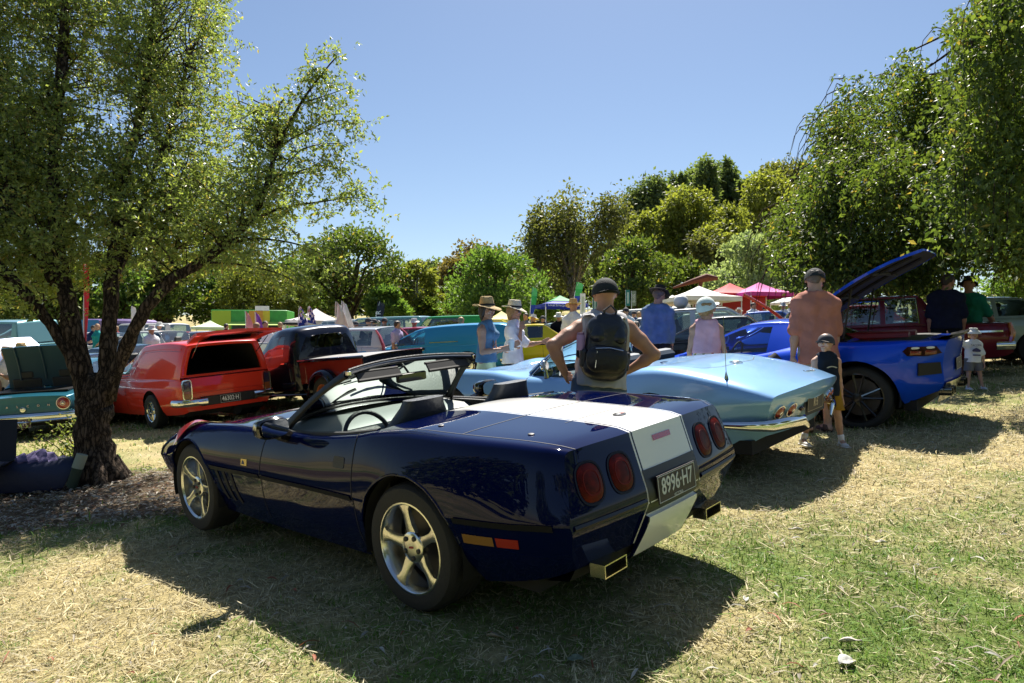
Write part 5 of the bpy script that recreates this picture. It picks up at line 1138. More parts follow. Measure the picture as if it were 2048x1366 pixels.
        if band: bb = MB(); bb.add([M @ Vector((math.cos(t) * r0 * 1.035 * 1.08, math.sin(t) * r0 * 1.035 * .94, zz)) for zz in (z + .010, z + .034) for t in [2 * math.pi * k / 24 for k in range(24)]], [(k, (k + 1) % 24, 24 + (k + 1) % 24, 24 + k) for k in range(24)]); bb.build('hat_band', band, o)
        return o
    def cap(s, mat, back=False, tilt=.05, bill=None, z=.0, name='cap'):
        z -= .012; D = s.hd; M = s.hatM(tilt - (-.12 if back else .16)); V = []; F = []; n = 24; m = 8; b = MB()
        for i in range(m + 1):
            ph = math.pi / 2 * i / m
            for k in range(n): th = 2 * math.pi * k / n; V.append(M @ Vector((math.cos(th) * math.sin(ph) * .110 * D - .006 * D, math.sin(th) * math.sin(ph) * .096 * D, (z + .128 * math.cos(ph)**.8) * D)))
        for i in range(m):
            for k in range(n): F.append((i * n + k, (i + 1) * n + k, (i + 1) * n + (k + 1) % n, i * n + (k + 1) % n))
        b.add(V, F); b.ball(tuple(M @ Vector((-.006 * D, 0, (z + .130) * D))), .006 * D, 8); o = b.build(name, mat, s.o)
        sg = -1 if back else 1; g = []
        for i in range(9):
            a = R(-62 + 124 * i / 8); row = []
            for q in (0, .33, .66, 1):
                x = math.cos(a) * .098 + q * .075 * math.cos(a * .75); y = math.sin(a) * (.088 + q * .004); row.append(M @ Vector((sg * x * D, y * D, (z + .012 + .012 * math.cos(a) - .012 * q) * D)))
            g.append(row)
        b = MB(); b.sheet(g); b.sheet([[p - Vector(s.up_) * .004 for p in r_] for r_ in g]); b.build('cap_bill', bill or mat, o, sharp=60); return o
    def glasses(s, mat):
        b = MB(); D = s.hd; p = s.hpt
        for sd in (1, -1):
            c = p(.090, .031 * sd, .014); M = frame(Vector(c), Vector(s.f + s.l * .25 * sd), Vector(s.up_)); plaque(b, M, squircle(.028 * D, .020 * D, 16, 2.6), -.002, .002, .002); b.tube([p(.086, .058 * sd, .018), p(.0, .083 * sd, .020)], .0025 * D, 5)
        b.tube([p(.094, .01, .018), p(.094, -.01, .018)], .003 * D, 5); return b.build('sunglasses', mat, s.o)
    def place(s, u=None, Y=None, yaw=0, xy=None, dz=0):
        p = at(u, Y) if xy is None else Vector((xy[0], xy[1], tz(*xy))); s.o.location = (p.x, p.y, p.z + dz); s.o.rotation_euler = (0, 0, yaw); return s
def nz_rows(a): return a / (np.linalg.norm(a, axis=1, keepdims=True) + 1e-9)
def bodycloth(*a, **k): return cloth(*a, **k)
STRAW = pm('straw', (.52, .36, .16), .8, bump=.5, bscale=140, var=.15, vscale=30); STRAW2 = pm('straw_pale', (.72, .64, .48), .8, bump=.5, bscale=140, var=.1); BAND = pm('hat_band', (.015, .015, .018), .7)
HAIRB = pm('hair_blond', (.34, .20, .08), .55, bump=.6, bscale=80, var=.25, vscale=40); HAIRD = pm('hair_dark', (.03, .018, .012), .5, bump=.6, bscale=80, var=.25, vscale=40); HAIRG = pm('hair_grey', (.32, .30, .28), .6, bump=.5, bscale=80, var=.2)
SHADES = pm('shades', (.01, .008, .008), .1, coat=1); WHITEC = cloth('white', (.78, .78, .80)); WSHOE = pm('white_shoe', (.72, .72, .72), .6, bump=.15)
# ------------------------------------------------------------------ noise, ground, grass
_lat = np.random.default_rng(3).random((64, 64))
def vnoise(x, y, s=1.0, o=0):
    x = np.asarray(x) / s + 17.3 * o + 500; y = np.asarray(y) / s + 9.1 * o + 500; i = np.floor(x).astype(int); j = np.floor(y).astype(int); u = x - i; v = y - j; u = u * u * (3 - 2 * u); v = v * v * (3 - 2 * v)
    g = lambda a, b: _lat[a % 64, b % 64]
    return (g(i, j) * (1 - u) + g(i + 1, j) * u) * (1 - v) + (g(i, j + 1) * (1 - u) + g(i + 1, j + 1) * u) * v
def fbm(x, y, s, o=0): return (vnoise(x, y, s, o) + .5 * vnoise(x, y, s / 2.1, o + 1) + .25 * vnoise(x, y, s / 4.3, o + 2)) / 1.75
def sst(a, b, x): t = np.clip((x - a) / (b - a), 0, 1); return t * t * (3 - 2 * t)
def cover(x, y):
    """how green / how littered the turf is at a point"""
    n = fbm(x, y, .9, 3); n2 = fbm(x, y, .25, 8)
    green = sst(.42, .62, n * .6 + n2 * .4) * .5
    rt = sst(.7, 1.5, x + .5 * (n - .5)) * sst(5.0, 3.9, y - .1 * x + .6 * (n2 - .5)); green = np.maximum(green, rt * (.35 + .55 * sst(.25, .55, n2 * .6 + n * .4))); lt = sst(1.2, .0, np.abs(x + .4)) * sst(3.6, 3.0, y) * .7; green = np.maximum(green, lt * sst(.3, .55, n2))
    lf = sst(-1.5, -2.2, x) * np.exp(-((y - 5.6 + .12 * x) / .42)**2); green = np.maximum(green, lf * sst(.25, .5, n2))
    green = np.maximum(green, .75 * np.exp(-(((y - 8.9 - .1 * x) / .35)**2)) * sst(-5.2, -4.6, x) * sst(-2.0, -3.0, x) * sst(.3, .5, n2))
    green = np.maximum(green, .8 * np.exp(-(((y - 9.4) / .8)**2)) * sst(-4.6, -5.4, x))
    litter = sst(-1.8, -2.8, x + .6 * (n - .5)) * sst(5.7, 6.3, y - .1 * x * 0 + .5 * (n2 - .5)) * sst(8.6, 8.0, y)
    sand = np.exp(-(((y - 9.7 + .1 * (x + 4)) / .4)**2)) * sst(-6, -5, x) * sst(-1.5, -2.2, x)
    return np.clip(green, 0, 1), np.clip(litter, 0, 1), np.clip(sand, 0, 1)
def gcol(x, y):
    g, l, s_ = cover(x, y); n = fbm(x, y, .35, 21)[:, None]; n3 = fbm(x, y, 3.0, 31)[:, None]
    dry = np.array([.41, .34, .17]) * (.75 + .5 * n) * (.85 + .3 * n3); c = dry * (1 - g[:, None]) + np.array([.10, .165, .030]) * (.7 + .6 * n) * g[:, None]
    c = c * (1 - l[:, None]) + np.array([.17, .125, .08]) * (.45 + 1.1 * n) * l[:, None]; c = c * (1 - .8 * s_[:, None]) + np.array([.46, .38, .22]) * .8 * s_[:, None]
    return c
def spaced(a, b, lo, hi, d0, growth):
    v = list(np.arange(lo, hi, d0)); d = d0; x = hi
    while x < b: v.append(x); d *= growth; x += d
    d = d0; x = lo
    while x > a: x -= d; d *= growth; v.insert(0, x)
    return np.array(v)
gx = spaced(-700, 700, -6, 7, .09, 1.11); gy = spaced(-300, 900, 1.6, 12, .09, 1.10)
GX, GY = np.meshgrid(gx, gy, indexing='ij'); GZ = terrain(GX, GY) + .012 * (fbm(GX, GY, .4, 5) - .5) - .004
V = np.stack([GX, GY, GZ], -1).reshape(-1, 3); I = np.arange(len(V)).reshape(GX.shape); F = np.stack([I[:-1, :-1], I[1:, :-1], I[1:, 1:], I[:-1, 1:]], -1).reshape(-1, 4)
def ground_mat():
    m, nt, b = newmat('dry_turf'); L = nt.links; N = nt.nodes.new; a = N('ShaderNodeAttribute'); a.attribute_name = 'tint'; tc = N('ShaderNodeTexCoord')
    n = N('ShaderNodeTexNoise'); n.inputs['Scale'].default_value = 22; n.inputs['Detail'].default_value = 10; n.inputs['Roughness'].default_value = .75; L.new(tc.outputs['Object'], n.inputs['Vector'])
    r = N('ShaderNodeMapRange'); r.inputs[1].default_value = .32; r.inputs[2].default_value = .70; r.inputs[3].default_value = .45; r.inputs[4].default_value = 1.5; L.new(n.outputs[0], r.inputs[0])
    x = N('ShaderNodeMix'); x.data_type = 'RGBA'; x.blend_type = 'MULTIPLY'; x.inputs[0].default_value = 1; L.new(a.outputs['Color'], x.inputs[6]); L.new(r.outputs[0], x.inputs[7]); L.new(x.outputs[2], b.inputs['Base Color'])
    b.inputs['Roughness'].default_value = .95; b.inputs['Specular IOR Level'].default_value = .1; bp = N('ShaderNodeBump'); bp.inputs['Strength'].default_value = .8; bp.inputs['Distance'].default_value = .03; L.new(n.outputs[0], bp.inputs['Height']); L.new(bp.outputs[0], b.inputs['Normal']); return m
ground = mesh('ground', V, F, ground_mat(), None, True); tag(ground, kind='structure')
def settint(o, c):
    at_ = o.data.color_attributes.new('tint', 'FLOAT_COLOR', 'POINT'); at_.data.foreach_set('color', np.c_[c, np.ones(len(c))].astype(np.float32).ravel())
settint(ground, gcol(V[:, 0], V[:, 1]))
def turf_mat(name, trans=.35, rough=.6):
    m = bpy.data.materials.new(name); m.use_nodes = True; nt = m.node_tree; nt.nodes.clear(); L = nt.links; N = nt.nodes.new
    o = N('ShaderNodeOutputMaterial'); a = N('ShaderNodeAttribute'); a.attribute_name = 'tint'; d = N('ShaderNodeBsdfPrincipled'); d.inputs['Roughness'].default_value = rough; d.inputs['Specular IOR Level'].default_value = .3; t = N('ShaderNodeBsdfTranslucent'); x = N('ShaderNodeMixShader'); x.inputs[0].default_value = trans
    L.new(a.outputs['Color'], d.inputs['Base Color']); L.new(a.outputs['Color'], t.inputs[0]); L.new(d.outputs[0], x.inputs[1]); L.new(t.outputs[0], x.inputs[2]); L.new(x.outputs[0], o.inputs[0]); return m
def blades(name, label, n, y0, y1, length, width, seed, flatp=.55, dens=None, green=None, wmul=.80):
    r = np.random.default_rng(seed); y = y0 * (y1 / y0)**r.random(n) if dens is None else dens(r, n); x = (r.random(n) * 2 - 1) * (wmul * y + .4)
    g, l, s_ = cover(x, y); keep = r.random(n) > np.maximum(l * .93, s_ * .85); tuft = vnoise(x, y, .11, 40); keep &= r.random(n) < (.35 + .9 * tuft); x, y, g = x[keep], y[keep], g[keep]; n = len(x); z = terrain(x, y) - .002
    isg = r.random(n) < g * .95 + .04; flat = r.random(n) < np.where(isg, flatp * .5, flatp); az = r.random(n) * 2 * np.pi; el = np.where(flat, r.random(n) * .35 + .03, .5 + r.random(n) * .9)
    Ln = length * (.45 + .9 * r.random(n)) * np.where(flat & ~isg, 1.35, 1) * (1 + .12 * (y - y0)); W = width * (.6 + .8 * r.random(n)) * (1 + .22 * (y - y0))
    d = np.stack([np.cos(az) * np.cos(el), np.sin(az) * np.cos(el), np.sin(el)], 1); sd_ = np.stack([-np.sin(az), np.cos(az), (r.random(n) - .5) * 1.2], 1); sd_ = nz_rows(sd_); p = np.stack([x, y, z + np.where(flat, .004 + .014 * r.random(n), 0)], 1)
    mid = p + d * (Ln * .55)[:, None] ; tip = p + d * Ln[:, None] - np.array([0, 0, 1]) * (Ln * .22 * (~flat))[:, None] + sd_ * (Ln * .12 * (r.random(n) - .5))[:, None]
    Vv = np.stack([p - sd_ * W[:, None] * .4, p + sd_ * W[:, None] * .4, mid + sd_ * W[:, None] * .5, tip, mid - sd_ * W[:, None] * .5], 1).reshape(-1, 3); k = np.arange(n) * 5
    F_ = np.concatenate([np.stack([k, k + 1, k + 2, k + 4], 1)]); F3 = np.stack([k + 4, k + 2, k + 3, k + 3], 1)
    q = r.random(n)[:, None]; straw = np.array([.56, .49, .29]) * (.5 + .9 * q) + np.array([.07, .07, .08]) * (r.random(n)[:, None] > .82) ; gr = np.array([.10, .22, .028]) * (.55 + .9 * q) + np.array([.06, .04, 0]) * r.random(n)[:, None]
    c = np.where(isg[:, None], gr, straw); me = bpy.data.meshes.new(name); nf = n * 2; me.vertices.add(len(Vv)); me.vertices.foreach_set('co', Vv.astype(np.float32).ravel())
    lv = np.concatenate([np.stack([k, k + 1, k + 2, k + 4], 1).ravel(), np.stack([k + 4, k + 2, k + 3], 1).ravel()]); me.loops.add(len(lv)); me.loops.foreach_set('vertex_index', lv.astype(np.int32)); me.polygons.add(nf)
    ls = np.concatenate([np.arange(n) * 4, n * 4 + np.arange(n) * 3]); me.polygons.foreach_set('loop_start', ls.astype(np.int32)); me.polygons.foreach_set('loop_total', np.concatenate([np.full(n, 4), np.full(n, 3)]).astype(np.int32)); me.update(calc_edges=True)
    o = link(name, me, TURF); tag(o, label, kind='stuff'); settint(o, np.repeat(c, 5, 0)); return o
TURF = turf_mat('grass_blade')
blades('grass', 'short dry and green mown grass around the navy convertible', 185000, 2.2, 8.5, .027, .0030, 1)
blades('grass', 'sparse dry grass further back between the parked cars', 38000, 7.0, 24, .05, .007, 2, .35)
blades('straw_clippings', 'pale dry grass clippings lying on the lawn', 9000, 2.2, 7.5, .065, .0040, 5, 1.0)
def litter(name, label, n, fn, ln, wd, seed, cols):
    r = np.random.default_rng(seed); x, y = fn(r, n); n = len(x); z = terrain(x, y) + .008 + .012 * r.random(n); az = r.random(n) * 2 * np.pi; L_ = ln * (.5 + r.random(n)); W = wd * (.5 + r.random(n)); T = [];
    d = np.stack([np.cos(az), np.sin(az), (r.random(n) - .5) * .5], 1); s_ = np.stack([-np.sin(az), np.cos(az), (r.random(n) - .5) * .9], 1); p = np.stack([x, y, z], 1); u = np.array([0, 0, 1.])
    for a, b_, h in ((0, .05, 0), (.3, .5, .0), (.65, .42, .0), (1, .04, 0)):
        c = p + d * (L_ * a)[:, None] + u * (L_ * .18 * math.sin(a * 3.1))[:, None] + s_ * (L_ * .15 * (a * a))[:, None]; T += [c - s_ * (W * b_)[:, None] + u * (W * .25)[:, None], c, c + s_ * (W * b_)[:, None] + u * (W * .25)[:, None]]
    Vv = np.stack(T, 1).reshape(-1, 3); k = (np.arange(n) * 12)[:, None]; q = np.array([(i * 3 + j, i * 3 + j + 1, i * 3 + j + 4, i * 3 + j + 3) for i in range(3) for j in range(2)]); F_ = (k[:, :, None] + q[None]).reshape(-1, 4)
    o = mesh(name, Vv, F_, TURF, None, True); tag(o, label, kind='stuff'); cc = np.array(cols)[r.integers(0, len(cols), n)] * (.6 + .7 * r.random(n)[:, None]); settint(o, np.repeat(cc, 12, 0)); return o
DRYC = [(.34, .27, .19), (.45, .40, .33), (.22, .13, .08), (.50, .46, .38)]
def inview(r, n, y0=2.3, y1=10): y = y0 * (y1 / y0)**r.random(n); x = (r.random(n) * 2 - 1) * .78 * y; return x, y
def under_tree(r, n):
    x = -1.6 - 6.5 * r.random(n); y = 5.6 + 3.2 * r.random(n); l = cover(x, y)[1]; k = r.random(n) < l * .9 + .06; return x[k], y[k]
litter('leaf_litter', 'brown and pale leaf litter on the bare ground beneath the big tree', 11000, under_tree, .055, .020, 11, DRYC)
litter('fallen_leaves', 'narrow dry gum leaves and bark strips scattered over the lawn', 480, inview, .065, .011, 12, DRYC[:2] + [(.5, .48, .43), (.33, .12, .07)])
litter('bark_shreds', 'small bark shreds scattered over the lawn', 170, inview, .12, .008, 13, [(.5, .45, .37), (.38, .3, .22)])
def big_leaf(x, y, rz, ln, wd, col, label, curl=.25):
    g = []
    for i in range(9):
        a = i / 8; w_ = wd * math.sin(math.pi * min(.97, a * .93 + .05))**.7; g.append([Vector(((a - .5) * ln + .004 * math.sin(9 * a), w_ * s_, ln * curl * (math.sin(a * 3.1) * .3 + abs(s_)**1.5 * .5) + .004 * math.sin(7 * a + 3 * s_))) for s_ in (-1, -.5, 0, .5, 1)])
    o = MB().sheet(g).build('fallen_leaf', pm('dead_leaf_%.2f' % col[0], col, .7, bump=.4, bscale=60, var=.3, vscale=30), None, sharp=None); o.location = (x, y, tz(x, y) + .012); o.rotation_euler = (.15, .1, rz); tag(o, label, 'leaf', 'large fallen leaves on the lawn'); sld = o.modifiers.new('thick', 'SOLIDIFY'); sld.thickness = .0012; return o
def gp(u, v):
    Y = CAMH * 1400 / (v - 693); 
    for _ in range(4): Y = (CAMH - tz((u - 1024) / 1400 * Y, Y)) * 1400 / (v - 693)
    return (u - 1024) / 1400 * Y, Y
for u, v, rz, ln, wd, c, lb in ((1690, 1330, .5, .085, .030, (.42, .42, .38), 'large curled pale grey leaf lying at the lower right of the lawn'), (1490, 1205, 1.2, .07, .014, (.42, .39, .33), 'upright folded white leaf on the grass right of the car shadow'), (1150, 1325, .3, .07, .022, (.16, .19, .12), 'broad dull green leaf in the shade near the bottom edge'), (990, 1280, 2.6, .09, .010, (.3, .25, .16), 'thin curved leaf in the shade behind the rear wheel'), (1350, 1165, .1, .07, .012, (.30, .25, .20), 'long narrow leaf lying in the shadow below the bumper'), (1590, 1065, .2, .10, .009, (.6, .55, .45), 'long pale bark strip on the lawn right of the exhaust'), (1760, 1090, .3, .08, .010, (.62, .58, .5), 'pale narrow leaf on the lawn where the dry grass turns green'), (1700, 1290, 2.9, .09, .012, (.55, .5, .42), 'pale blade-shaped leaf just above the curled grey leaf'), (395, 1110, .2, .07, .016, (.30, .32, .34), 'bluish leaf in the shade left of the rear wheel')):
    x, y = gp(u, v); big_leaf(x, y, rz, ln, wd, c, lb)
# ------------------------------------------------------------------ trees
def leafcloud(name, P, ln, wd, mat, parent, seed=0, out=None, droop=0, jitter=1.0):
    """one mesh of leaf-shaped faces at points P; out = preferred direction"""
    r = np.random.default_rng(seed); n = len(P); d = r.normal(size=(n, 3)) * jitter
    if out is not None: d += out * 1.1
    d[:, 2] -= droop; d = nz_rows(d); s_ = nz_rows(np.cross(d, r.normal(size=(n, 3)))); L_ = (ln * (.6 + .8 * r.random(n)))[:, None]; W = (wd * (.6 + .8 * r.random(n)))[:, None]; nn = np.cross(d, s_)
    Vv = np.stack([P, P + d * L_ * .45 + s_ * W * .5 + nn * W * .15, P + d * L_, P + d * L_ * .45 - s_ * W * .5 + nn * W * .15], 1).reshape(-1, 3); k = np.arange(n) * 4
    return mesh(name, Vv, np.stack([k, k + 1, k + 2, k + 3], 1), mat, parent, False)
def U(u, v, Y): return Vector(((u - 1024) / 1400 * Y, Y, CAMH + (693 - v) / 1400 * Y))
def knobbly(b, pts, n=14, seed=0, amp=.12):
    """trunk tube with swellings"""
    r = random.Random(seed); P = [Vector(p[0]) for p in pts]; Rr = [p[1] for p in pts]; Q, RR = [], []
    for i in range(len(P) - 1):
        for k in range(4):
            f = k / 4; p0, p1, p2, p3 = P[max(i - 1, 0)], P[i], P[i + 1], P[min(i + 2, len(P) - 1)]
            Q.append(.5 * ((2 * p1) + (p2 - p0) * f + (2 * p0 - 5 * p1 + 4 * p2 - p3) * f * f + (3 * p1 - p0 - 3 * p2 + p3) * f**3) + Vector((r.uniform(-1, 1), r.uniform(-1, 1), 0)) * Rr[i] * amp); RR.append((Rr[i] + (Rr[i + 1] - Rr[i]) * f) * (1 + r.uniform(-amp, amp)))
    Q.append(P[-1]); RR.append(Rr[-1]); i0 = len(b.V); b.tube(Q, RR, n)
    for i in range(i0, len(b.V)):
        v = Vector(b.V[i]); c = Q[(i - i0) // n]; a = ((i - i0) % n) / n * 2 * math.pi; b.V[i] = tuple(c + (v - c) * (1 + amp * .7 * math.sin(3 * a + v.z * 2.2) + amp * .5 * math.sin(5 * a - v.z * 3 + 1)))
    return Q
BARK = bark('bark_oak', (.022, .016, .012), (.145, .105, .075), 22, .035)
def inpoly(u, v, poly):
    c = np.zeros(len(u), bool); n = len(poly)
    for i in range(n):
        (x1, y1), (x2, y2) = poly[i], poly[(i + 1) % n]; t = ((y1 > v) != (y2 > v)) & (u < (x2 - x1) * (v - y1) / (y2 - y1 + 1e-9) + x1); c ^= t
    return c
def big_tree():
    t = thing('evergreen_oak', 'big multi-stemmed evergreen oak shading the left side of the lawn', 'tree', (0, 0, 0)); b = MB(); stems = []
    def st(*q, seed=0, amp=.12): Q = knobbly(b, [(U(u, v, Y + max(0, 600 - v) * .0022), r_) for u, v, Y, r_ in q], 14 if q[0][3] > .05 else 8, seed, amp); stems.append(Q); return Q
    base = at(192, 7.9); t0 = [(base + Vector((0, 0, -.15)), .30), (base + Vector((0, 0, .05)), .25), (U(192, 880, 7.9), .20), (U(190, 830, 7.9), .18), (U(192, 790, 7.9), .17), (U(198, 755, 7.9), .11)]
    knobbly(b, t0, 20, 1, .13)
    for k in range(7): a = k * .9; b.tube([base + Vector((math.cos(a) * .16, math.sin(a) * .16, .25)), base + Vector((math.cos(a) * .30, math.sin(a) * .30, .05)), base + Vector((math.cos(a) * .46, math.sin(a) * .46, -.08))], [.09, .08, .04], 8)
    st((175, 815, 7.9, .10), (148, 730, 7.85, .07), (108, 660, 7.8, .06), (70, 612, 7.7, .055), (30, 565, 7.6, .055), (-30, 500, 7.5, .04), (-90, 400, 7.4, .02), seed=2)
    st((178, 805, 7.9, .13), (158, 725, 7.9, .10), (143, 660, 7.9, .095), (128, 570, 7.9, .085), (112, 470, 7.9, .075), (104, 370, 7.9, .065), (108, 250, 7.9, .07), (125, 90, 7.9, .055), (130, -120, 7.9, .03), seed=3)
    st((112, 565, 7.9, .075), (75, 500, 7.9, .065), (28, 420, 7.9, .055), (5, 330, 7.9, .05), (-40, 200, 7.9, .035), (-60, 0, 8, .02), seed=4)
    st((206, 800, 7.9, .12), (214, 720, 7.95, .092), (217, 650, 8, .085), (222, 570, 8, .08), (235, 480, 8.1, .08), (240, 380, 8.2, .06), (275, 240, 8.3, .05), (300, 90, 8.4, .035), (310, -60, 8.4, .02), seed=5)
    st((225, 560, 8, .06), (262, 480, 8.2, .05), (285, 400, 8.4, .04), (340, 250, 8.6, .03), (380, 100, 8.6, .02), seed=6)
    st((216, 785, 7.9, .10), (245, 710, 7.85, .072), (270, 655, 7.8, .066), (300, 605, 7.8, .07), (345, 562, 7.8, .062), (400, 525, 7.8, .055), (450, 487, 7.8, .05), (500, 440, 7.8, .04), (530, 378, 7.8, .032), (553, 300, 7.8, .025), (598, 210, 7.8, .018), (640, 150, 7.8, .012), (672, 112, 7.8, .006), seed=7)
    st((298, 608, 7.8, .04), (318, 560, 7.9, .032), (302, 515, 8, .028), (332, 440, 8.1, .022), (352, 360, 8.2, .014), seed=8); st((322, 562, 7.85, .03), (352, 540, 7.9, .022), (340, 512, 8, .018), (372, 455, 8.1, .012), seed=9)
    for q in (((500, 440, 7.8, .016), (570, 415, 7.8, .012), (650, 402, 7.8, .009), (705, 395, 7.8, .006), (752, 407, 7.8, .004)), ((535, 370, 7.8, .014), (590, 345, 7.8, .010), (650, 330, 7.8, .006), (700, 352, 7.8, .004)), ((560, 290, 7.8, .012), (610, 262, 7.8, .009), (665, 240, 7.8, .006), (712, 248, 7.8, .004)),
              ((450, 487, 7.8, .018), (520, 478, 7.6, .012), (600, 490, 7.5, .008), (665, 520, 7.5, .004)), ((400, 525, 7.8, .016), (470, 528, 7.5, .011), (550, 545, 7.4, .008), (610, 575, 7.4, .004)), ((600, 205, 7.8, .01), (650, 190, 7.8, .006), (700, 172, 7.8, .004)), ((553, 300, 7.8, .012), (556, 220, 7.8, .007)), ((620, 180, 7.8, .009), (618, 145, 7.8, .004)), ((520, 395, 7.8, .012), (600, 300, 7.8, .008), (690, 285, 7.8, .004))): st(*q, seed=10, amp=.05)
    r = np.random.default_rng(5); poly = [(-420, -420), (470, -420), (500, -30), (465, 60), (520, 125), (470, 160), (525, 215), (560, 250), (590, 330), (600, 400), (575, 470), (520, 520), (430, 540), (330, 550), (250, 500), (200, 560), (120, 580), (60, 610), (-60, 620), (-420, 620)]
    pts = np.array([tuple(p) for s_ in stems for p in s_]); tg = []; sec_ = []
    while len(tg) < 1120:
        u, v = r.uniform(-420, 620), r.uniform(-200, 680); Y = r.uniform(7.3, 10.2) + max(0, 600 - v) * .0022
        if u > 470 and v < 110 or (145 < u < 195 and 470 < v < 720): continue
        if not inpoly(np.array([u]), np.array([v]), poly)[0]: continue
        q = np.array(tuple(U(u, v, Y))); d = np.linalg.norm(pts - q, axis=1) + .6 * np.clip(pts[:, 2] - q[2], 0, 9); j = int(np.argsort(d)[r.integers(0, 6)])
        if d[j] > (1.25 if u > 440 and v < 330 else 2.4): continue
        if u < 500 and v < 260 and 1024 + pts[j][0] / pts[j][1] * 1400 > 515: continue
        a = Vector(pts[j]); c = Vector(q); m = a.lerp(c, .5) + Vector((r.normal() * .16, r.normal() * .16, abs(r.normal()) * .16)); tg.append(q); sec_.append((a, m, c)); b.tube([a, a.lerp(m, .5) + Vector(r.normal(size=3) * .05), m, m.lerp(c, .5) + Vector(r.normal(size=3) * .05), c], [.010, .008, .006, .004, .0025], 4, cap=False)
    b.build('trunk', BARK, t, sharp=None)
    P, O = [], []
    for a, m, c in sec_:
        for k in range(21):
            f = .3 + .7 * k / 20; q = (a.lerp(m, f * 2) if f < .5 else m.lerp(c, f * 2 - 1)) + Vector(r.normal(size=3) * .16 * (1.15 - .3 * f)); o = Vector(r.normal(size=3)).normalized(); P.append(q); O.append(o)
    for s_ in stems[8:] + [stems[5][34:]]:
        for q in s_[2:]:
            for _ in range(9): P.append(Vector(q) + Vector(r.normal(size=3) * .10)); O.append(Vector(r.normal(size=3)).normalized())
    ns = len(sec_) * 21; P = np.array([tuple(p) for p in P]); O = np.array([tuple(o) for o in O]); uu = 1024 + P[:, 0] / P[:, 1] * 1400; vv = 693 - (P[:, 2] - CAMH) / P[:, 1] * 1400
    keep = (vnoise(P[:, 0] * 1.0, P[:, 2] + P[:, 1] * .5, .55, 60) > .34) | (np.arange(len(P)) >= ns); P, O = P[keep], O[keep]; n = len(P); LP, LO = [], []; tw = MB()
    for k in range(9):
        f = .2 + .8 * k / 8; LP.append(P + O * (f * .16) + r.normal(size=(n, 3)) * .012); LO.append(O * .7 + r.normal(size=(n, 3)) * .8)
    idx = r.choice(n, min(n, 5200), False)
    for i in idx: tw.tube([P[i], P[i] + O[i] * .18], [.0035, .0018], 3, cap=False)
    tw.build('twigs', BARK, t, sharp=None)['kind'] = 'stuff'
    cr = leafcloud('crown', np.concatenate(LP), .054, .025, leafmat('leaf_oak', (.080, .118, .036), (.23, .275, .095), .46, .38, (.34, .28, .10), .06, .45), t, 3, np.concatenate(LO), .1, .5)
    return t
big_tree()
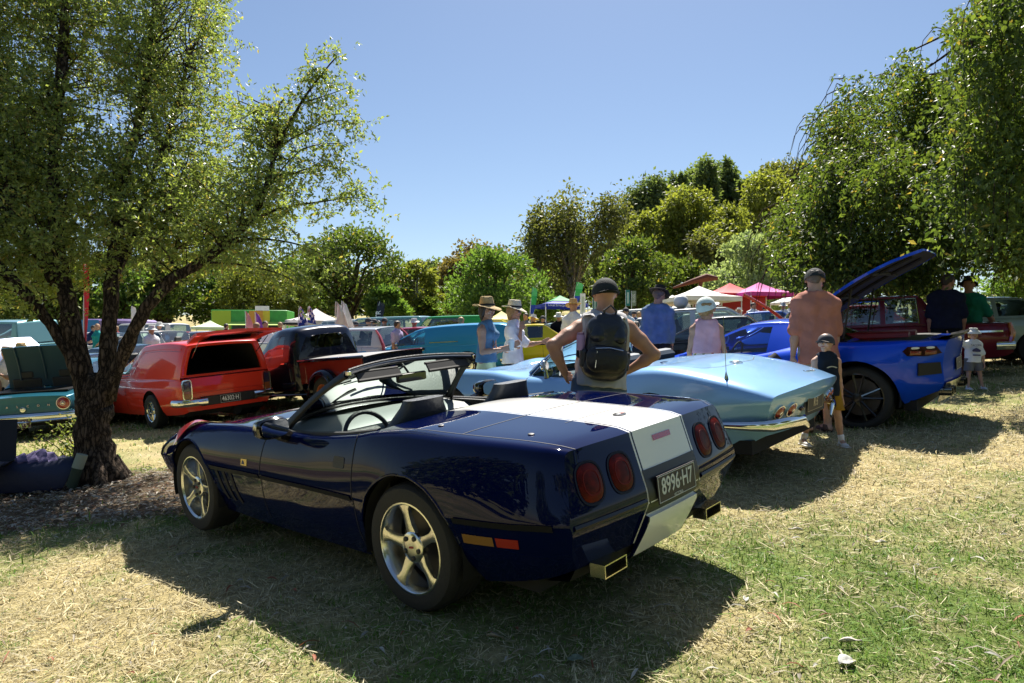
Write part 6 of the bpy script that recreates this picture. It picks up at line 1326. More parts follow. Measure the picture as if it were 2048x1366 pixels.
def hanging_tree():
    t = thing('hanging_elm', 'large weeping elm with dense drooping foliage over the right side of the cars', 'tree'); r = np.random.default_rng(9); b = MB(); base = at(2110, 15.5)
    knobbly(b, [(base + Vector((0, 0, -.2)), .5), (base + Vector((0, 0, 1.5)), .38), (base + Vector((-.3, 0, 3)), .32), (base + Vector((-.8, .2, 5)), .22), (base + Vector((-1, .4, 7.5)), .1)], 14, 3)
    poly = [(1543, 452), (1556, 405), (1600, 380), (1612, 330), (1640, 300), (1628, 235), (1690, 190), (1695, 150), (1722, 135), (1760, 160), (1800, 110), (1835, 95), (1875, 125), (1930, 120), (1905, 70), (1885, 35), (1960, 0), (2000, -200), (2500, -300), (2600, 540), (2048, 545), (1930, 520), (1880, 545), (1860, 570), (1800, 550), (1700, 565), (1640, 545), (1590, 565), (1560, 530)]
    P, O = [], []; nb = 0
    while nb < 900:
        u, v = (r.uniform(1545, 2500), r.uniform(-280, 560)) if nb < 760 else (r.uniform(1900, 2600), r.uniform(-300, 330))
        if not inpoly(np.array([u + 10]), np.array([v]), poly)[0] or (u > 2080 and r.random() < .6): continue
        Y0 = 10.6 + 4.6 * float(vnoise(u / 100, v / 100, 1.1, 90)) + 1.6 * float(vnoise(u / 100, v / 100, .5, 95)); Y = Y0 + abs(r.normal()) * .35 if r.random() < .72 else r.uniform(Y0, 18); Y = (Y if u > 1720 else max(Y, 12.2)) if nb < 760 else r.uniform(8.8, 11); c = np.array(tuple(U(u, v, Y))); an = np.array([base.x - 1.2, base.y, c[2] + .4]); out = nz((c - an) * [1, 1, .2] + r.normal(size=3) * 1.2); n = 44; ln = r.uniform(.8, 1.7); f = r.random(n)**.8
        q = c + out * (ln * f * (1 - .35 * f))[:, None] * .8 + np.array([0, 0, -1.]) * (ln * .95 * f**2)[:, None] + r.normal(size=(n, 3)) * np.array([.13, .13, .08]) * (1 + f[:, None]); P.append(q); O.append(out * (1 - f[:, None]) * .6 + np.array([0, 0, -1.]) * (.4 + f[:, None]) + r.normal(size=(n, 3)) * .3); nb += 1
        sp_ = [Vector(c + out * ln * g_ * (1 - .35 * g_) * .8 - np.array([0, 0, 1.]) * ln * .95 * g_**2) for g_ in (0, .3, .6, 1)]; b.tube(sp_, [.016, .011, .007, .003], 4, cap=False)
        if r.random() < .12: a_ = Vector(an); b.tube([a_, a_.lerp(Vector(c), .5) + Vector((0, 0, .35)), Vector(c)], [.06, .035, .015], 5, cap=False)
    P = np.concatenate(P); O = np.concatenate(O); uu = 1024 + P[:, 0] / P[:, 1] * 1400; vv = 693 - (P[:, 2] - CAMH) / P[:, 1] * 1400; k = inpoly(uu + r.normal(size=len(uu)) * 10, vv + r.normal(size=len(vv)) * 10, poly) | (uu > 2060); P, O = P[k], O[k]
    b.build('trunk', BARK, t, sharp=None); LP, LO = [], []
    for i in range(6): f = i / 5; LP.append(P + O * f * .24 + r.normal(size=P.shape) * .03); LO.append(O * .5 + r.normal(size=P.shape) * .8)
    leafcloud('crown', np.concatenate(LP), .090, .048, leafmat('leaf_elm', (.022, .048, .012), (.100, .135, .030), .44, .45, (.26, .20, .05), .03), t, 4, np.concatenate(LO), .3, .5); return t
hanging_tree()
LM = {k: leafmat('leaf_' + k, c1, c2, tr, .5) for k, (c1, c2, tr) in {'elm': ((.028, .075, .022), (.085, .155, .034), .44), 'bright': ((.038, .09, .024), (.115, .18, .042), .46), 'olive': ((.045, .060, .022), (.13, .135, .045), .40), 'wattle': ((.070, .095, .020), (.20, .215, .048), .46), 'gum': ((.045, .075, .035), (.12, .155, .06), .44), 'brown': ((.07, .060, .025), (.15, .115, .04), .40), 'silver': ((.11, .155, .085), (.25, .30, .18), .42)}.items()}
GUMB = bark('bark_gum', (.14, .11, .09), (.42, .38, .32), 6, .02)
def far_tree(name, label, u, vtop, vbot, wpx, Y, kind, seed, n=7000, leaf=None, tall=False, group='trees beyond the car show', trunks=1, z0=None):
    r = np.random.default_rng(seed); p = at(u, Y); H = CAMH + (693 - vtop) / 1400 * Y - p.z; zb_ = max(.2, min(1.2, CAMH + (693 - vbot) / 1400 * Y - p.z)) if not tall else max(.3, H * .22); W = wpx / 1400 * Y / 2 * 1.30; t = thing(name, label, 'tree', (p.x, p.y, p.z), 0, group); b = MB(); cz = (H + zb_) / 2; hz = (H - zb_) / 2
    nl = 46 if not tall else 46; lobes = [(np.array([r.normal() * .12 * W, 0, H - W * .20]), np.array([W * .26, W * .26, W * .24]))] if not tall else [(np.array([0, 0, H * .7]), np.array([W * .4, W * .4, W * .6]))]; plume = [(r.uniform(-.5, .5) * W, r.uniform(-.4, .4) * W, r.uniform(.78, .90)) for _ in range(4)]
    for i in range(nl):
        f = r.random()**(.6 if tall else .85); a = r.random() * 6.283
        if tall: px_, py_, ph = plume[i % 4]; rad = W * .45 * (1 - .45 * f) * r.random()**.5; h = zb_ + (H * ph - zb_) * f; c = np.array([px_ + math.cos(a) * rad, py_ + math.sin(a) * rad, h]); rr = W * (.24 + .14 * r.random()) * (1.1 - .3 * f); lobes.append((c, np.array([rr, rr, rr * 1.35])))
        else: pr = math.sqrt(max(.02, 1 - (max(0, f - .30) / .72)**2)) * (.78 + .22 * min(1, f / .3)); rad = W * .84 * pr * r.random()**.35; h = zb_ + (H - zb_) * (.06 + .86 * f); rr = W * (.17 + .13 * r.random()); lobes.append((np.array([math.cos(a) * rad, math.sin(a) * rad, h]), np.array([rr, rr, rr * (1.1 if kind in ('wattle', 'olive', 'brown') else .8)])))
    nl += 1; P, O = [], []; per = n // nl
    for c, a in lobes:
        q = nz_rows(r.normal(size=(per, 3))); rad = r.random(per)**.4; d = q * rad[:, None]; P.append(c + d * a * (1 + .2 * r.normal(size=(per, 1)))); O.append(q * .6 + np.array([0, 0, -.5 if kind in ('gum', 'olive', 'wattle', 'brown') else .25]))
        if r.random() < (.9 if tall else .4): b.tube([(0, 0, zb_ * .6 + r.random() * hz * .4), tuple(c * .5 + np.array([0, 0, cz * .5])), tuple(c)], [W * .03, W * .018, W * .006], 5, cap=False)
    P = np.concatenate(P); O = np.concatenate(O); k = P[:, 2] > .1; P, O = P[k], O[k]; lf = leaf or max(.16, Y * .0043)
    for j in range(trunks): dx_ = (j - (trunks - 1) / 2) * W * .5; b.tube([(dx_, 0, -.3), (dx_ * 1.1, 0, H * .35), (dx_ * 1.3 + .2, 0, H * .8)], [max(.12, W * .055), max(.08, W * .04), .03], 7)
    b.build('trunk', GUMB if kind in ('gum', 'olive', 'wattle') else BARK, t, sharp=None); leafcloud('crown', P, lf * 1.35, lf * .8, LM[kind], t, seed, O, 0, .75); return t
TT = [('elm_tree', 'round deep green elm behind the white flags, left of centre', 695, 458, 650, 215, 68, 'elm', 0), ('wattle_tree', 'olive yellow tree right of the round elm', 832, 522, 640, 85, 74, 'wattle', 0), ('gum_tree', 'blue-green gum peeping over the dry hill left of centre', 882, 515, 610, 80, 110, 'gum', 1), ('conifer_shrub', 'small dark conical shrub on the dry slope', 859, 600, 643, 42, 72, 'elm', 0),
      ('elm_tree', 'bushy bright green tree behind the two women in hats', 985, 503, 645, 185, 60, 'bright', 0), ('brown_tree', 'rusty olive tree rising behind the bushy bright green tree', 960, 485, 610, 150, 92, 'brown', 0), ('gum_tree', 'tall dark olive gum standing alone left of the hillside wood', 1145, 372, 610, 185, 84, 'olive', 1), ('gum_tree', 'small pale gum beside the dark olive gum', 1075, 470, 600, 70, 100, 'gum', 1),
      ('wattle_tree', 'yellow olive tree between the dark gum and the wood', 1275, 422, 590, 100, 98, 'wattle', 0), ('elm_tree', 'dense round green tree behind the backpack man', 1262, 482, 640, 150, 66, 'elm', 0), ('gum_tree', 'dark green gum at the left end of the hilltop wood', 1300, 330, 560, 125, 135, 'gum', 1), ('gum_tree', 'slender gum in the hilltop wood with open crown', 1368, 315, 560, 60, 142, 'gum', 1),
      ('wattle_tree', 'mounded yellow-green tree with pale trunks beneath it', 1378, 362, 570, 115, 100, 'wattle', 1), ('gum_tree', 'tallest gum of the hilltop wood', 1415, 283, 560, 62, 140, 'gum', 1), ('gum_tree', 'narrow gum right of the tallest gum', 1455, 288, 560, 48, 150, 'gum', 1), ('gum_tree', 'broad olive gum crowning the right end of the hilltop', 1545, 285, 500, 125, 140, 'olive', 1),
      ('wattle_tree', 'yellow-green tree below the broad olive gum', 1535, 345, 520, 150, 112, 'wattle', 0), ('wattle_tree', 'bright yellow-green tree in the middle of the slope', 1455, 405, 570, 110, 96, 'wattle', 0), ('silver_tree', 'silvery green shrubby tree behind the red canopy', 1503, 468, 620, 150, 56, 'silver', 0), ('elm_tree', 'dark green tree filling the gap behind the blue-shirted man', 1350, 520, 640, 130, 72, 'elm', 0),
      ('wattle_tree', 'pale yellow-green tree behind the green food container', 520, 525, 640, 170, 62, 'wattle', 0), ('elm_tree', 'dark green tree seen through the oak behind the container', 430, 500, 640, 180, 66, 'bright', 0), ('elm_tree', 'green tree behind the red panel van', 330, 490, 640, 170, 58, 'elm', 0), ('elm_tree', 'green tree behind the purple food trailer', 225, 505, 645, 170, 55, 'bright', 0), ('elm_tree', 'green tree at the far left behind the people in hats', 95, 520, 655, 190, 52, 'elm', 0), ('elm_tree', 'green tree just outside the left edge', -70, 500, 660, 180, 52, 'bright', 0),
      ('gum_tree', 'slim gum behind the round elm', 640, 455, 600, 80, 90, 'gum', 1), ('brown_tree', 'brown-tinged tree at the foot of the hill right of centre', 1050, 560, 640, 120, 78, 'olive', 0), ('gum_tree', 'grey-green gum low on the hill behind the weeping elm', 1640, 420, 600, 140, 90, 'gum', 1), ('elm_tree', 'shady tree beyond the maroon sedan', 1780, 480, 620, 180, 60, 'elm', 0), ('elm_tree', 'shady tree at the right edge behind the parked white cars', 2100, 470, 600, 200, 70, 'bright', 0), ('gum_tree', 'olive gum on the slope left of the silvery tree', 1420, 470, 600, 90, 88, 'olive', 1),
      ('elm_tree', 'green tree filling the gap left of the round elm', 590, 520, 640, 110, 75, 'bright', 0), ('wattle_tree', 'olive tree between the round elm and the olive yellow tree', 775, 540, 640, 80, 84, 'wattle', 0), ('elm_tree', 'small green tree at the right foot of the round elm', 772, 575, 640, 75, 64, 'bright', 0), ('brown_tree', 'russet tree left of the bushy bright green tree', 920, 520, 620, 90, 82, 'brown', 0), ('elm_tree', 'green shrubby tree behind the green feather banner', 1065, 570, 640, 90, 66, 'bright', 0),
      ('gum_tree', 'grey gum between the dark olive gum and the wattle', 1205, 465, 600, 80, 96, 'gum', 1), ('wattle_tree', 'yellow mound at the foot of the hilltop wood', 1320, 440, 600, 100, 108, 'wattle', 0), ('gum_tree', 'dark gum right of the first hilltop gum', 1340, 350, 560, 70, 138, 'gum', 1), ('gum_tree', 'thin gum between the two tallest gums', 1490, 330, 560, 60, 145, 'gum', 1), ('wattle_tree', 'yellow-green tree just left of the weeping elm', 1590, 380, 590, 110, 104, 'wattle', 0), ('wattle_tree', 'low yellow-green tree under the hilltop wood', 1430, 450, 600, 110, 92, 'wattle', 0), ('elm_tree', 'deep green tree at the right of the silvery tree', 1595, 500, 640, 100, 62, 'elm', 0), ('gum_tree', 'blue-green gum at the foot of the right slope', 1500, 420, 600, 90, 118, 'gum', 1), ('gum_tree', 'dark gum behind the wattle on the left slope', 1250, 400, 590, 80, 128, 'olive', 1)]
for i, (nm, lb, u, vt, vb, wp, Y, kd, tl) in enumerate(TT): far_tree(nm, lb, u, vt, vb, wp, Y, kd, 100 + i, 9500 if wp > 110 else 5600, tall=bool(tl), trunks=3 if tl and wp > 100 else 1)
# wood on the rise behind, one mass
r = np.random.default_rng(77); P = []; PU = [560, 700, 800, 880, 930, 1000, 1080, 1120, 1225, 1262, 1320, 1380, 1400, 1460, 1480, 1505, 1560, 1660]; PV = [560, 530, 560, 560, 540, 520, 525, 500, 500, 425, 365, 345, 318, 318, 365, 345, 325, 350]
for i in range(900):
    u = r.uniform(1215, 1660) if i < 620 else r.uniform(560, 1230); Y = r.uniform(150, 160) if i < 620 else r.uniform(118, 128); p = at(u, Y); top = CAMH + (693 - np.interp(u, PU, PV)) / 1400 * Y; s_ = r.uniform(1.5, 3.0); z = p.z + (top - p.z - s_) * (.12 + .88 * r.random()**.7)
    P.append(np.array([p.x, p.y, z]) + nz_rows(r.normal(size=(120, 3))) * (r.random((120, 1))**.4) * np.array([s_, s_, s_ * 1.25]))
tag(leafcloud('hillside_wood', np.concatenate(P), .90, .58, LM['gum'], None, 7, np.repeat([[0, 0, -.4]], 900 * 120, 0)), 'far-off gum wood covering the hill behind the show ground', kind='stuff')
# trees behind the photographer, seen only as reflections in the paint
for i, (x, y, s_) in enumerate(((-16, -14, 1), (-5, -18, 1.2), (7, -16, 1), (17, -12, 1.1), (-22, -2, 1.1), (26, -3, 1))):
    t = thing('elm_tree', ['leafy tree on the lawn behind the photographer'][0], 'tree', (x, y, tz(x, y)), 0, 'trees behind the photographer'); b = MB(); b.tube([(0, 0, -.2), (.1, 0, 2.5), (0, .1, 5)], [.3, .22, .1], 8); b.build('trunk', BARK, t); q = nz_rows(r.normal(size=(3200, 3))) * (r.random((3200, 1))**.4) * np.array([5.4, 5.4, 4.0]) * s_ + np.array([0, 0, 5.0]); leafcloud('crown', q, .7, .5, LM['elm'], t, i)
# ------------------------------------------------------------------ cars further back
def flap(car, x, z, w, ln, ang, mat, und=None, name='raised_bonnet', dirx=1, taper=.85):
    """panel hinged at x,z, lying along dirx when shut, lifted by ang"""
    ca, sa = math.cos(ang), math.sin(ang); g = [[Vector((x + dirx * ca * ln * i / 6 - dirx * sa * .05 * math.sin(math.pi * i / 6), y * w * (1 - (1 - taper) * i / 6), z + sa * ln * i / 6 + ca * .05 * math.sin(math.pi * i / 6) + .02 * (1 - y * y))) for y in np.linspace(1, -1, 7)] for i in range(7)]
    o = Vector((dirx * sa, 0, -ca)) * .03; b = MB(); b.sheet(g); b.sheet([[g[i][0], g[i][0] + o] for i in range(7)]); b.sheet([[g[i][6], g[i][6] + o] for i in range(7)]); b.sheet([[g[6][j], g[6][j] + o] for j in range(7)]); f = b.build(name, mat, car, sharp=50)
    b = MB(); b.sheet([[p + o for p in r_] for r_ in g]); b.build('underside', und or mat, f)
    for j in (1, 3, 5): MB().tube([g[i][j] + o * 1.4 for i in range(1, 7)], .02, 5).build('rib', und or mat, f)
    return f
def put(c, u, Y, yaw, wb=2.7, dz=0): p = at(u, Y); settle(c, p.x, p.y, R(yaw), wb, 1.5, dz)
SED = lambda hw=.90, zb=.92, zd=.92, zh=.90: (-1.15, 3.5, hw, .26, zd, zb, zh, .80, 2.75)
# left edge: teal sedan, boot open
c, L, pr, P = closed_car('open_boot_sedan', 'teal 1960s sedan with its boot lid up, round tail light and script across the tail', 'car', (.02, .13, .19), (-1.10, 3.35, .86, .26, .84, .90, .88, .80, 2.77), (.15, .75, 1.55, 2.15, 1.40, .62), ((.45, 1.9),), nolights=True, chrome=False)
for sd in (1, -1):
    t = lamp(c, L, sd * .66, .68, .105, .105, RED_L, dome=.03); o = cappt(L, sd * .66, .68); M = frame(o, capn(L, sd * .66, .68)) @ Matrix.Translation((0, 0, .03)); b = MB(); ringpl(b, M, squircle(.045, .045, 20, 2), squircle(.035, .035, 20, 2), 0, .012); plaque(b, M, squircle(.022, .022, 16, 2), 0, .014, .003); b.build('lens_centre', CHROME, t)
    b = MB(); ringpl(b, frame(cappt(L, sd * .66, .68) + Vector((-.006, 0, 0)), Vector((-1, 0, 0))), squircle(.135, .135, 26, 2), squircle(.118, .118, 26, 2), -.02, .004); b.build('light_surround', P, c)
for i, ch in enumerate('FALCON'): text(ch, .055, CHROME, c, frame(cappt(L, .42 - .168 * i, .66) + capn(L, 0, .66) * .012, Vector((-1, 0, 0))), depth=.003)
b = MB(); plaque(b, frame(cappt(L, 0, .60) + Vector((-.008, 0, 0)), Vector((-1, 0, 0))), squircle(.05, .05, 20, 2), 0, .01, .01); b.build('boot_badge', CHROME, c)
bumper(c, -1.13, .84, .46, CHROME, .065, .35); MB().tube([(-1.16, .80, .40), (-1.22, 0, .38), (-1.16, -.80, .40)], .03, 8).build('bumper_underpan', CHROME, c); plate(c, frame(Vector((-1.235, .05, .36)), Vector((-1, 0, 0))), '1310·H', col=(.05, .01, .012), tcol=(.75, .72, .7), w=.42, h=.15)
flap(c, .12, .93, .66, .84, R(72), P, pm('boot_underside', (.01, .05, .08), .6), 'boot_lid', -1, 1.0); b = MB(); b.box((-.35, 0, .90), (.9, 1.3, .02)); b.build('boot_opening', pm('recess_black', (.006, .006, .007), .4), c)
put(c, 100, 13.9, 104)
# dark navy classic with bonnet up
c, L, pr, P = closed_car('bonnet_up_classic', 'dark navy classic with bonnet raised and red lower flank, behind the oak trunk', 'car', (.006, .02, .07), SED(.9, .92), (.0, .6, 1.6, 2.3, 1.42, .62), ((.4, 2.0),)); flap(c, 2.35, .97, .70, 1.15, R(48), P, pm('bonnet_underside', (.02, .06, .12), .5)); b = MB()
for sd in (1, -1): b.box((1.2, sd * .905, .52), (1.9, .012, .22), bev=.004)
b.build('red_flank_panel', pm('flank_red', (.35, .02, .02), .35, coat=.6), c); put(c, 232, 16.2, 163)
c, L, pr, P = closed_car('dark_coupe', 'dark teal coupe half hidden between the oak and the red panel van', 'car', (.01, .035, .05), SED(.88, .88, .88, .86), (-.1, .6, 1.5, 2.2, 1.36, .58), ((.35, 1.9),)); put(c, 300, 18.5, 150)
c, L, pr, P = closed_car('cream_sedan', 'cream white sedan roof showing above the red panel van', 'car', (.68, .66, .60), SED(), (.0, .5, 1.6, 2.2, 1.44, .62), ((.35, 1.95),)); put(c, 372, 23, 165)
c, L, pr, P = closed_car('off_roader', 'pale teal off-roader at the left edge behind the people in hats', 'car', (.16, .34, .36), (-1.0, 3.3, .92, .40, 1.12, 1.14, 1.10, .98, 2.7), (-.95, -.85, 1.5, 2.0, 1.86, .74), ((-.7, .3), (.4, 1.7))); put(c, 35, 22, 170)
# pale blue panel van
def side_van(name, label, col, u, Y, yaw):
    P = paint(name + '_paint', col, .15, .3); K = [(x, sec(y, zs, zb, zc)) for x, y, zs, zb, zc in ((-1.15, .84, .34, .90, .92), (-1.0, .88, .30, .91, .93), (0, .90, .24, .91, .93), (1.2, .90, .23, .90, .93), (2.2, .90, .23, .88, .92), (2.8, .90, .25, .86, .90), (3.35, .86, .30, .80, .82))]
    car, L, parts = car_base(name, label, 'van', K, ((0, .33, .39), (2.8, .33, .38)), P, ('rally', .32, .19, .19, CHROME), doors=((1.15, 2.1),), dx=.08, track=.0)
    S = lambda x, yb, y3, zr, zt: (x, [(yb, .88), (yb, .93), ((yb + y3) / 2 + .02, (.93 + zr) / 2), (y3, zr), (y3 * .92, zr + (zt - zr) * .6), (y3 * .5, zt - .005), (0, zt)])
    C = Loft([S(-1.1, .83, .68, 1.34, 1.42), S(-.9, .85, .70, 1.37, 1.46), S(0, .86, .71, 1.39, 1.48), S(1.1, .86, .68, 1.36, 1.44), S(1.5, .86, .62, 1.29, 1.35), S(1.8, .86, .74, 1.16, 1.20), S(2.15, .85, .83, .94, .96)])
    def split(x, t, s): return 'windscreen' if t > 3.35 and 1.52 < x < 2.1 else ('side_window@%d' % s if 1.18 < x < 1.95 and 1.15 < t < 2.8 else ('van_body' if x < 1.12 or t > 3 else 'cabin_side'))
    C.build(car, split, lambda n: GLASS if n in ('windscreen', 'side_window') else P, .08, 6, (1.18, 1.95, 1.52, 2.1, 1.12)); C.cap(car, 'tail_door', P, 0, 3, 3)
    for sd in (1, -1): C.ribbon(car, [(.25, 1.35), (1.05, 1.35)], .025, CHROME, .006, 'trim_strip', sd, 6); mirror(car, (1.95, sd * .84, .90), CHROME, sd); lamp(car, L, sd * .66, .66, .09, .09)
    b = MB(); b.tube([(1.20, .905, .80), (1.34, .91, .80)], .012, 6); b.build('door_handle', CHROME, car); bumper(car, -1.15, .84, .46); bumper(car, 3.35, .82, .46, s=1); interior(car, 1.0, 2.1, .7, .42, .94, (1.35,), wheelx=(1.75, -.33)); put(car, u, Y, yaw); return car
side_van('panel_van', 'sky blue 1960s panel van in side view behind the black pickup', (.03, .26, .50), 948, 20, 173)
# silver people mover
c, L, pr, P = closed_car('people_mover', 'silver people mover with tall red tail lights behind the black pickup', 'car', (.50, .50, .52), (-.95, 3.4, .90, .28, .98, .98, .92, .80, 2.75), (-.93, -.62, 1.9, 2.75, 1.50, .66), ((-.55, .45), (.55, 1.4), (1.5, 2.4)), ('rally', .32, .2, .2, ALLOY), chrome=False, nolights=True)
for sd in (1, -1): b = MB(); b.tube([(-.97, sd * .84, .62), (-.96, sd * .83, 1.0), (-.80, sd * .73, 1.28), (-.66, sd * .66, 1.43)], [.07, .085, .07, .05], 6, flat=((0, 1, 0), 1, .5)); b.build('tail_light', RED_L, c)
b = MB(); b.tube([(-.2, .62, 1.54), (1.8, .62, 1.56)], .015, 5); b.tube([(-.2, -.62, 1.54), (1.8, -.62, 1.56)], .015, 5); b.build('roof_rail', BLACK, c); b = MB(); b.tube([(-.84, -.1, 1.08), (-.90, .25, 1.02)], .012, 5); b.build('rear_wiper', BLACK, c); put(c, 742, 20.5, 160)
# yellow coupe, bonnet up
c, L, pr, P = closed_car('yellow_coupe', 'bright yellow coupe with black side stripe just right of the woman in the white hat', 'car', (.66, .52, .012), SED(.9, .90, .88, .88), (-.1, .55, 1.35, 2.05, 1.36, .58), ((.55, 1.75),), metal=0); 
for sd in (1, -1): L.ribbon(c, [(-.9, 3.2), (3.1, 3.2)], .09, pm('stripe_black', (.01, .01, .01), .4), .004, 'side_stripe', sd, 30)
put(c, 1128, 22, 172)
c, L, pr, P = closed_car('maroon_coupe', 'wine red coupe roof between the silver people mover and the blue van', 'car', (.30, .03, .06), SED(), (-.1, .5, 1.5, 2.2, 1.40, .60), ((.35, 1.9),)); put(c, 900, 22, 172)
c, L, pr, P = closed_car('green_sedan', 'bright green sedan beyond the blue panel van with its bonnet raised', 'car', (.02, .34, .07), SED(.92, .98), (-.9, -.5, 1.5, 2.2, 1.78, .72), ((.35, 1.9),), metal=0); flap(c, 2.3, 1.0, .80, 1.35, R(12), P); put(c, 950, 25, 176)
c, L, pr, P = closed_car('pale_pink_coupe', 'pale pink low coupe behind the woman in the tan hat', 'car', (.66, .52, .55), SED(.88, .88, .88, .84), (-.2, .4, 1.3, 2.0, 1.30, .56), ((.3, 1.7),)); put(c, 1010, 28, 172)
c, L, pr, P = closed_car('small_hatchback', 'small white hatchback with dark glass behind the blue-shirted man', 'car', (.72, .72, .70), (-.65, 2.95, .84, .28, .92, .94, .90, .76, 2.4), (-.6, -.1, 1.2, 1.95, 1.45, .58), ((-.1, .55), (.65, 1.7)), top=paint('roof_blackish', (.02, .025, .03), 0), chrome=False); put(c, 1330, 14.2, -14)
c, L, pr, P = closed_car('cream_top_coupe', 'sky blue coupe with cream roof beyond the girl in pink', 'car', (.20, .40, .50), SED(), (-.1, .35, 1.45, 2.1, 1.42, .62), ((.35, 1.85),), top=paint('cream_roof', (.62, .60, .50), 0)); put(c, 1478, 19.5, 168)
c, L, pr, P = closed_car('black_roadster', 'low black roadster with hood up between the girl in pink and the blue coupe', 'car', (.008, .01, .012), (-.9, 3.1, .86, .24, .86, .86, .82, .70, 2.5), (-.05, .4, 1.0, 1.8, 1.26, .56), ((.3, 1.6),), chrome=False); put(c, 1545, 12.6, 160)
c, L, pr, P = closed_car('red_classic', 'red classic with its long bonnet raised left of the orange-shirted man', 'car', (.50, .03, .04), SED(), (-.1, .5, 1.45, 2.1, 1.36, .6), ((.35, 1.85),)); flap(c, 2.3, .95, .72, 1.35, R(38), paint('bonnet_coral', (.55, .09, .06), 0)); put(c, 1800, 16.3, 160)
# maroon sedan on the right
c, L, pr, P = closed_car('maroon_sedan', 'maroon 1960s sedan with chrome window frames and tall amber tail lights', 'car', (.16, .008, .022), (-1.25, 3.2, .87, .28, .90, .92, .88, .80, 2.67), (-.25, .10, 1.45, 2.0, 1.46, .64), ((.12, .62), (.70, 1.75)), top=paint('roof_rose', (.42, .10, .13), .1), nolights=True, extra=None, dx=.07)
for sd in (1, -1):
    b = MB(); b.tube([(-1.20, sd * .78, .56), (-1.24, sd * .79, .72), (-1.20, sd * .78, .90)], [.05, .06, .035], 8, flat=((0, 1, 0), 1, .8)); t = b.build('tail_light', pm('lens_amber_deep', (.50, .13, .015), .18, coat=1), c); L.ribbon(c, [(-1.1, 3.1), (2.9, 3.1)], .03, CHROME, .006, 'chrome_strip', sd, 24)
    b = MB(); b.tube([(.10, sd * .80, .95), (.14, sd * .66, 1.39), (1.40, sd * .66, 1.40), (1.95, sd * .79, .95)], .014, 5); b.build('window_frame', CHROME, c)
b = MB(); b.box((-1.27, 0, .68), (.02, .9, .10), bev=.01); b.build('tail_panel_trim', CHROME, c); p = Vector((-.02, .775, 1.17)); b = MB(); b.box(p, (.09, .006, .012)); b.box(p, (.015, .006, .06)); b.build('pillar_emblem', pm('badge_gold', (.7, .55, .22), .25, .8), c)
put(c, 1850, 12.9, 153)
# pale grey fastback at the right edge
c, L, pr, P = closed_car('fastback_coupe', 'pale grey-green fastback coupe at the right edge of the picture', 'car', (.52, .62, .62), (-1.15, 3.5, .95, .26, .92, .95, .92, .80, 2.82), (-1.0, .35, 1.25, 2.1, 1.38, .60), ((.05, .62), (.70, 1.8)), ('five', .345, .22, .24, pm('dark_alloy', (.02, .02, .022), .3)), chrome=False); put(c, 2045, 14.6, 160)
def parked(n_list):
    protos = {}
    for i, (u, Y, yaw, col, kind, lb) in enumerate(n_list):
        if kind not in protos:
            d, cb, wi = {'sedan': (SED(), (-.1, .45, 1.5, 2.15, 1.42, .62), ((.35, 1.9),)), 'van': ((-1.0, 3.4, .92, .32, 1.0, 1.02, .98, .84, 2.75), (-.95, -.8, 1.8, 2.5, 1.85, .74), ((-.6, .5), (.6, 1.9))), 'low': ((-.95, 3.1, .86, .24, .84, .85, .80, .68, 2.45), (-.2, .4, 1.0, 1.8, 1.22, .55), ((.25, 1.5),))}[kind]
            c, L, pr, P = closed_car('parked_car', lb, 'car', col, d, cb, wi, fastmat=paint('car_paint_%d' % i, col, .1, .32), dx=.22); protos[kind] = (c, P)
        else:
            c0, P0 = protos[kind]; c = copy_tree(c0); P = paint('car_paint_%d' % i, col, .1, .32)
            for o in c.children:
                if o.type == 'MESH' and o.data.materials and o.data.materials[0] == P0: o.material_slots[0].link = 'OBJECT'; o.material_slots[0].material = P
        tag(c, lb, 'car', 'cars parked in the far rows'); put(c, u, Y, yaw)
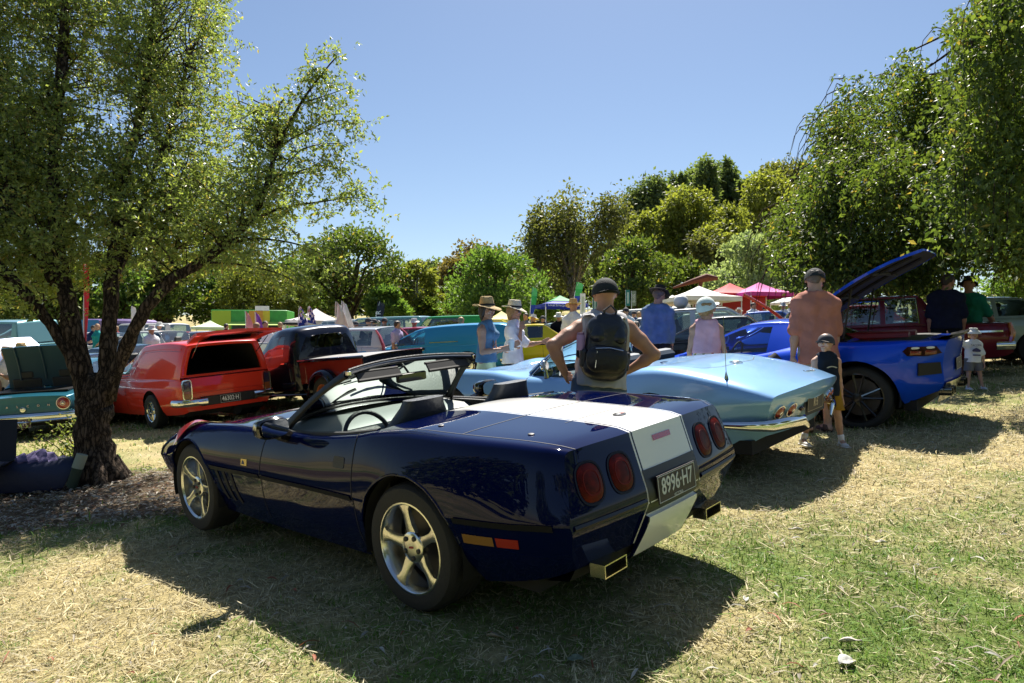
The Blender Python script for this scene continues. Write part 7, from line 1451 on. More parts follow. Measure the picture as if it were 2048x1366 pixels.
parked([(545, 19, 160, (.50, .03, .28), 'low', 'magenta low car seen past the cab of the black pickup'), (530, 16.5, 150, (.52, .42, .32), 'sedan', 'tan-roofed sedan between the red van and the black pickup'), (480, 24, 165, (.60, .62, .70), 'sedan', 'white and blue sedan beyond the raised red tailgate'), (735, 30, 150, (.74, .74, .72), 'van', 'white camper van beyond the black cab'), (650, 26, 170, (.55, .60, .62), 'sedan', 'silver sedan below the white marquee'), (820, 27, 165, (.25, .42, .45), 'van', 'pale teal wagon behind the man in the lilac singlet'),
        (1095, 30, 170, (.70, .70, .68), 'sedan', 'white sedan behind the yellow coupe'), (1010, 28, 172, (.60, .50, .12), 'sedan', 'mustard sedan far behind the women in hats'), (1150, 27, 172, (.66, .52, .012), 'low', 'small yellow car beyond the yellow coupe with raised bonnet'), (1180, 26, 165, (.35, .48, .52), 'sedan', 'pale blue sedan beyond the raised yellow bonnet'), (1370, 24, 168, (.74, .73, .70), 'sedan', 'white sedan beyond the blue-shirted man'), (1440, 28, 172, (.15, .17, .18), 'sedan', 'charcoal sedan in front of the red canopy'), (1590, 24, 165, (.05, .12, .42), 'sedan', 'blue sedan beyond the motorcycle'), (1700, 22, 170, (.70, .70, .70), 'sedan', 'white sedan behind the raised hatch'),
        (140, 26, 168, (.62, .62, .60), 'sedan', 'pale sedan beyond the oak trunk'), (250, 27, 170, (.66, .68, .70), 'sedan', 'light grey sedan in front of the purple trailer'), (420, 30, 172, (.40, .10, .10), 'sedan', 'dull red sedan in front of the green container'), (590, 33, 170, (.10, .20, .34), 'sedan', 'navy sedan below the national flags'), (900, 33, 172, (.72, .72, .70), 'sedan', 'white sedan at the foot of the dry slope'), (1240, 33, 170, (.30, .30, .32), 'sedan', 'grey sedan left of the blue-shirted man'), (1330, 30, 165, (.66, .66, .64), 'van', 'white van in front of the pale marquee'),
        (1800, 25, 165, (.12, .02, .03), 'sedan', 'dark red sedan seen under the drooping leaves'), (1925, 40, 160, (.76, .76, .76), 'sedan', 'white hatch parked up the slope at right'), (1985, 43, 155, (.70, .70, .70), 'sedan', 'second white car parked up the slope at right'), (2040, 30, 160, (.2, .22, .25), 'sedan', 'slate sedan beyond the pale fastback'), (330, 34, 170, (.75, .75, .73), 'van', 'white van between the trailer and the container'), (1130, 38, 168, (.70, .70, .66), 'sedan', 'cream sedan by the blue and green canopy')])
yc = [o for o in bpy.data.objects if o.parent is None and o.get('label', '').startswith('small yellow car')][0]; flap(yc, 2.0, .85, .6, 1.1, R(48), paint('yellow_bonnet', (.66, .52, .012), 0))
# motorcycle
m = thing('motorcycle', 'black motorcycle with chrome engine parked beyond the girl in pink', 'motorcycle')
for x in (0, 1.5): wheel(m, x, .0001, .32, 'mag', .32, .23, .13, CHROME)
b = MB(); b.ball((.95, 0, .80), .24, 14, (1.25, .55, .6)); b.build('fuel_tank', pm('tank_bronze', (.10, .05, .03), .25, .3, coat=1), m); MB().box((.45, 0, .72), (.55, .26, .09), bev=.04).build('saddle', BLACK, m)
b = MB(); b.box((.75, 0, .42), (.40, .28, .30), bev=.05); b.ball((.7, .0, .58), .14, 10, (1, .8, 1)); b.build('engine', CHROME, m); b = MB(); b.tube([(0, .1, .32), (.5, .1, .6), (1.2, .05, .85)], .022, 6); b.tube([(0, -.1, .32), (.5, -.1, .6), (1.2, -.05, .85)], .022, 6); b.tube([(.5, 0, .25), (1.1, 0, .3), (1.25, 0, .8)], .025, 6); b.build('frame', BLACK, m)
b = MB(); b.tube([(1.5, .09, .32), (1.25, .09, 1.0)], .025, 6); b.tube([(1.5, -.09, .32), (1.25, -.09, 1.0)], .025, 6); b.build('fork', CHROME, m); b = MB(); b.tube([(1.0, .38, 1.05), (1.2, .2, 1.1), (1.2, -.2, 1.1), (1.0, -.38, 1.05)], .014, 6); b.build('handlebar', CHROME, m); b = MB(); b.ball((1.36, 0, .90), .10, 12); b.build('headlight', CHROME, m); b = MB(); b.tube([(.8, .14, .3), (.2, .18, .28), (-.35, .18, .34)], .045, 8); b.build('exhaust', CHROME, m); settle(m, *at(1535, 16.8)[:2], R(170), 1.5, .5)
hm = thing('helmet', 'white helmet resting on the dark roof of the small white hatchback', 'helmet'); b = MB(); b.ball((0, 0, .13), .14, 18, (1.05, .95, 1)); b.build('shell', pm('white_enamel', (.8, .8, .8), .4), hm); p = at(1362, 13.95); hm.location = (p.x, p.y, p.z + 1.46)
# ------------------------------------------------------------------ canopies, stalls, banners
def canopy(label, u, Y, wpx, vpk, vev, col, col2=None, words=None, wall=None):
    p = at(u, Y); W = wpx / 1400 * Y / 2; zp = CAMH + (693 - vpk) / 1400 * Y - p.z; ze = CAMH + (693 - vev) / 1400 * Y - p.z; t = thing('canopy', label, 'canopy', (p.x, p.y, p.z), .25, None); m = pm('fabric_%.2f_%.2f_%.2f' % col, col, .7, bump=.1, bscale=6, var=.12, vscale=2); g = []
    for s_ in range(4):
        a, b_ = [(-W, -W), (W, -W), (W, W), (-W, W)][s_], [(-W, -W), (W, -W), (W, W), (-W, W)][(s_ + 1) % 4]; mb = MB(); g = []
        for i in range(7):
            f = i / 6; row = []
            for j in range(7): h = j / 6; q = Vector((a[0] + (b_[0] - a[0]) * h, a[1] + (b_[1] - a[1]) * h, ze)); c = q.lerp(Vector((0, 0, zp)), f); c.z -= .22 * math.sin(math.pi * f) * W / 3; row.append(c)
            g.append(row)
        mb.sheet(g); mb.sheet([[g[0][j] + Vector((0, 0, dz)) for j in range(7)] for dz in (0, -.22 * W / 1.5)]); fc = mb.build('roof_panel', m if s_ % 2 == 0 or not col2 else m, t, sharp=40)
    if col2:
        mb = MB(); n = 14
        for s_ in range(4):
            a, b_ = [(-W, -W), (W, -W), (W, W), (-W, W)][s_], [(-W, -W), (W, -W), (W, W), (-W, W)][(s_ + 1) % 4]; mb.sheet([[Vector(((a[0] + (b_[0] - a[0]) * h) * (1 - f) * 1.01, (a[1] + (b_[1] - a[1]) * h) * (1 - f) * 1.01, ze + (zp - ze) * f - .22 * math.sin(math.pi * f) * W / 3 + .03)) for h in (0, .5, 1)] for f in (.5, .66, .83, 1)])
        mb.build('crown_panel', pm('fabric_%.2f_%.2f_%.2f' % col2, col2, .7), t)
    mb = MB()
    for x in (-W, W):
        for y in (-W, W): mb = MB(); mb.tube([(x * .98, y * .98, 0), (x * .98, y * .98, ze)], .03, 5); mb.build('leg', pm('tube_white', (.7, .7, .7), .4), t)
    if wall: mb = MB(); mb.sheet([[Vector((-W, W * .97, z)), Vector((W, W * .97, z))] for z in (.1, ze)]); mb.build('back_wall', pm('fabric_wall_%.2f' % wall[0], wall, .7), t)
    if words: text(words, .22 * W / 1.5, pm('print_white', (.8, .8, .8), .6), t, frame(Vector((0, -W * 1.005 - .01, ze - .11 * W / 1.5)), Vector((0, -1, 0))), depth=.004)
    return t
canopy('blue and green canopy tent printed Local Emergency Broadcaster', 1120, 37, 88, 592, 610, (.01, .035, .35), (.02, .30, .08), 'Local Emergency Broadcaster'); canopy('white pop-up canopy beside the red one', 1398, 36, 120, 572, 596, (.74, .72, .66)); canopy('red printed canopy behind the motorcycle', 1460, 37, 100, 566, 590, (.55, .02, .03), None, None, (.45, .02, .03)); canopy('magenta printed canopy right of the red one', 1518, 36, 105, 565, 588, (.50, .03, .26), None, None, (.4, .02, .03))
canopy('small white canopy left of the white pop-up canopy', 1345, 38, 60, 590, 606, (.70, .70, .68)); canopy('greyish white marquee behind the national flags', 632, 40, 112, 617, 643, (.55, .50, .48)); canopy('small pale green canopy in front of the food container', 420, 38, 62, 641, 655, (.55, .66, .42)); canopy('black canopy beside the greyish marquee', 588, 38, 50, 638, 646, (.01, .01, .02)); canopy('yellow canopy top behind the woman in the white hat', 1003, 40, 60, 622, 640, (.62, .52, .16))
canopy('large white awning far behind the orange-shirted man', 1585, 40, 60, 585, 605, (.7, .7, .7))
# green and yellow food container
p = at(498, 42); t = thing('food_container', 'green and yellow food container with two raised serving hatches', 'food stall', (p.x, p.y, p.z), .12); ze = CAMH + (693 - 620) / 1400 * 42 - p.z; MB().box((0, 1.2, ze / 2 + .1), (4.4, 2.4, ze - .2), bev=.03).build('shell', pm('container_green', (.04, .30, .04), .5, var=.2, vscale=3), t)
for x, wd, c_, nm in ((-1.6, 1.1, (.34, .46, .02), 'lime_panel'), (.45, .9, (.60, .28, .03), 'orange_panel'), (1.0, .4, (.60, .50, .03), 'yellow_panel')): MB().box((x, -.012, ze / 2 + .1), (wd, .03, ze - .3)).build(nm, pm(nm, c_, .5), t)
for x in (-.55, 1.55):
    MB().box((x, -.02, ze * .50), (.85, .03, ze * .45)).build('serving_window', pm('recess_black', (.006, .006, .007), .4), t); MB().sheet([[Vector((x - .5, 0, ze * .74)), Vector((x + .5, 0, ze * .74))], [Vector((x - .5, -.75, ze * .66)), Vector((x + .5, -.75, ze * .66))]]).build('hatch_awning', pm('awning_lime', (.45, .66, .12), .6), t); MB().box((x, -.15, ze * .29), (.9, .3, .04)).build('counter', pm('tube_white', (.7, .7, .7), .4), t)
MB().box((2.05, -.03, ze * .45), (.25, .02, ze * .5)).build('menu_board', pm('white_enamel', (.8, .8, .8), .4), t); MB().box((.75, .0, ze + .10), (.8, .06, .28)).build('roof_sign', pm('white_enamel', (.8, .8, .8), .4), t)
# purple and blue trailer
p = at(222, 34); t = thing('food_trailer', 'blue and lilac food trailer behind the oak stems', 'food stall', (p.x, p.y, p.z), .1); ze = CAMH + (693 - 638) / 1400 * 34 - p.z; MB().box((0, 1, ze / 2 + .2), (2.8, 2, ze - .4), bev=.08).build('shell', pm('trailer_lilac', (.24, .17, .38), .5, var=.2, vscale=3), t); MB().box((-1.0, -.012, ze / 2 + .2), (.85, .03, ze - .5)).build('blue_panel', pm('trailer_blue', (.01, .16, .42), .5), t); MB().box((.35, -.02, ze * .52), (1.2, .03, ze * .36)).build('serving_window', pm('recess_black', (.006, .006, .007), .4), t); MB().box((.4, -.02, ze * .86), (.7, .02, .14)).build('lettering_panel', pm('ink_navy', (.03, .02, .08), .5), t)
for x in (-.8, .8): b = MB(); b.lathe([(0, -.1), (.3, -.1), (.3, .1), (0, .1)], c=(x, .1, .3), ax='y', n=16); b.build('wheel', TYRE, t)
def feather(label, u, Y, vt, vb, wpx, cols, words=None, lean=.0, group='feather banners round the show', tc=(.8, .8, .8)):
    p = at(u, Y); H = CAMH + (693 - vt) / 1400 * Y - p.z; zb = max(.4, CAMH + (693 - vb) / 1400 * Y - p.z); W = wpx / 1400 * Y; t = thing('feather_banner', label, 'banner', (p.x, p.y, p.z), .15, group); MB().tube([(0, 0, 0), (0, 0, zb), (lean * .5, 0, (H + zb) / 2), (lean + W * .3, 0, H)], [.022, .02, .015, .008], 6).build('pole', pm('tube_white', (.7, .7, .7), .4), t); n = 12; k = len(cols)
    for i, c_ in enumerate(cols):
        f0, f1 = i / k, (i + 1) / k; g = []
        for j in range(n // k + 2):
            f = f0 + (f1 - f0) * j / (n // k + 1); z = zb + (H - zb) * f; wd = W * (.55 + .45 * math.sin(min(1, f * 1.15) * math.pi * .62)) * (1 if f < .85 else max(.12, math.sqrt(max(0, 1 - ((f - .85) / .15)**2)))); x0 = lean * f; g.append([Vector((x0 + wd * h, .03 * math.sin(h * 4 + f * 6), z)) for h in (0, .33, .66, 1)])
        MB().sheet(g).build('sail', pm('sail_%.2f_%.2f_%.2f' % c_, c_, .6, var=.1, vscale=4), t, sharp=None)
    if words: text(words, W * .95, pm('print_%.1f' % tc[0], tc, .6), t, Matrix.Translation((W * .45, -.05, zb + (H - zb) * .35)) @ Matrix.Rotation(math.pi / 2, 4, 'X') @ Matrix.Rotation(math.pi / 2, 4, 'Z'), depth=.004)
    return t
feather('tall narrow red feather banner rising behind the oak', 167, 15.2, 505, 715, 9, ((.62, .03, .05),) * 2); feather('white feather banner above the lilac trailer', 262, 33, 612, 655, 9, ((.75, .75, .74), (.7, .7, .72))); feather('black feather banner with white letters left of centre', 750, 29, 603, 652, 15, ((.006, .01, .025), (.006, .01, .025)), 'XTR', .1)
feather('smaller blue and green feather banner left of the blue canopy', 1060, 36, 574, 628, 12, ((.01, .05, .35), (.04, .40, .08), (.10, .50, .14)), None, .1); feather('larger blue and green feather banner right of the blue canopy', 1147, 34, 564, 606, 15, ((.01, .05, .35), (.04, .40, .08), (.10, .50, .14)), None, .15)
def board(label, u, Y, vt, vb, wpx, col, words, tc, group='upright banners behind the backpack man'):
    p = at(u, Y); H = CAMH + (693 - vt) / 1400 * Y - p.z; zb = CAMH + (693 - vb) / 1400 * Y - p.z; W = wpx / 1400 * Y; t = thing('upright_banner', label, 'banner', (p.x, p.y, p.z), 0, group); MB().box((0, 0, (H + zb) / 2), (W, .03, H - zb)).build('panel', pm('panel_%.2f_%.2f' % (col[0], col[1]), col, .6), t); MB().tube([(-W / 2, .02, 0), (-W / 2, .02, H)], .02, 5).build('pole', pm('tube_white', (.7, .7, .7), .4), t); bm_ = pm('bprint_%.2f' % tc[0], tc, .6)
    if words: text(words, W * .85, bm_, t, Matrix.Translation((0, -.025, (H + zb) / 2)) @ Matrix.Rotation(math.pi / 2, 4, 'X') @ Matrix.Rotation(math.pi / 2, 4, 'Z'), depth=.004)
    else: MB().box((0, -.017, (H + zb) / 2), (W * .5, .006, (H - zb) * .7)).build('print', pm('bfaint_%.2f' % tc[0], tuple(a_ * .5 + b_ * .5 for a_, b_ in zip(col, tc)), .6), t)
board('white upright banner between the blue canopy and the backpack man', 1166, 33, 587, 630, 10, (.74, .74, .66), None, (.2, .3, .1)); board('dark green upright banner left of the backpack man', 1190, 36, 586, 625, 8, (.01, .12, .08), None, (.6, .7, .6)); board('teal upright banner right of the black cap', 1256, 36, 580, 612, 8, (.01, .16, .14), None, (.7, .8, .7)); board('grey-green upright banner right of the teal one', 1268, 36.5, 582, 612, 9, (.20, .24, .16), 'BUSS', (.75, .75, .7))
def flag(label, u, Y, vt, vb, mat_cols, lean, name='flag_on_pole', group=None, auss=False, size=(.95, .6)):
    p = at(u, Y); H = CAMH + (693 - vt) / 1400 * Y - p.z; zb = CAMH + (693 - vb) / 1400 * Y - p.z; t = thing(name, label, 'flag', (p.x, p.y, p.z), 0, group); MB().tube([(0, 0, 0), (lean, 0, H)], [.015, .01], 5).build('pole', pm('tube_white', (.7, .7, .7), .4), t); n = 9; ht = H - zb
    def q(a, b_): return Vector((lean * (H - b_ * ht) / H + a * ht * .42 * (.35 + b_) + .02, .05 * math.sin(a * 7 + b_ * 4), H - b_ * ht - a * ht * .14))
    MB().sheet([[q(a, b_) for a in np.linspace(0, 1, 6)] for b_ in np.linspace(0, 1, n)]).build('flag', pm('flag_%.2f_%.2f_%.2f' % mat_cols, mat_cols, .7, var=.08), t, sharp=None)
    if auss:
        wm = pm('flag_white', (.75, .75, .75), .7); rm = pm('flag_red', (.55, .02, .03), .7); o = Vector((0, -.012, 0))
        for a0, b0, a1, b1, w_, m_ in ((0, 0, .5, .45, .05, wm), (.5, 0, 0, .45, .05, wm), (.25, 0, .25, .45, .06, rm), (0, .22, .5, .22, .06, rm)):
            MB().sheet([[q(a0 + (a1 - a0) * f, b0 + (b1 - b0) * f) + o + Vector((s_ * w_ * .4, 0, s_ * w_ * .4)) for s_ in (-1, 1)] for f in np.linspace(0, 1, 5)]).build('flag_cross', m_, t)
        for a, b_ in ((.25, .72), (.75, .2), (.75, .8), (.6, .5), (.88, .45)): mb = MB(); c_ = q(a, b_) + o; pts = [c_ + Vector((math.cos(R(90 + 36 * k)) * (.07 if k % 2 == 0 else .03), 0, math.sin(R(90 + 36 * k)) * (.07 if k % 2 == 0 else .03))) for k in range(10)]; mb.add(pts, [tuple(range(10))]); mb.build('flag_star', wm, t)
flag('left one of two blue national flags beside the greyish marquee', 590, 21, 614, 652, (.01, .03, .25), .12, auss=True, group='blue national flags'); flag('right one of two blue national flags beside the greyish marquee', 606, 20.5, 613, 645, (.01, .03, .25), .15, auss=True, group='blue national flags'); flag('left white show flag behind the black pickup cab', 667, 18, 603, 655, (.66, .62, .62), .05); flag('right white show flag behind the black pickup cab', 677, 18.3, 602, 650, (.64, .64, .68), .08)
flag('red and white flag in front of the green container', 495, 27, 622, 655, (.6, .2, .2), -.1); flag('purple and white flag in front of the green container', 515, 26, 624, 660, (.25, .05, .35), -.1)
t = thing('rusty_sculpture', 'rusty steel sculpture like a broken bough behind the white pop-up canopy', 'sculpture', tuple(at(1410, 44))); RU = pm('rust', (.12, .035, .02), .85, bump=.4, bscale=8); b = MB(); z0 = CAMH + (693 - 560) / 1400 * 44 - at(1410, 44).z; b.tube([(-.9, 0, 0), (-.6, 0, z0 * .6), (-.2, 0, z0)], [.16, .14, .12], 7); b.tube([(-2.0, 0, z0 - .5), (-.8, 0, z0 - .1), (.1, 0, z0 + .15), (.8, 0, z0 + .1)], [.05, .16, .26, .12], 8); b.build('bough', RU, t)
# ------------------------------------------------------------------ things by the tree
t = thing('cool_bag', 'dark blue domed picnic bag with crumpled lilac cloth on top beside the oak', 'bag'); V, F = sdf([((-.30, 0, .16), (.30, 0, .16), .22, .20, (1, 1, 1)), ((-.28, 0, .05), (.28, 0, .05), .20, .20, None)], .02, .06, cuts=[((0, 0, 0), (0, 0, -1))]); mesh('bag_body', V, F, pm('bag_navy', (.012, .018, .055), .6, bump=.3, bscale=12), t); V, F = sdf([((-.16, 0, .34), (.20, 0, .31), .10, .08, (1.2, 1.5, .6)), ((-.05, .06, .38), (.08, -.02, .38), .06, .05, None)], .014, .05); V = V + .012 * np.sin(V[:, :1] * 60 + V[:, 1:2] * 40); mesh('cloth', V, F, cloth('lilac', (.13, .11, .22)), t); p = at(82, 7.75); t.location = p; t.rotation_euler = (0, 0, .15)
t = thing('folding_chair', 'dark folding camp chair at the left edge beside the picnic bag', 'chair'); b = MB(); b.sheet([[Vector((x, y, .02 * math.sin(3 * x) + .40 - .05 * math.cos((x) * 6))) for x in np.linspace(-.25, .25, 5)] for y in (-.2, 0, .2)]); b.build('seat', BLACK, t); b = MB(); b.sheet([[Vector((x, .2 + .08 * (z - .4) + .04 * math.sin(x * 6), z)) for x in np.linspace(-.27, .27, 6)] for z in (.4, .6, .85)]); b.build('backrest', pm('chair_navy', (.01, .015, .03), .8), t)
for x0, x1 in ((-.27, .27), (.27, -.27)):
    for y in (-.2, .2): b = MB(); b.tube([(x0, y, 0), (x1, y, .42)], .011, 6); b.build('leg', pm('tube_dark', (.03, .03, .03), .4, .5), t)
p = at(-45, 7.3); t.location = p; t.rotation_euler = (0, 0, .3)
t = thing('rolled_blanket', 'slim rolled mat with pale end leaning on the oak trunk', 'bag'); b = MB(); b.tube([(0, 0, .02), (.10, .04, .38)], [.055, .055], 12); b.build('roll', pm('mat_green', (.03, .05, .03), .8), t); b = MB(); b.tube([(.06, .02, .24), (.101, .041, .385)], [.058, .058], 12); b.build('pale_sleeve', pm('mat_pale', (.30, .34, .26), .7), t); p = at(142, 7.55); t.location = p
t = thing('blue_box', 'bright blue cool box between the chair and the domed bag', 'box'); MB().box((0, 0, .14), (.26, .22, .26), bev=.02).build('box_body', pm('box_blue', (.01, .05, .5), .5), t); MB().box((0, 0, .29), (.27, .23, .04), bev=.01).build('lid', pm('white_enamel', (.8, .8, .8), .4), t); t.location = at(38, 8.0)
t = thing('sapling', 'leafy suckers sprouting from the foot of the oak', 'shrub', tuple(at(120, 8.15))); r = np.random.default_rng(4); b = MB(); LP = []
for i in range(16):
    a = Vector((.35 + .1 * r.normal(), 0, .1)); c = Vector((r.uniform(-.45, .35), r.uniform(-.2, .3), r.uniform(.35, .75))); b.tube([a, a.lerp(c, .5) + Vector((0, 0, .08)), c], [.008, .006, .003], 4); LP += [tuple(a.lerp(c, f) + Vector(r.normal(size=3) * .05)) for f in r.uniform(.3, 1, 42)]
b.build('stem', BARK, t); leafcloud('foliage', np.array(LP), .05, .024, leafmat('leaf_oak', (.045, .070, .018), (.125, .150, .045), .42), t, 2)
# ------------------------------------------------------------------ people further back
def far_person(kind, sk=SK1):
    pose = {'stand': {}, 'arm': dict(armR=((.2, -.3, -1), (.8, .2, .3)), head=(1, .4, -.1)), 'turn': dict(head=(.6, .8, 0), armL=((.1, .3, -1), (.5, -.1, -.5)))}[kind[0]]
    p = Person('x', 1.72, 1.05 if kind[1] == 'm' else .95, pose, sk, .038, kind[1] == 'f', hands=False); p.shirt(WHITEC, .7, -.06, .016, 'shirt', False); p.shorts(cloth('dark_trousers', (.02, .02, .025)), 1.7, .02, 'trousers'); p.shoes(BLACK)
    hd = kind[2]
    if hd == 'cap': p.cap(pm('cap_charcoal', (.035, .035, .045), .8)); 
    elif hd == 'hat': p.hat(STRAW, BAND, .075, .11, .85, .05, .03)
    elif hd == 'white': p.hat(cloth('white_hat', (.74, .72, .68)), None, .065, .095, .85, .05, .04, pinch=False, soft=1)
    else: p.hair(HAIRD if kind[1] == 'm' else HAIRB, 0 if kind[1] == 'm' else .05)
    return p
PROT = {}
CC = {'w': (.78, .78, .80), 'k': (.012, .012, .014), 'n': (.015, .025, .07), 'b': (.05, .14, .35), 'r': (.42, .03, .03), 'g': (.20, .20, .21), 'l': (.48, .40, .62), 'c': (.66, .6, .5), 't': (.02, .25, .24), 'y': (.6, .5, .1), 'p': (.62, .3, .38)}
PL = [(12, 14.6, 'turn', 'm', 'hat', 'c', 'older man in tan hat and checked shirt behind the raised teal boot lid'), (44, 14.3, 'arm', 'm', 'hat', 'w', 'man bending in a broad pale hat behind the raised teal boot lid'), (72, 15.4, 'stand', 'm', 'white', 'w', 'man in white shirt and cloth hat just right of the teal boot lid'), (186, 26, 'arm', 'm', 'none', 'n', 'man in navy shirt seen between the oak stems'), (194, 25, 'turn', 'f', 'none', 't', 'woman in turquoise top seen between the oak stems'), (232, 28, 'stand', 'f', 'none', 'r', 'woman in red top in front of the lilac trailer'), (302, 21, 'stand', 'm', 'white', 'w', 'man in white sun hat left of the red panel van roof'), (318, 24, 'turn', 'f', 'white', 'b', 'woman in white hat and blue top above the red panel van'),
      (530, 22, 'stand', 'm', 'none', 'w', 'dark-haired man in white by the raised red tailgate'), (512, 21, 'arm', 'f', 'none', 'k', 'woman in black top just right of the raised red tailgate'), (711, 22, 'turn', 'm', 'cap', 'w', 'man in white T-shirt and cap beyond the silver people mover'), (736, 21.5, 'arm', 'm', 'cap', 'k', 'man in black shirt and pale cap beyond the silver people mover'), (748, 25, 'stand', 'm', 'cap', 'n', 'man in navy T-shirt standing under the black feather banner'), (757, 26, 'stand', 'm', 'none', 'k', 'man in black right of the feather banner pole'), (769, 22.5, 'turn', 'm', 'cap', 'k', 'man in black T-shirt looking sideways over the silver people mover'), (794, 19.5, 'turn', 'm', 'none', 'l', 'tall man in lilac singlet above the wine red coupe'), (829, 22, 'stand', 'f', 'white', 'c', 'person in pale cap and cream top right of the lilac singlet'), (845, 27, 'stand', 'm', 'cap', 'k', 'man in black far behind the blue panel van'),
      (922, 21.5, 'turn', 'f', 'none', 'k', 'woman in black sitting low behind the pink coupe'), (944, 25, 'stand', 'm', 'hat', 'n', 'man in straw hat and navy shirt left of the woman in the tan hat'), (1052, 24, 'stand', 'm', 'none', 'g', 'man in grey right of the woman in the white hat'), (1066, 22, 'arm', 'm', 'white', 'k', 'man in white hat and black shirt above the yellow coupe'), (1086, 25, 'stand', 'm', 'cap', 'n', 'man in navy shirt left of the raised yellow bonnet'), (1117, 22, 'arm', 'm', 'white', 'k', 'man in pale hat and black vest right of the raised yellow bonnet'), (1147, 15.6, 'turn', 'm', 'hat', 'w', 'man in tan hat half hidden by the backpack man shoulder'),
      (1252, 21, 'stand', 'm', 'cap', 'w', 'man in white T-shirt right of the backpack man head'), (1268, 24, 'turn', 'm', 'cap', 'b', 'man in blue shirt and cap left of the faded blue shirt'), (1278, 27, 'stand', 'f', 'none', 'p', 'woman in pink between the backpack man and the blue-shirted man'), (1373, 20, 'turn', 'm', 'white', 'w', 'man in broad white hat and white shirt left of the girl in pink'), (1440, 28, 'stand', 'm', 'cap', 'n', 'man in navy under the white canopy'), (1478, 29, 'arm', 'm', 'white', 'w', 'man in white hat under the red canopy'), (1447, 33, 'stand', 'f', 'none', 'k', 'woman in black below the red canopy'), (1507, 27, 'turn', 'm', 'none', 'w', 'man in white under the magenta canopy'), (1530, 31, 'stand', 'm', 'cap', 'b', 'man in blue under the magenta canopy'), (1567, 26, 'stand', 'm', 'white', 'w', 'man in white hat right of the magenta canopy'), (1581, 28, 'turn', 'f', 'none', 'w', 'woman in white left of the orange-shirted man'),
      (1710, 26, 'stand', 'm', 'cap', 'g', 'man in grey seen beneath the raised hatch'), (640, 30, 'stand', 'm', 'cap', 'b', 'man in blue below the greyish marquee'), (560, 30, 'turn', 'f', 'none', 'w', 'woman in white before the black canopy'), (452, 30, 'stand', 'm', 'none', 'k', 'customer in black waiting at the food container'), (1215, 30, 'stand', 'm', 'cap', 'r', 'man in red left of the backpack man head')]
for i, (u, Y, ps, sx, hd, cc, lb) in enumerate(PL):
    k = (ps, sx, hd)
    if k not in PROT: q = far_person(k); PROT[k] = q.o; o = q.o
    else: o = copy_tree(PROT[k])
    o['label'] = lb; o['group'] = 'onlookers among the far cars'; m = cloth('onlooker_' + cc, CC[cc])
    for ch in o.children:
        if ch.name.startswith('shirt'): ch.material_slots[0].link = 'OBJECT'; ch.material_slots[0].material = m
    p = at(u, Y); o.location = p; o.rotation_euler = (0, 0, random.uniform(-2.6, -.6) if i % 3 else random.uniform(-.5, 1.2)); s_ = random.uniform(.96, 1.05); o.scale = (s_, s_, s_)
BACK = math.pi / 2      # facing away from the camera
# 1 man with the backpack, hands on hips
p = Person('man in grey sleeveless top and backwards black cap, hands on hips, wearing a backpack', 1.70, 1.06, dict(armL=((-.42, .80, -.45), (.28, -.42, -.85)), armR=((-.22, -.68, -.70), (.34, .78, -.52)), lean=(.06, -.11, 1), handL=(.9, -.25, -.2), handR=(.9, .25, -.2), palmL=(0, -1, 0), palmR=(0, 1, 0), head=(1, .12, -.05)), SK1, .010)
p.tank(cloth('grey_top', (.46, .45, .46)), -.02, .012, 'sleeveless_top', .012); p.shorts(cloth('blue_shorts', (.09, .13, .19)), .9); p.shoes(WSHOE); p.cap(pm('cloth_black_cap', (.014, .020, .020), .85, bump=.3, bscale=120), True, -.05); MAN = p.place(1197, 5.25, BACK + .08)
b = MB(); BPK = thing('backpack', 'black backpack worn by the man in the grey sleeveless top', 'backpack'); BPM = pm('backpack_black', (.012, .012, .015), .42, bump=.3, bscale=30); BPM2 = pm('backpack_nylon', (.016, .018, .026), .3, bump=.35, bscale=18)
V, F = sdf([((0, .0, .12), (0, 0, .36), .155, .150, (.62, 1, 1)), ((0, .05, .05), (0, -.05, .05), .11, .11, (.8, 1, 1)), ((0, .04, .44), (0, -.04, .44), .085, .085, (.8, 1, 1))], .009, .05, cuts=[((.055, 0, 0), (1, 0, 0))]); bag = mesh('bag', V, F, BPM2, BPK)
V, F = sdf([((-.085, .07, .10), (-.085, -.07, .10), .075, .075, (.55, 1, 1.25)), ((-.085, .06, .18), (-.085, -.06, .18), .07, .07, (.5, 1, 1))], .009, .05); mesh('front_pocket', V, F, BPM, BPK)
V, F = sdf([((-.06, .075, .33), (-.03, .045, .50), .06, .05, (.7, 1, 1)), ((-.06, -.075, .33), (-.03, -.045, .50), .06, .05, (.7, 1, 1))], .009, .03); mesh('top_flap', V, F, BPM2, BPK)
for sd in (1, -1):
    V, F = sdf([((-.0, sd * .155, .07), (-.0, sd * .155, .18), .04, .045, (1.2, .7, 1))], .009, .02); mesh('side_pocket', V, F, BPM, BPK)
    b = MB(); b.tube([(-.02, sd * .05, .50), (.05, sd * .10, .535), (.12, sd * .13, .53), (.20, sd * .15, .46), (.22, sd * .16, .34)], [.03] * 5, 8, flat=((0, 1, 0), 1, .25)); b.build('strap', pm('strap_grey', (.42, .42, .42), .8), BPK)
    b = MB(); b.tube([(.03, sd * .13, .10), (.12, sd * .18, .14), (.2, sd * .17, .26)], [.012] * 3, 6); b.build('strap', BPM, BPK)
b = MB(); b.tube([(-.03, .035, .51), (-.05, .045, .57), (-.05, .0, .62), (-.05, -.045, .57), (-.03, -.035, .51)], .009, 7); b.build('carry_loop', BPM, BPK)
b = MB(); b.tube([(-.135, -.10, .22), (-.14, 0, .235), (-.135, .10, .22)], .005, 5); b.tube([(-.125, .085, .20), (-.13, .09, .05)], .003, 5); b.build('zip', CHROME, BPK)
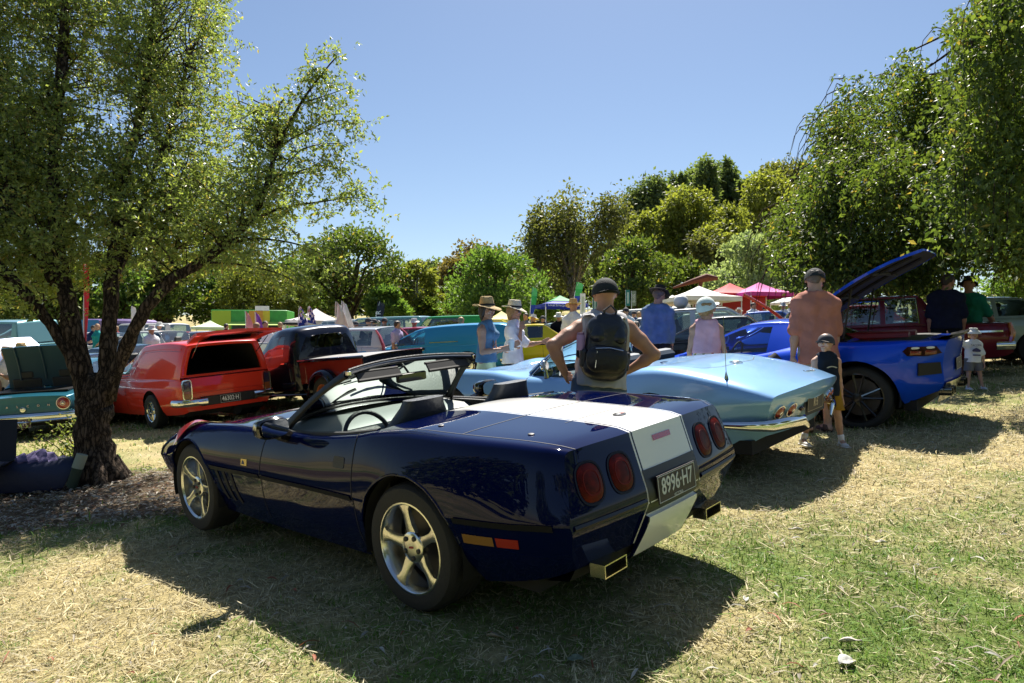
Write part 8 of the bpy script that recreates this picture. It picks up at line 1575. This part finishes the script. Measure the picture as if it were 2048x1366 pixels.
BPK.scale = (1, 1.0, .80); BPK.location = MAN.o.location + Vector((.015, -.165, .965)); BPK.rotation_euler = (.09, 0, BACK + .08)
BT = thing('drink_bottle', 'mauve drink bottle in the side pocket of the black backpack', 'bottle'); b = MB(); b.lathe([(0, 0), (.034, 0), (.036, .01), (.036, .17), (.03, .185), (.03, .20)], n=18); b.build('bottle_body', pm('mauve_plastic', (.42, .26, .42), .4), BT); b = MB(); b.lathe([(.031, .185), (.031, .215), (.0, .217)], n=18); b.build('bottle_cap', pm('mauve_dark', (.25, .14, .25), .4), BT)
BT.scale = (.85, .85, .60); BT.location = BPK.location + Vector((-.165, -.015, .17)); 
# 2 woman in a tan straw hat
p = Person('laughing woman in tan straw hat, blue singlet and pale yellow skirt holding a drink cup', 1.64, .98, dict(armL=((.10, .2, -1), (.75, .1, .28)), armR=((.10, -.12, -1), (.80, .20, .12)), handR=(.9, .3, .2), palmR=(0, 1, 0), head=(1, -.25, .08), twist=0, curl=.5), SK1, .011, True)
p.tank(cloth('denim_singlet', (.10, .19, .30)), .0, .009); p.skirt(cloth('pale_yellow', (.72, .68, .36)), .33, .05, 'skirt', .07); p.shoes(WSHOE); p.hair(HAIRD, .06, True); p.hat(STRAW, BAND, .085, .125, .82, .06, .03); p.glasses(SHADES); W1 = p.place(973, 8.9, R(-22))
b = MB(); b.tube([p.j['shL'] + vec(.0, -.05, .03), p.pel + vec(.10, .02, .22), p.pel + vec(.06, -.15, .02)], [.012] * 3, 6, flat=((0, 1, 0), 1, .3)); b.build('bag_strap', pm('tan_leather', (.22, .10, .04), .6), W1.o)
CUP = thing('drink_cup', 'clear iced drink cup held by the laughing woman in the tan straw hat', 'cup'); b = MB(); b.lathe([(0, 0), (.030, 0), (.040, .10), (.041, .105)], n=18); b.build('cup_body', pm('cup_plastic', (.62, .60, .56), .25), CUP); b = MB(); b.lathe([(.043, .10), (.043, .11), (.03, .14), (.0, .145)], n=18); b.build('lid', pm('cup_lid', (.75, .75, .75), .2), CUP)
Mw = Matrix.Translation(W1.o.location) @ Matrix.Rotation(R(-22), 4, 'Z'); CUP.location = Mw @ Vector(p.j['wrR'] + nz((.9, .3, .2)) * .10 + vec(.02, .03, -.03))
# 3 woman in a white hat
p = Person('woman in white hat, sunglasses and loose white shirt with one hand at her cheek', 1.60, 1.0, dict(armL=((.55, .2, -.75), (.85, -.12, .15)), armR=((.45, -.18, -.85), (.14, .16, 1)), handR=(.1, .35, 1), handL=(.95, -.1, .3), palmR=(-.3, 1, 0), head=(1, -.12, -.05)), SK1, .012, True)
p.shirt(cloth('white_linen', (.80, .80, .86)), .85, -.05, .02, 'loose_shirt', True, .03); p.shorts(cloth('navy_skirt', (.02, .025, .05)), .85, .02); p.shoes(WSHOE); p.hair(HAIRB, .05, True); p.hat(STRAW2, BAND, .075, .115, .85, .02, .03); p.glasses(SHADES); W2 = p.place(1026, 9.7, R(-14))
# 4 man in the orange shirt
p = Person('tall man in rust orange T-shirt and black cap standing behind the boy', 1.80, 1.0, dict(armL=((-.05, .16, -1), (.05, .08, -1)), armR=((.05, -.14, -1), (.18, -.02, -1)), head=(.86, -.5, -.5), lean=(.10, 0, 1), legL=((.0, .04, -1), (0, 0, -1))), SK2, .011)
p.shirt(cloth('rust_orange', (.46, .19, .14), .10), .95, -.125, .020, 'tshirt', True, .02); p.shorts(cloth('stone_shorts', (.42, .40, .36)), .9); p.shoes(pm('brown_sandal', (.06, .03, .02), .6)); p.hair(pm('hair_greying', (.14, .10, .08), .6, bump=.5, bscale=80, var=.2), 0, True); p.cap(pm('cloth_black_cap', (.014, .020, .020), .85, bump=.3, bscale=120), False, .12, pm('cap_bill_grey', (.05, .05, .05), .7)); p.place(1636, 7.5, BACK + .10)
# 5 boy
p = Person('boy in dark cap, navy sleeveless top and mustard shorts striding beside the orange-shirted man', 1.14, .92, dict(armL=((-.12, .20, -1), (.05, .10, -1)), armR=((.25, -.25, -1), (.35, .0, -1)), head=(.62, -.78, .0), legL=((.05, .20, -1), (-.10, .20, -1)), legR=((.0, -.34, -1), (-.12, -.30, -1)), lean=(.02, 0, 1), twist=-.1), SK2, .009, child=True)
p.tank(cloth('navy_top', (.012, .018, .03)), -.06, .012, 'sleeveless_top', .012); p.shorts(cloth('mustard', (.30, .17, .02)), .72, .02); p.shoes(WSHOE, WSHOE); p.sock(WHITEC); p.hair(HAIRB, 0, True); p.cap(pm('cap_charcoal', (.035, .035, .045), .8, bump=.3, bscale=120), False, .0, pm('cap_bill_beige', (.16, .14, .13), .7)); BOY = p.place(1652, 6.75, R(-86))
b = MB(); arc = lambda r_, a: (math.cos(a) * r_, math.sin(a) * r_ * .55 - .03)
b.prism([arc(.060, R(150 - 12 * k)) for k in range(11)] + [arc(.042, R(30 + 12 * k)) for k in range(11)], 0, .0015, 'xy'); o = b.build('chest_print', pm('print_cream', (.5, .45, .3), .7), BOY.o); o.data.transform(frame(BOY.pel + vec(.110, .0, .215), Vector((1, -.1, .12))))
# 6 girl in pink
p = Person('girl in pale mint cap, pink sleeveless top and floral skirt seen from behind', 1.56, .90, dict(armL=((.1, .18, -1), (.55, -.1, -.6)), armR=((-.05, -.22, -1), (.05, -.08, -1)), head=(.65, -.75, .12), twist=0), SK2, .011, True, child=True)
p.tank(cloth('pink_top', (.72, .42, .50), .06), .055, .012); 
def floral():
    m = cloth('floral', (.72, .62, .55)); nt = m.node_tree; b = nt.nodes['Principled BSDF']; v = nt.nodes.new('ShaderNodeTexVoronoi'); v.inputs['Scale'].default_value = 26; tc = nt.nodes.new('ShaderNodeTexCoord'); nt.links.new(tc.outputs['Object'], v.inputs['Vector'])
    r = nt.nodes.new('ShaderNodeValToRGB'); r.color_ramp.interpolation = 'CONSTANT'; r.color_ramp.elements[0].color = (1, 1, 1, 1); r.color_ramp.elements[1].position = .42; r.color_ramp.elements[1].color = (0, 0, 0, 1); nt.links.new(v.outputs['Distance'], r.inputs[0])
    c = nt.nodes.new('ShaderNodeValToRGB'); c.color_ramp.interpolation = 'CONSTANT'; E = c.color_ramp.elements; E[0].color = (.5, .03, .05, 1); E[1].position = .4; E[1].color = (.12, .2, .04, 1); e = E.new(.6); e.color = (.6, .35, .03, 1); e = E.new(.8); e.color = (.6, .1, .12, 1)
    s_ = nt.nodes.new('ShaderNodeSeparateColor'); nt.links.new(v.outputs['Color'], s_.inputs[0]); nt.links.new(s_.outputs[0], c.inputs[0]); mx = nt.nodes.new('ShaderNodeMix'); mx.data_type = 'RGBA'; mx.inputs[6].default_value = (.72, .62, .55, 1); nt.links.new(r.outputs[0], mx.inputs[0]); nt.links.new(c.outputs[0], mx.inputs[7]); nt.links.new(mx.outputs[2], b.inputs['Base Color']); return m
p.skirt(floral(), .20, .03, 'floral_skirt', .10); p.shoes(WSHOE); p.hair(HAIRB, .02, True); p.cap(pm('cap_mint', (.60, .70, .66), .8, bump=.3, bscale=120), False, -.10); p.place(1413, 7.9, BACK - .1)
# 7 man in the blue long sleeved shirt
p = Person('man in black wide hat and faded blue long-sleeved shirt seen from behind', 1.80, .98, dict(armL=((-.02, .14, -1), (.12, .02, -1)), armR=((-.02, -.14, -1), (.12, -.02, -1)), head=(.75, -.65, -.25)), SK1, .013)
p.shirt(cloth('faded_blue', (.13, .20, .33)), 1.86, -.05, .02, 'long_sleeved_shirt', True, .02); p.shorts(cloth('dark_trousers', (.02, .02, .025)), 1.9, .02, 'trousers'); p.shoes(BLACK); p.hair(pm('hair_greying', (.14, .10, .08), .6, bump=.5, bscale=80, var=.2), 0, True); p.hat(pm('felt_black', (.015, .013, .013), .8), None, .07, .10, .85, .05, .03, pinch=False); p.place(1316, 11.6, BACK)
# 8 toddler
p = Person('toddler in white sun hat, white printed T-shirt and grey shorts beside blue coupe', .90, 1.0, dict(armR=((.25, -.75, .35), (.1, -.7, .45)), armL=((.12, .3, -1), (.2, .0, -1)), head=(1, .0, -.05), legL=((.0, .22, -1), (-.05, .20, -1)), legR=((.05, -.08, -1), (0, -.05, -1))), SK2, .008, child=True)
p.shirt(WHITEC, .9, -.06, .012, 'tshirt', True, .012); p.shorts(cloth('grey_shorts', (.16, .16, .17)), .78, .018); p.shoes(WSHOE, WSHOE); p.hair(HAIRB, .01, True); p.hat(cloth('white_hat', (.74, .72, .68)), None, .06, .085, .85, .05, .05, .06, pinch=False, soft=1, name='sun_hat'); TOD = p.place(1946, 10.2, R(-98))
ink = pm('print_navy', (.05, .04, .12), .7); fr = lambda z, x=.098: frame(TOD.pel + vec(x, 0, z), Vector((1, 0, .08)))
text('TACOMA', .042, ink, TOD.o, fr(.19), 'chest_print', .001, .8)
b = MB(); b.prism([(-.05, -.008), (.055, -.012), (.055, .008), (-.05, .010)], 0, .001, 'xy'); o = b.build('print_band', ink, TOD.o); o.data.transform(fr(.05, .103))
b = MB(); b.prism([(-.05, -.02), (.05, -.025), (.06, .0), (.03, .02), (.0, .035), (-.035, .02), (-.055, .0)], 0, .001, 'xy'); o = b.build('print_picture', ink, TOD.o); o.data.transform(fr(.12, .101))
# 9, 10 two people by the maroon wagon
p = Person('man in navy T-shirt standing beside the maroon sedan, head against the leaves', 1.80, 1.14, dict(head=(.6, -.8, -.3), armR=((-.05, -.16, -1), (.15, -.02, -1))), SK3, .013); p.shirt(cloth('navy_tshirt', (.012, .014, .035)), .95, -.05, .02, 'tshirt', True, .02); p.shorts(cloth('black_shorts', (.012, .012, .014)), .95); p.shoes(BLACK); p.hair(HAIRD); p.place(1893, 11.9, BACK - .3)
p = Person('person in green T-shirt and black bucket hat beside the navy-shirted man', 1.72, 1.08, dict(head=(1, .2, -.2), armR=((.35, -.35, -1), (.5, -.2, -.6))), SK3, .015); p.shirt(cloth('green_tshirt', (.015, .16, .10)), .9, -.05, .02, 'tshirt', True, .02); p.shorts(cloth('black_shorts', (.012, .012, .014)), .95); p.shoes(BLACK); p.hat(pm('felt_black', (.015, .013, .013), .8), None, .05, .10, .9, .05, .05, pinch=False, soft=1); p.place(1938, 12.4, R(40))
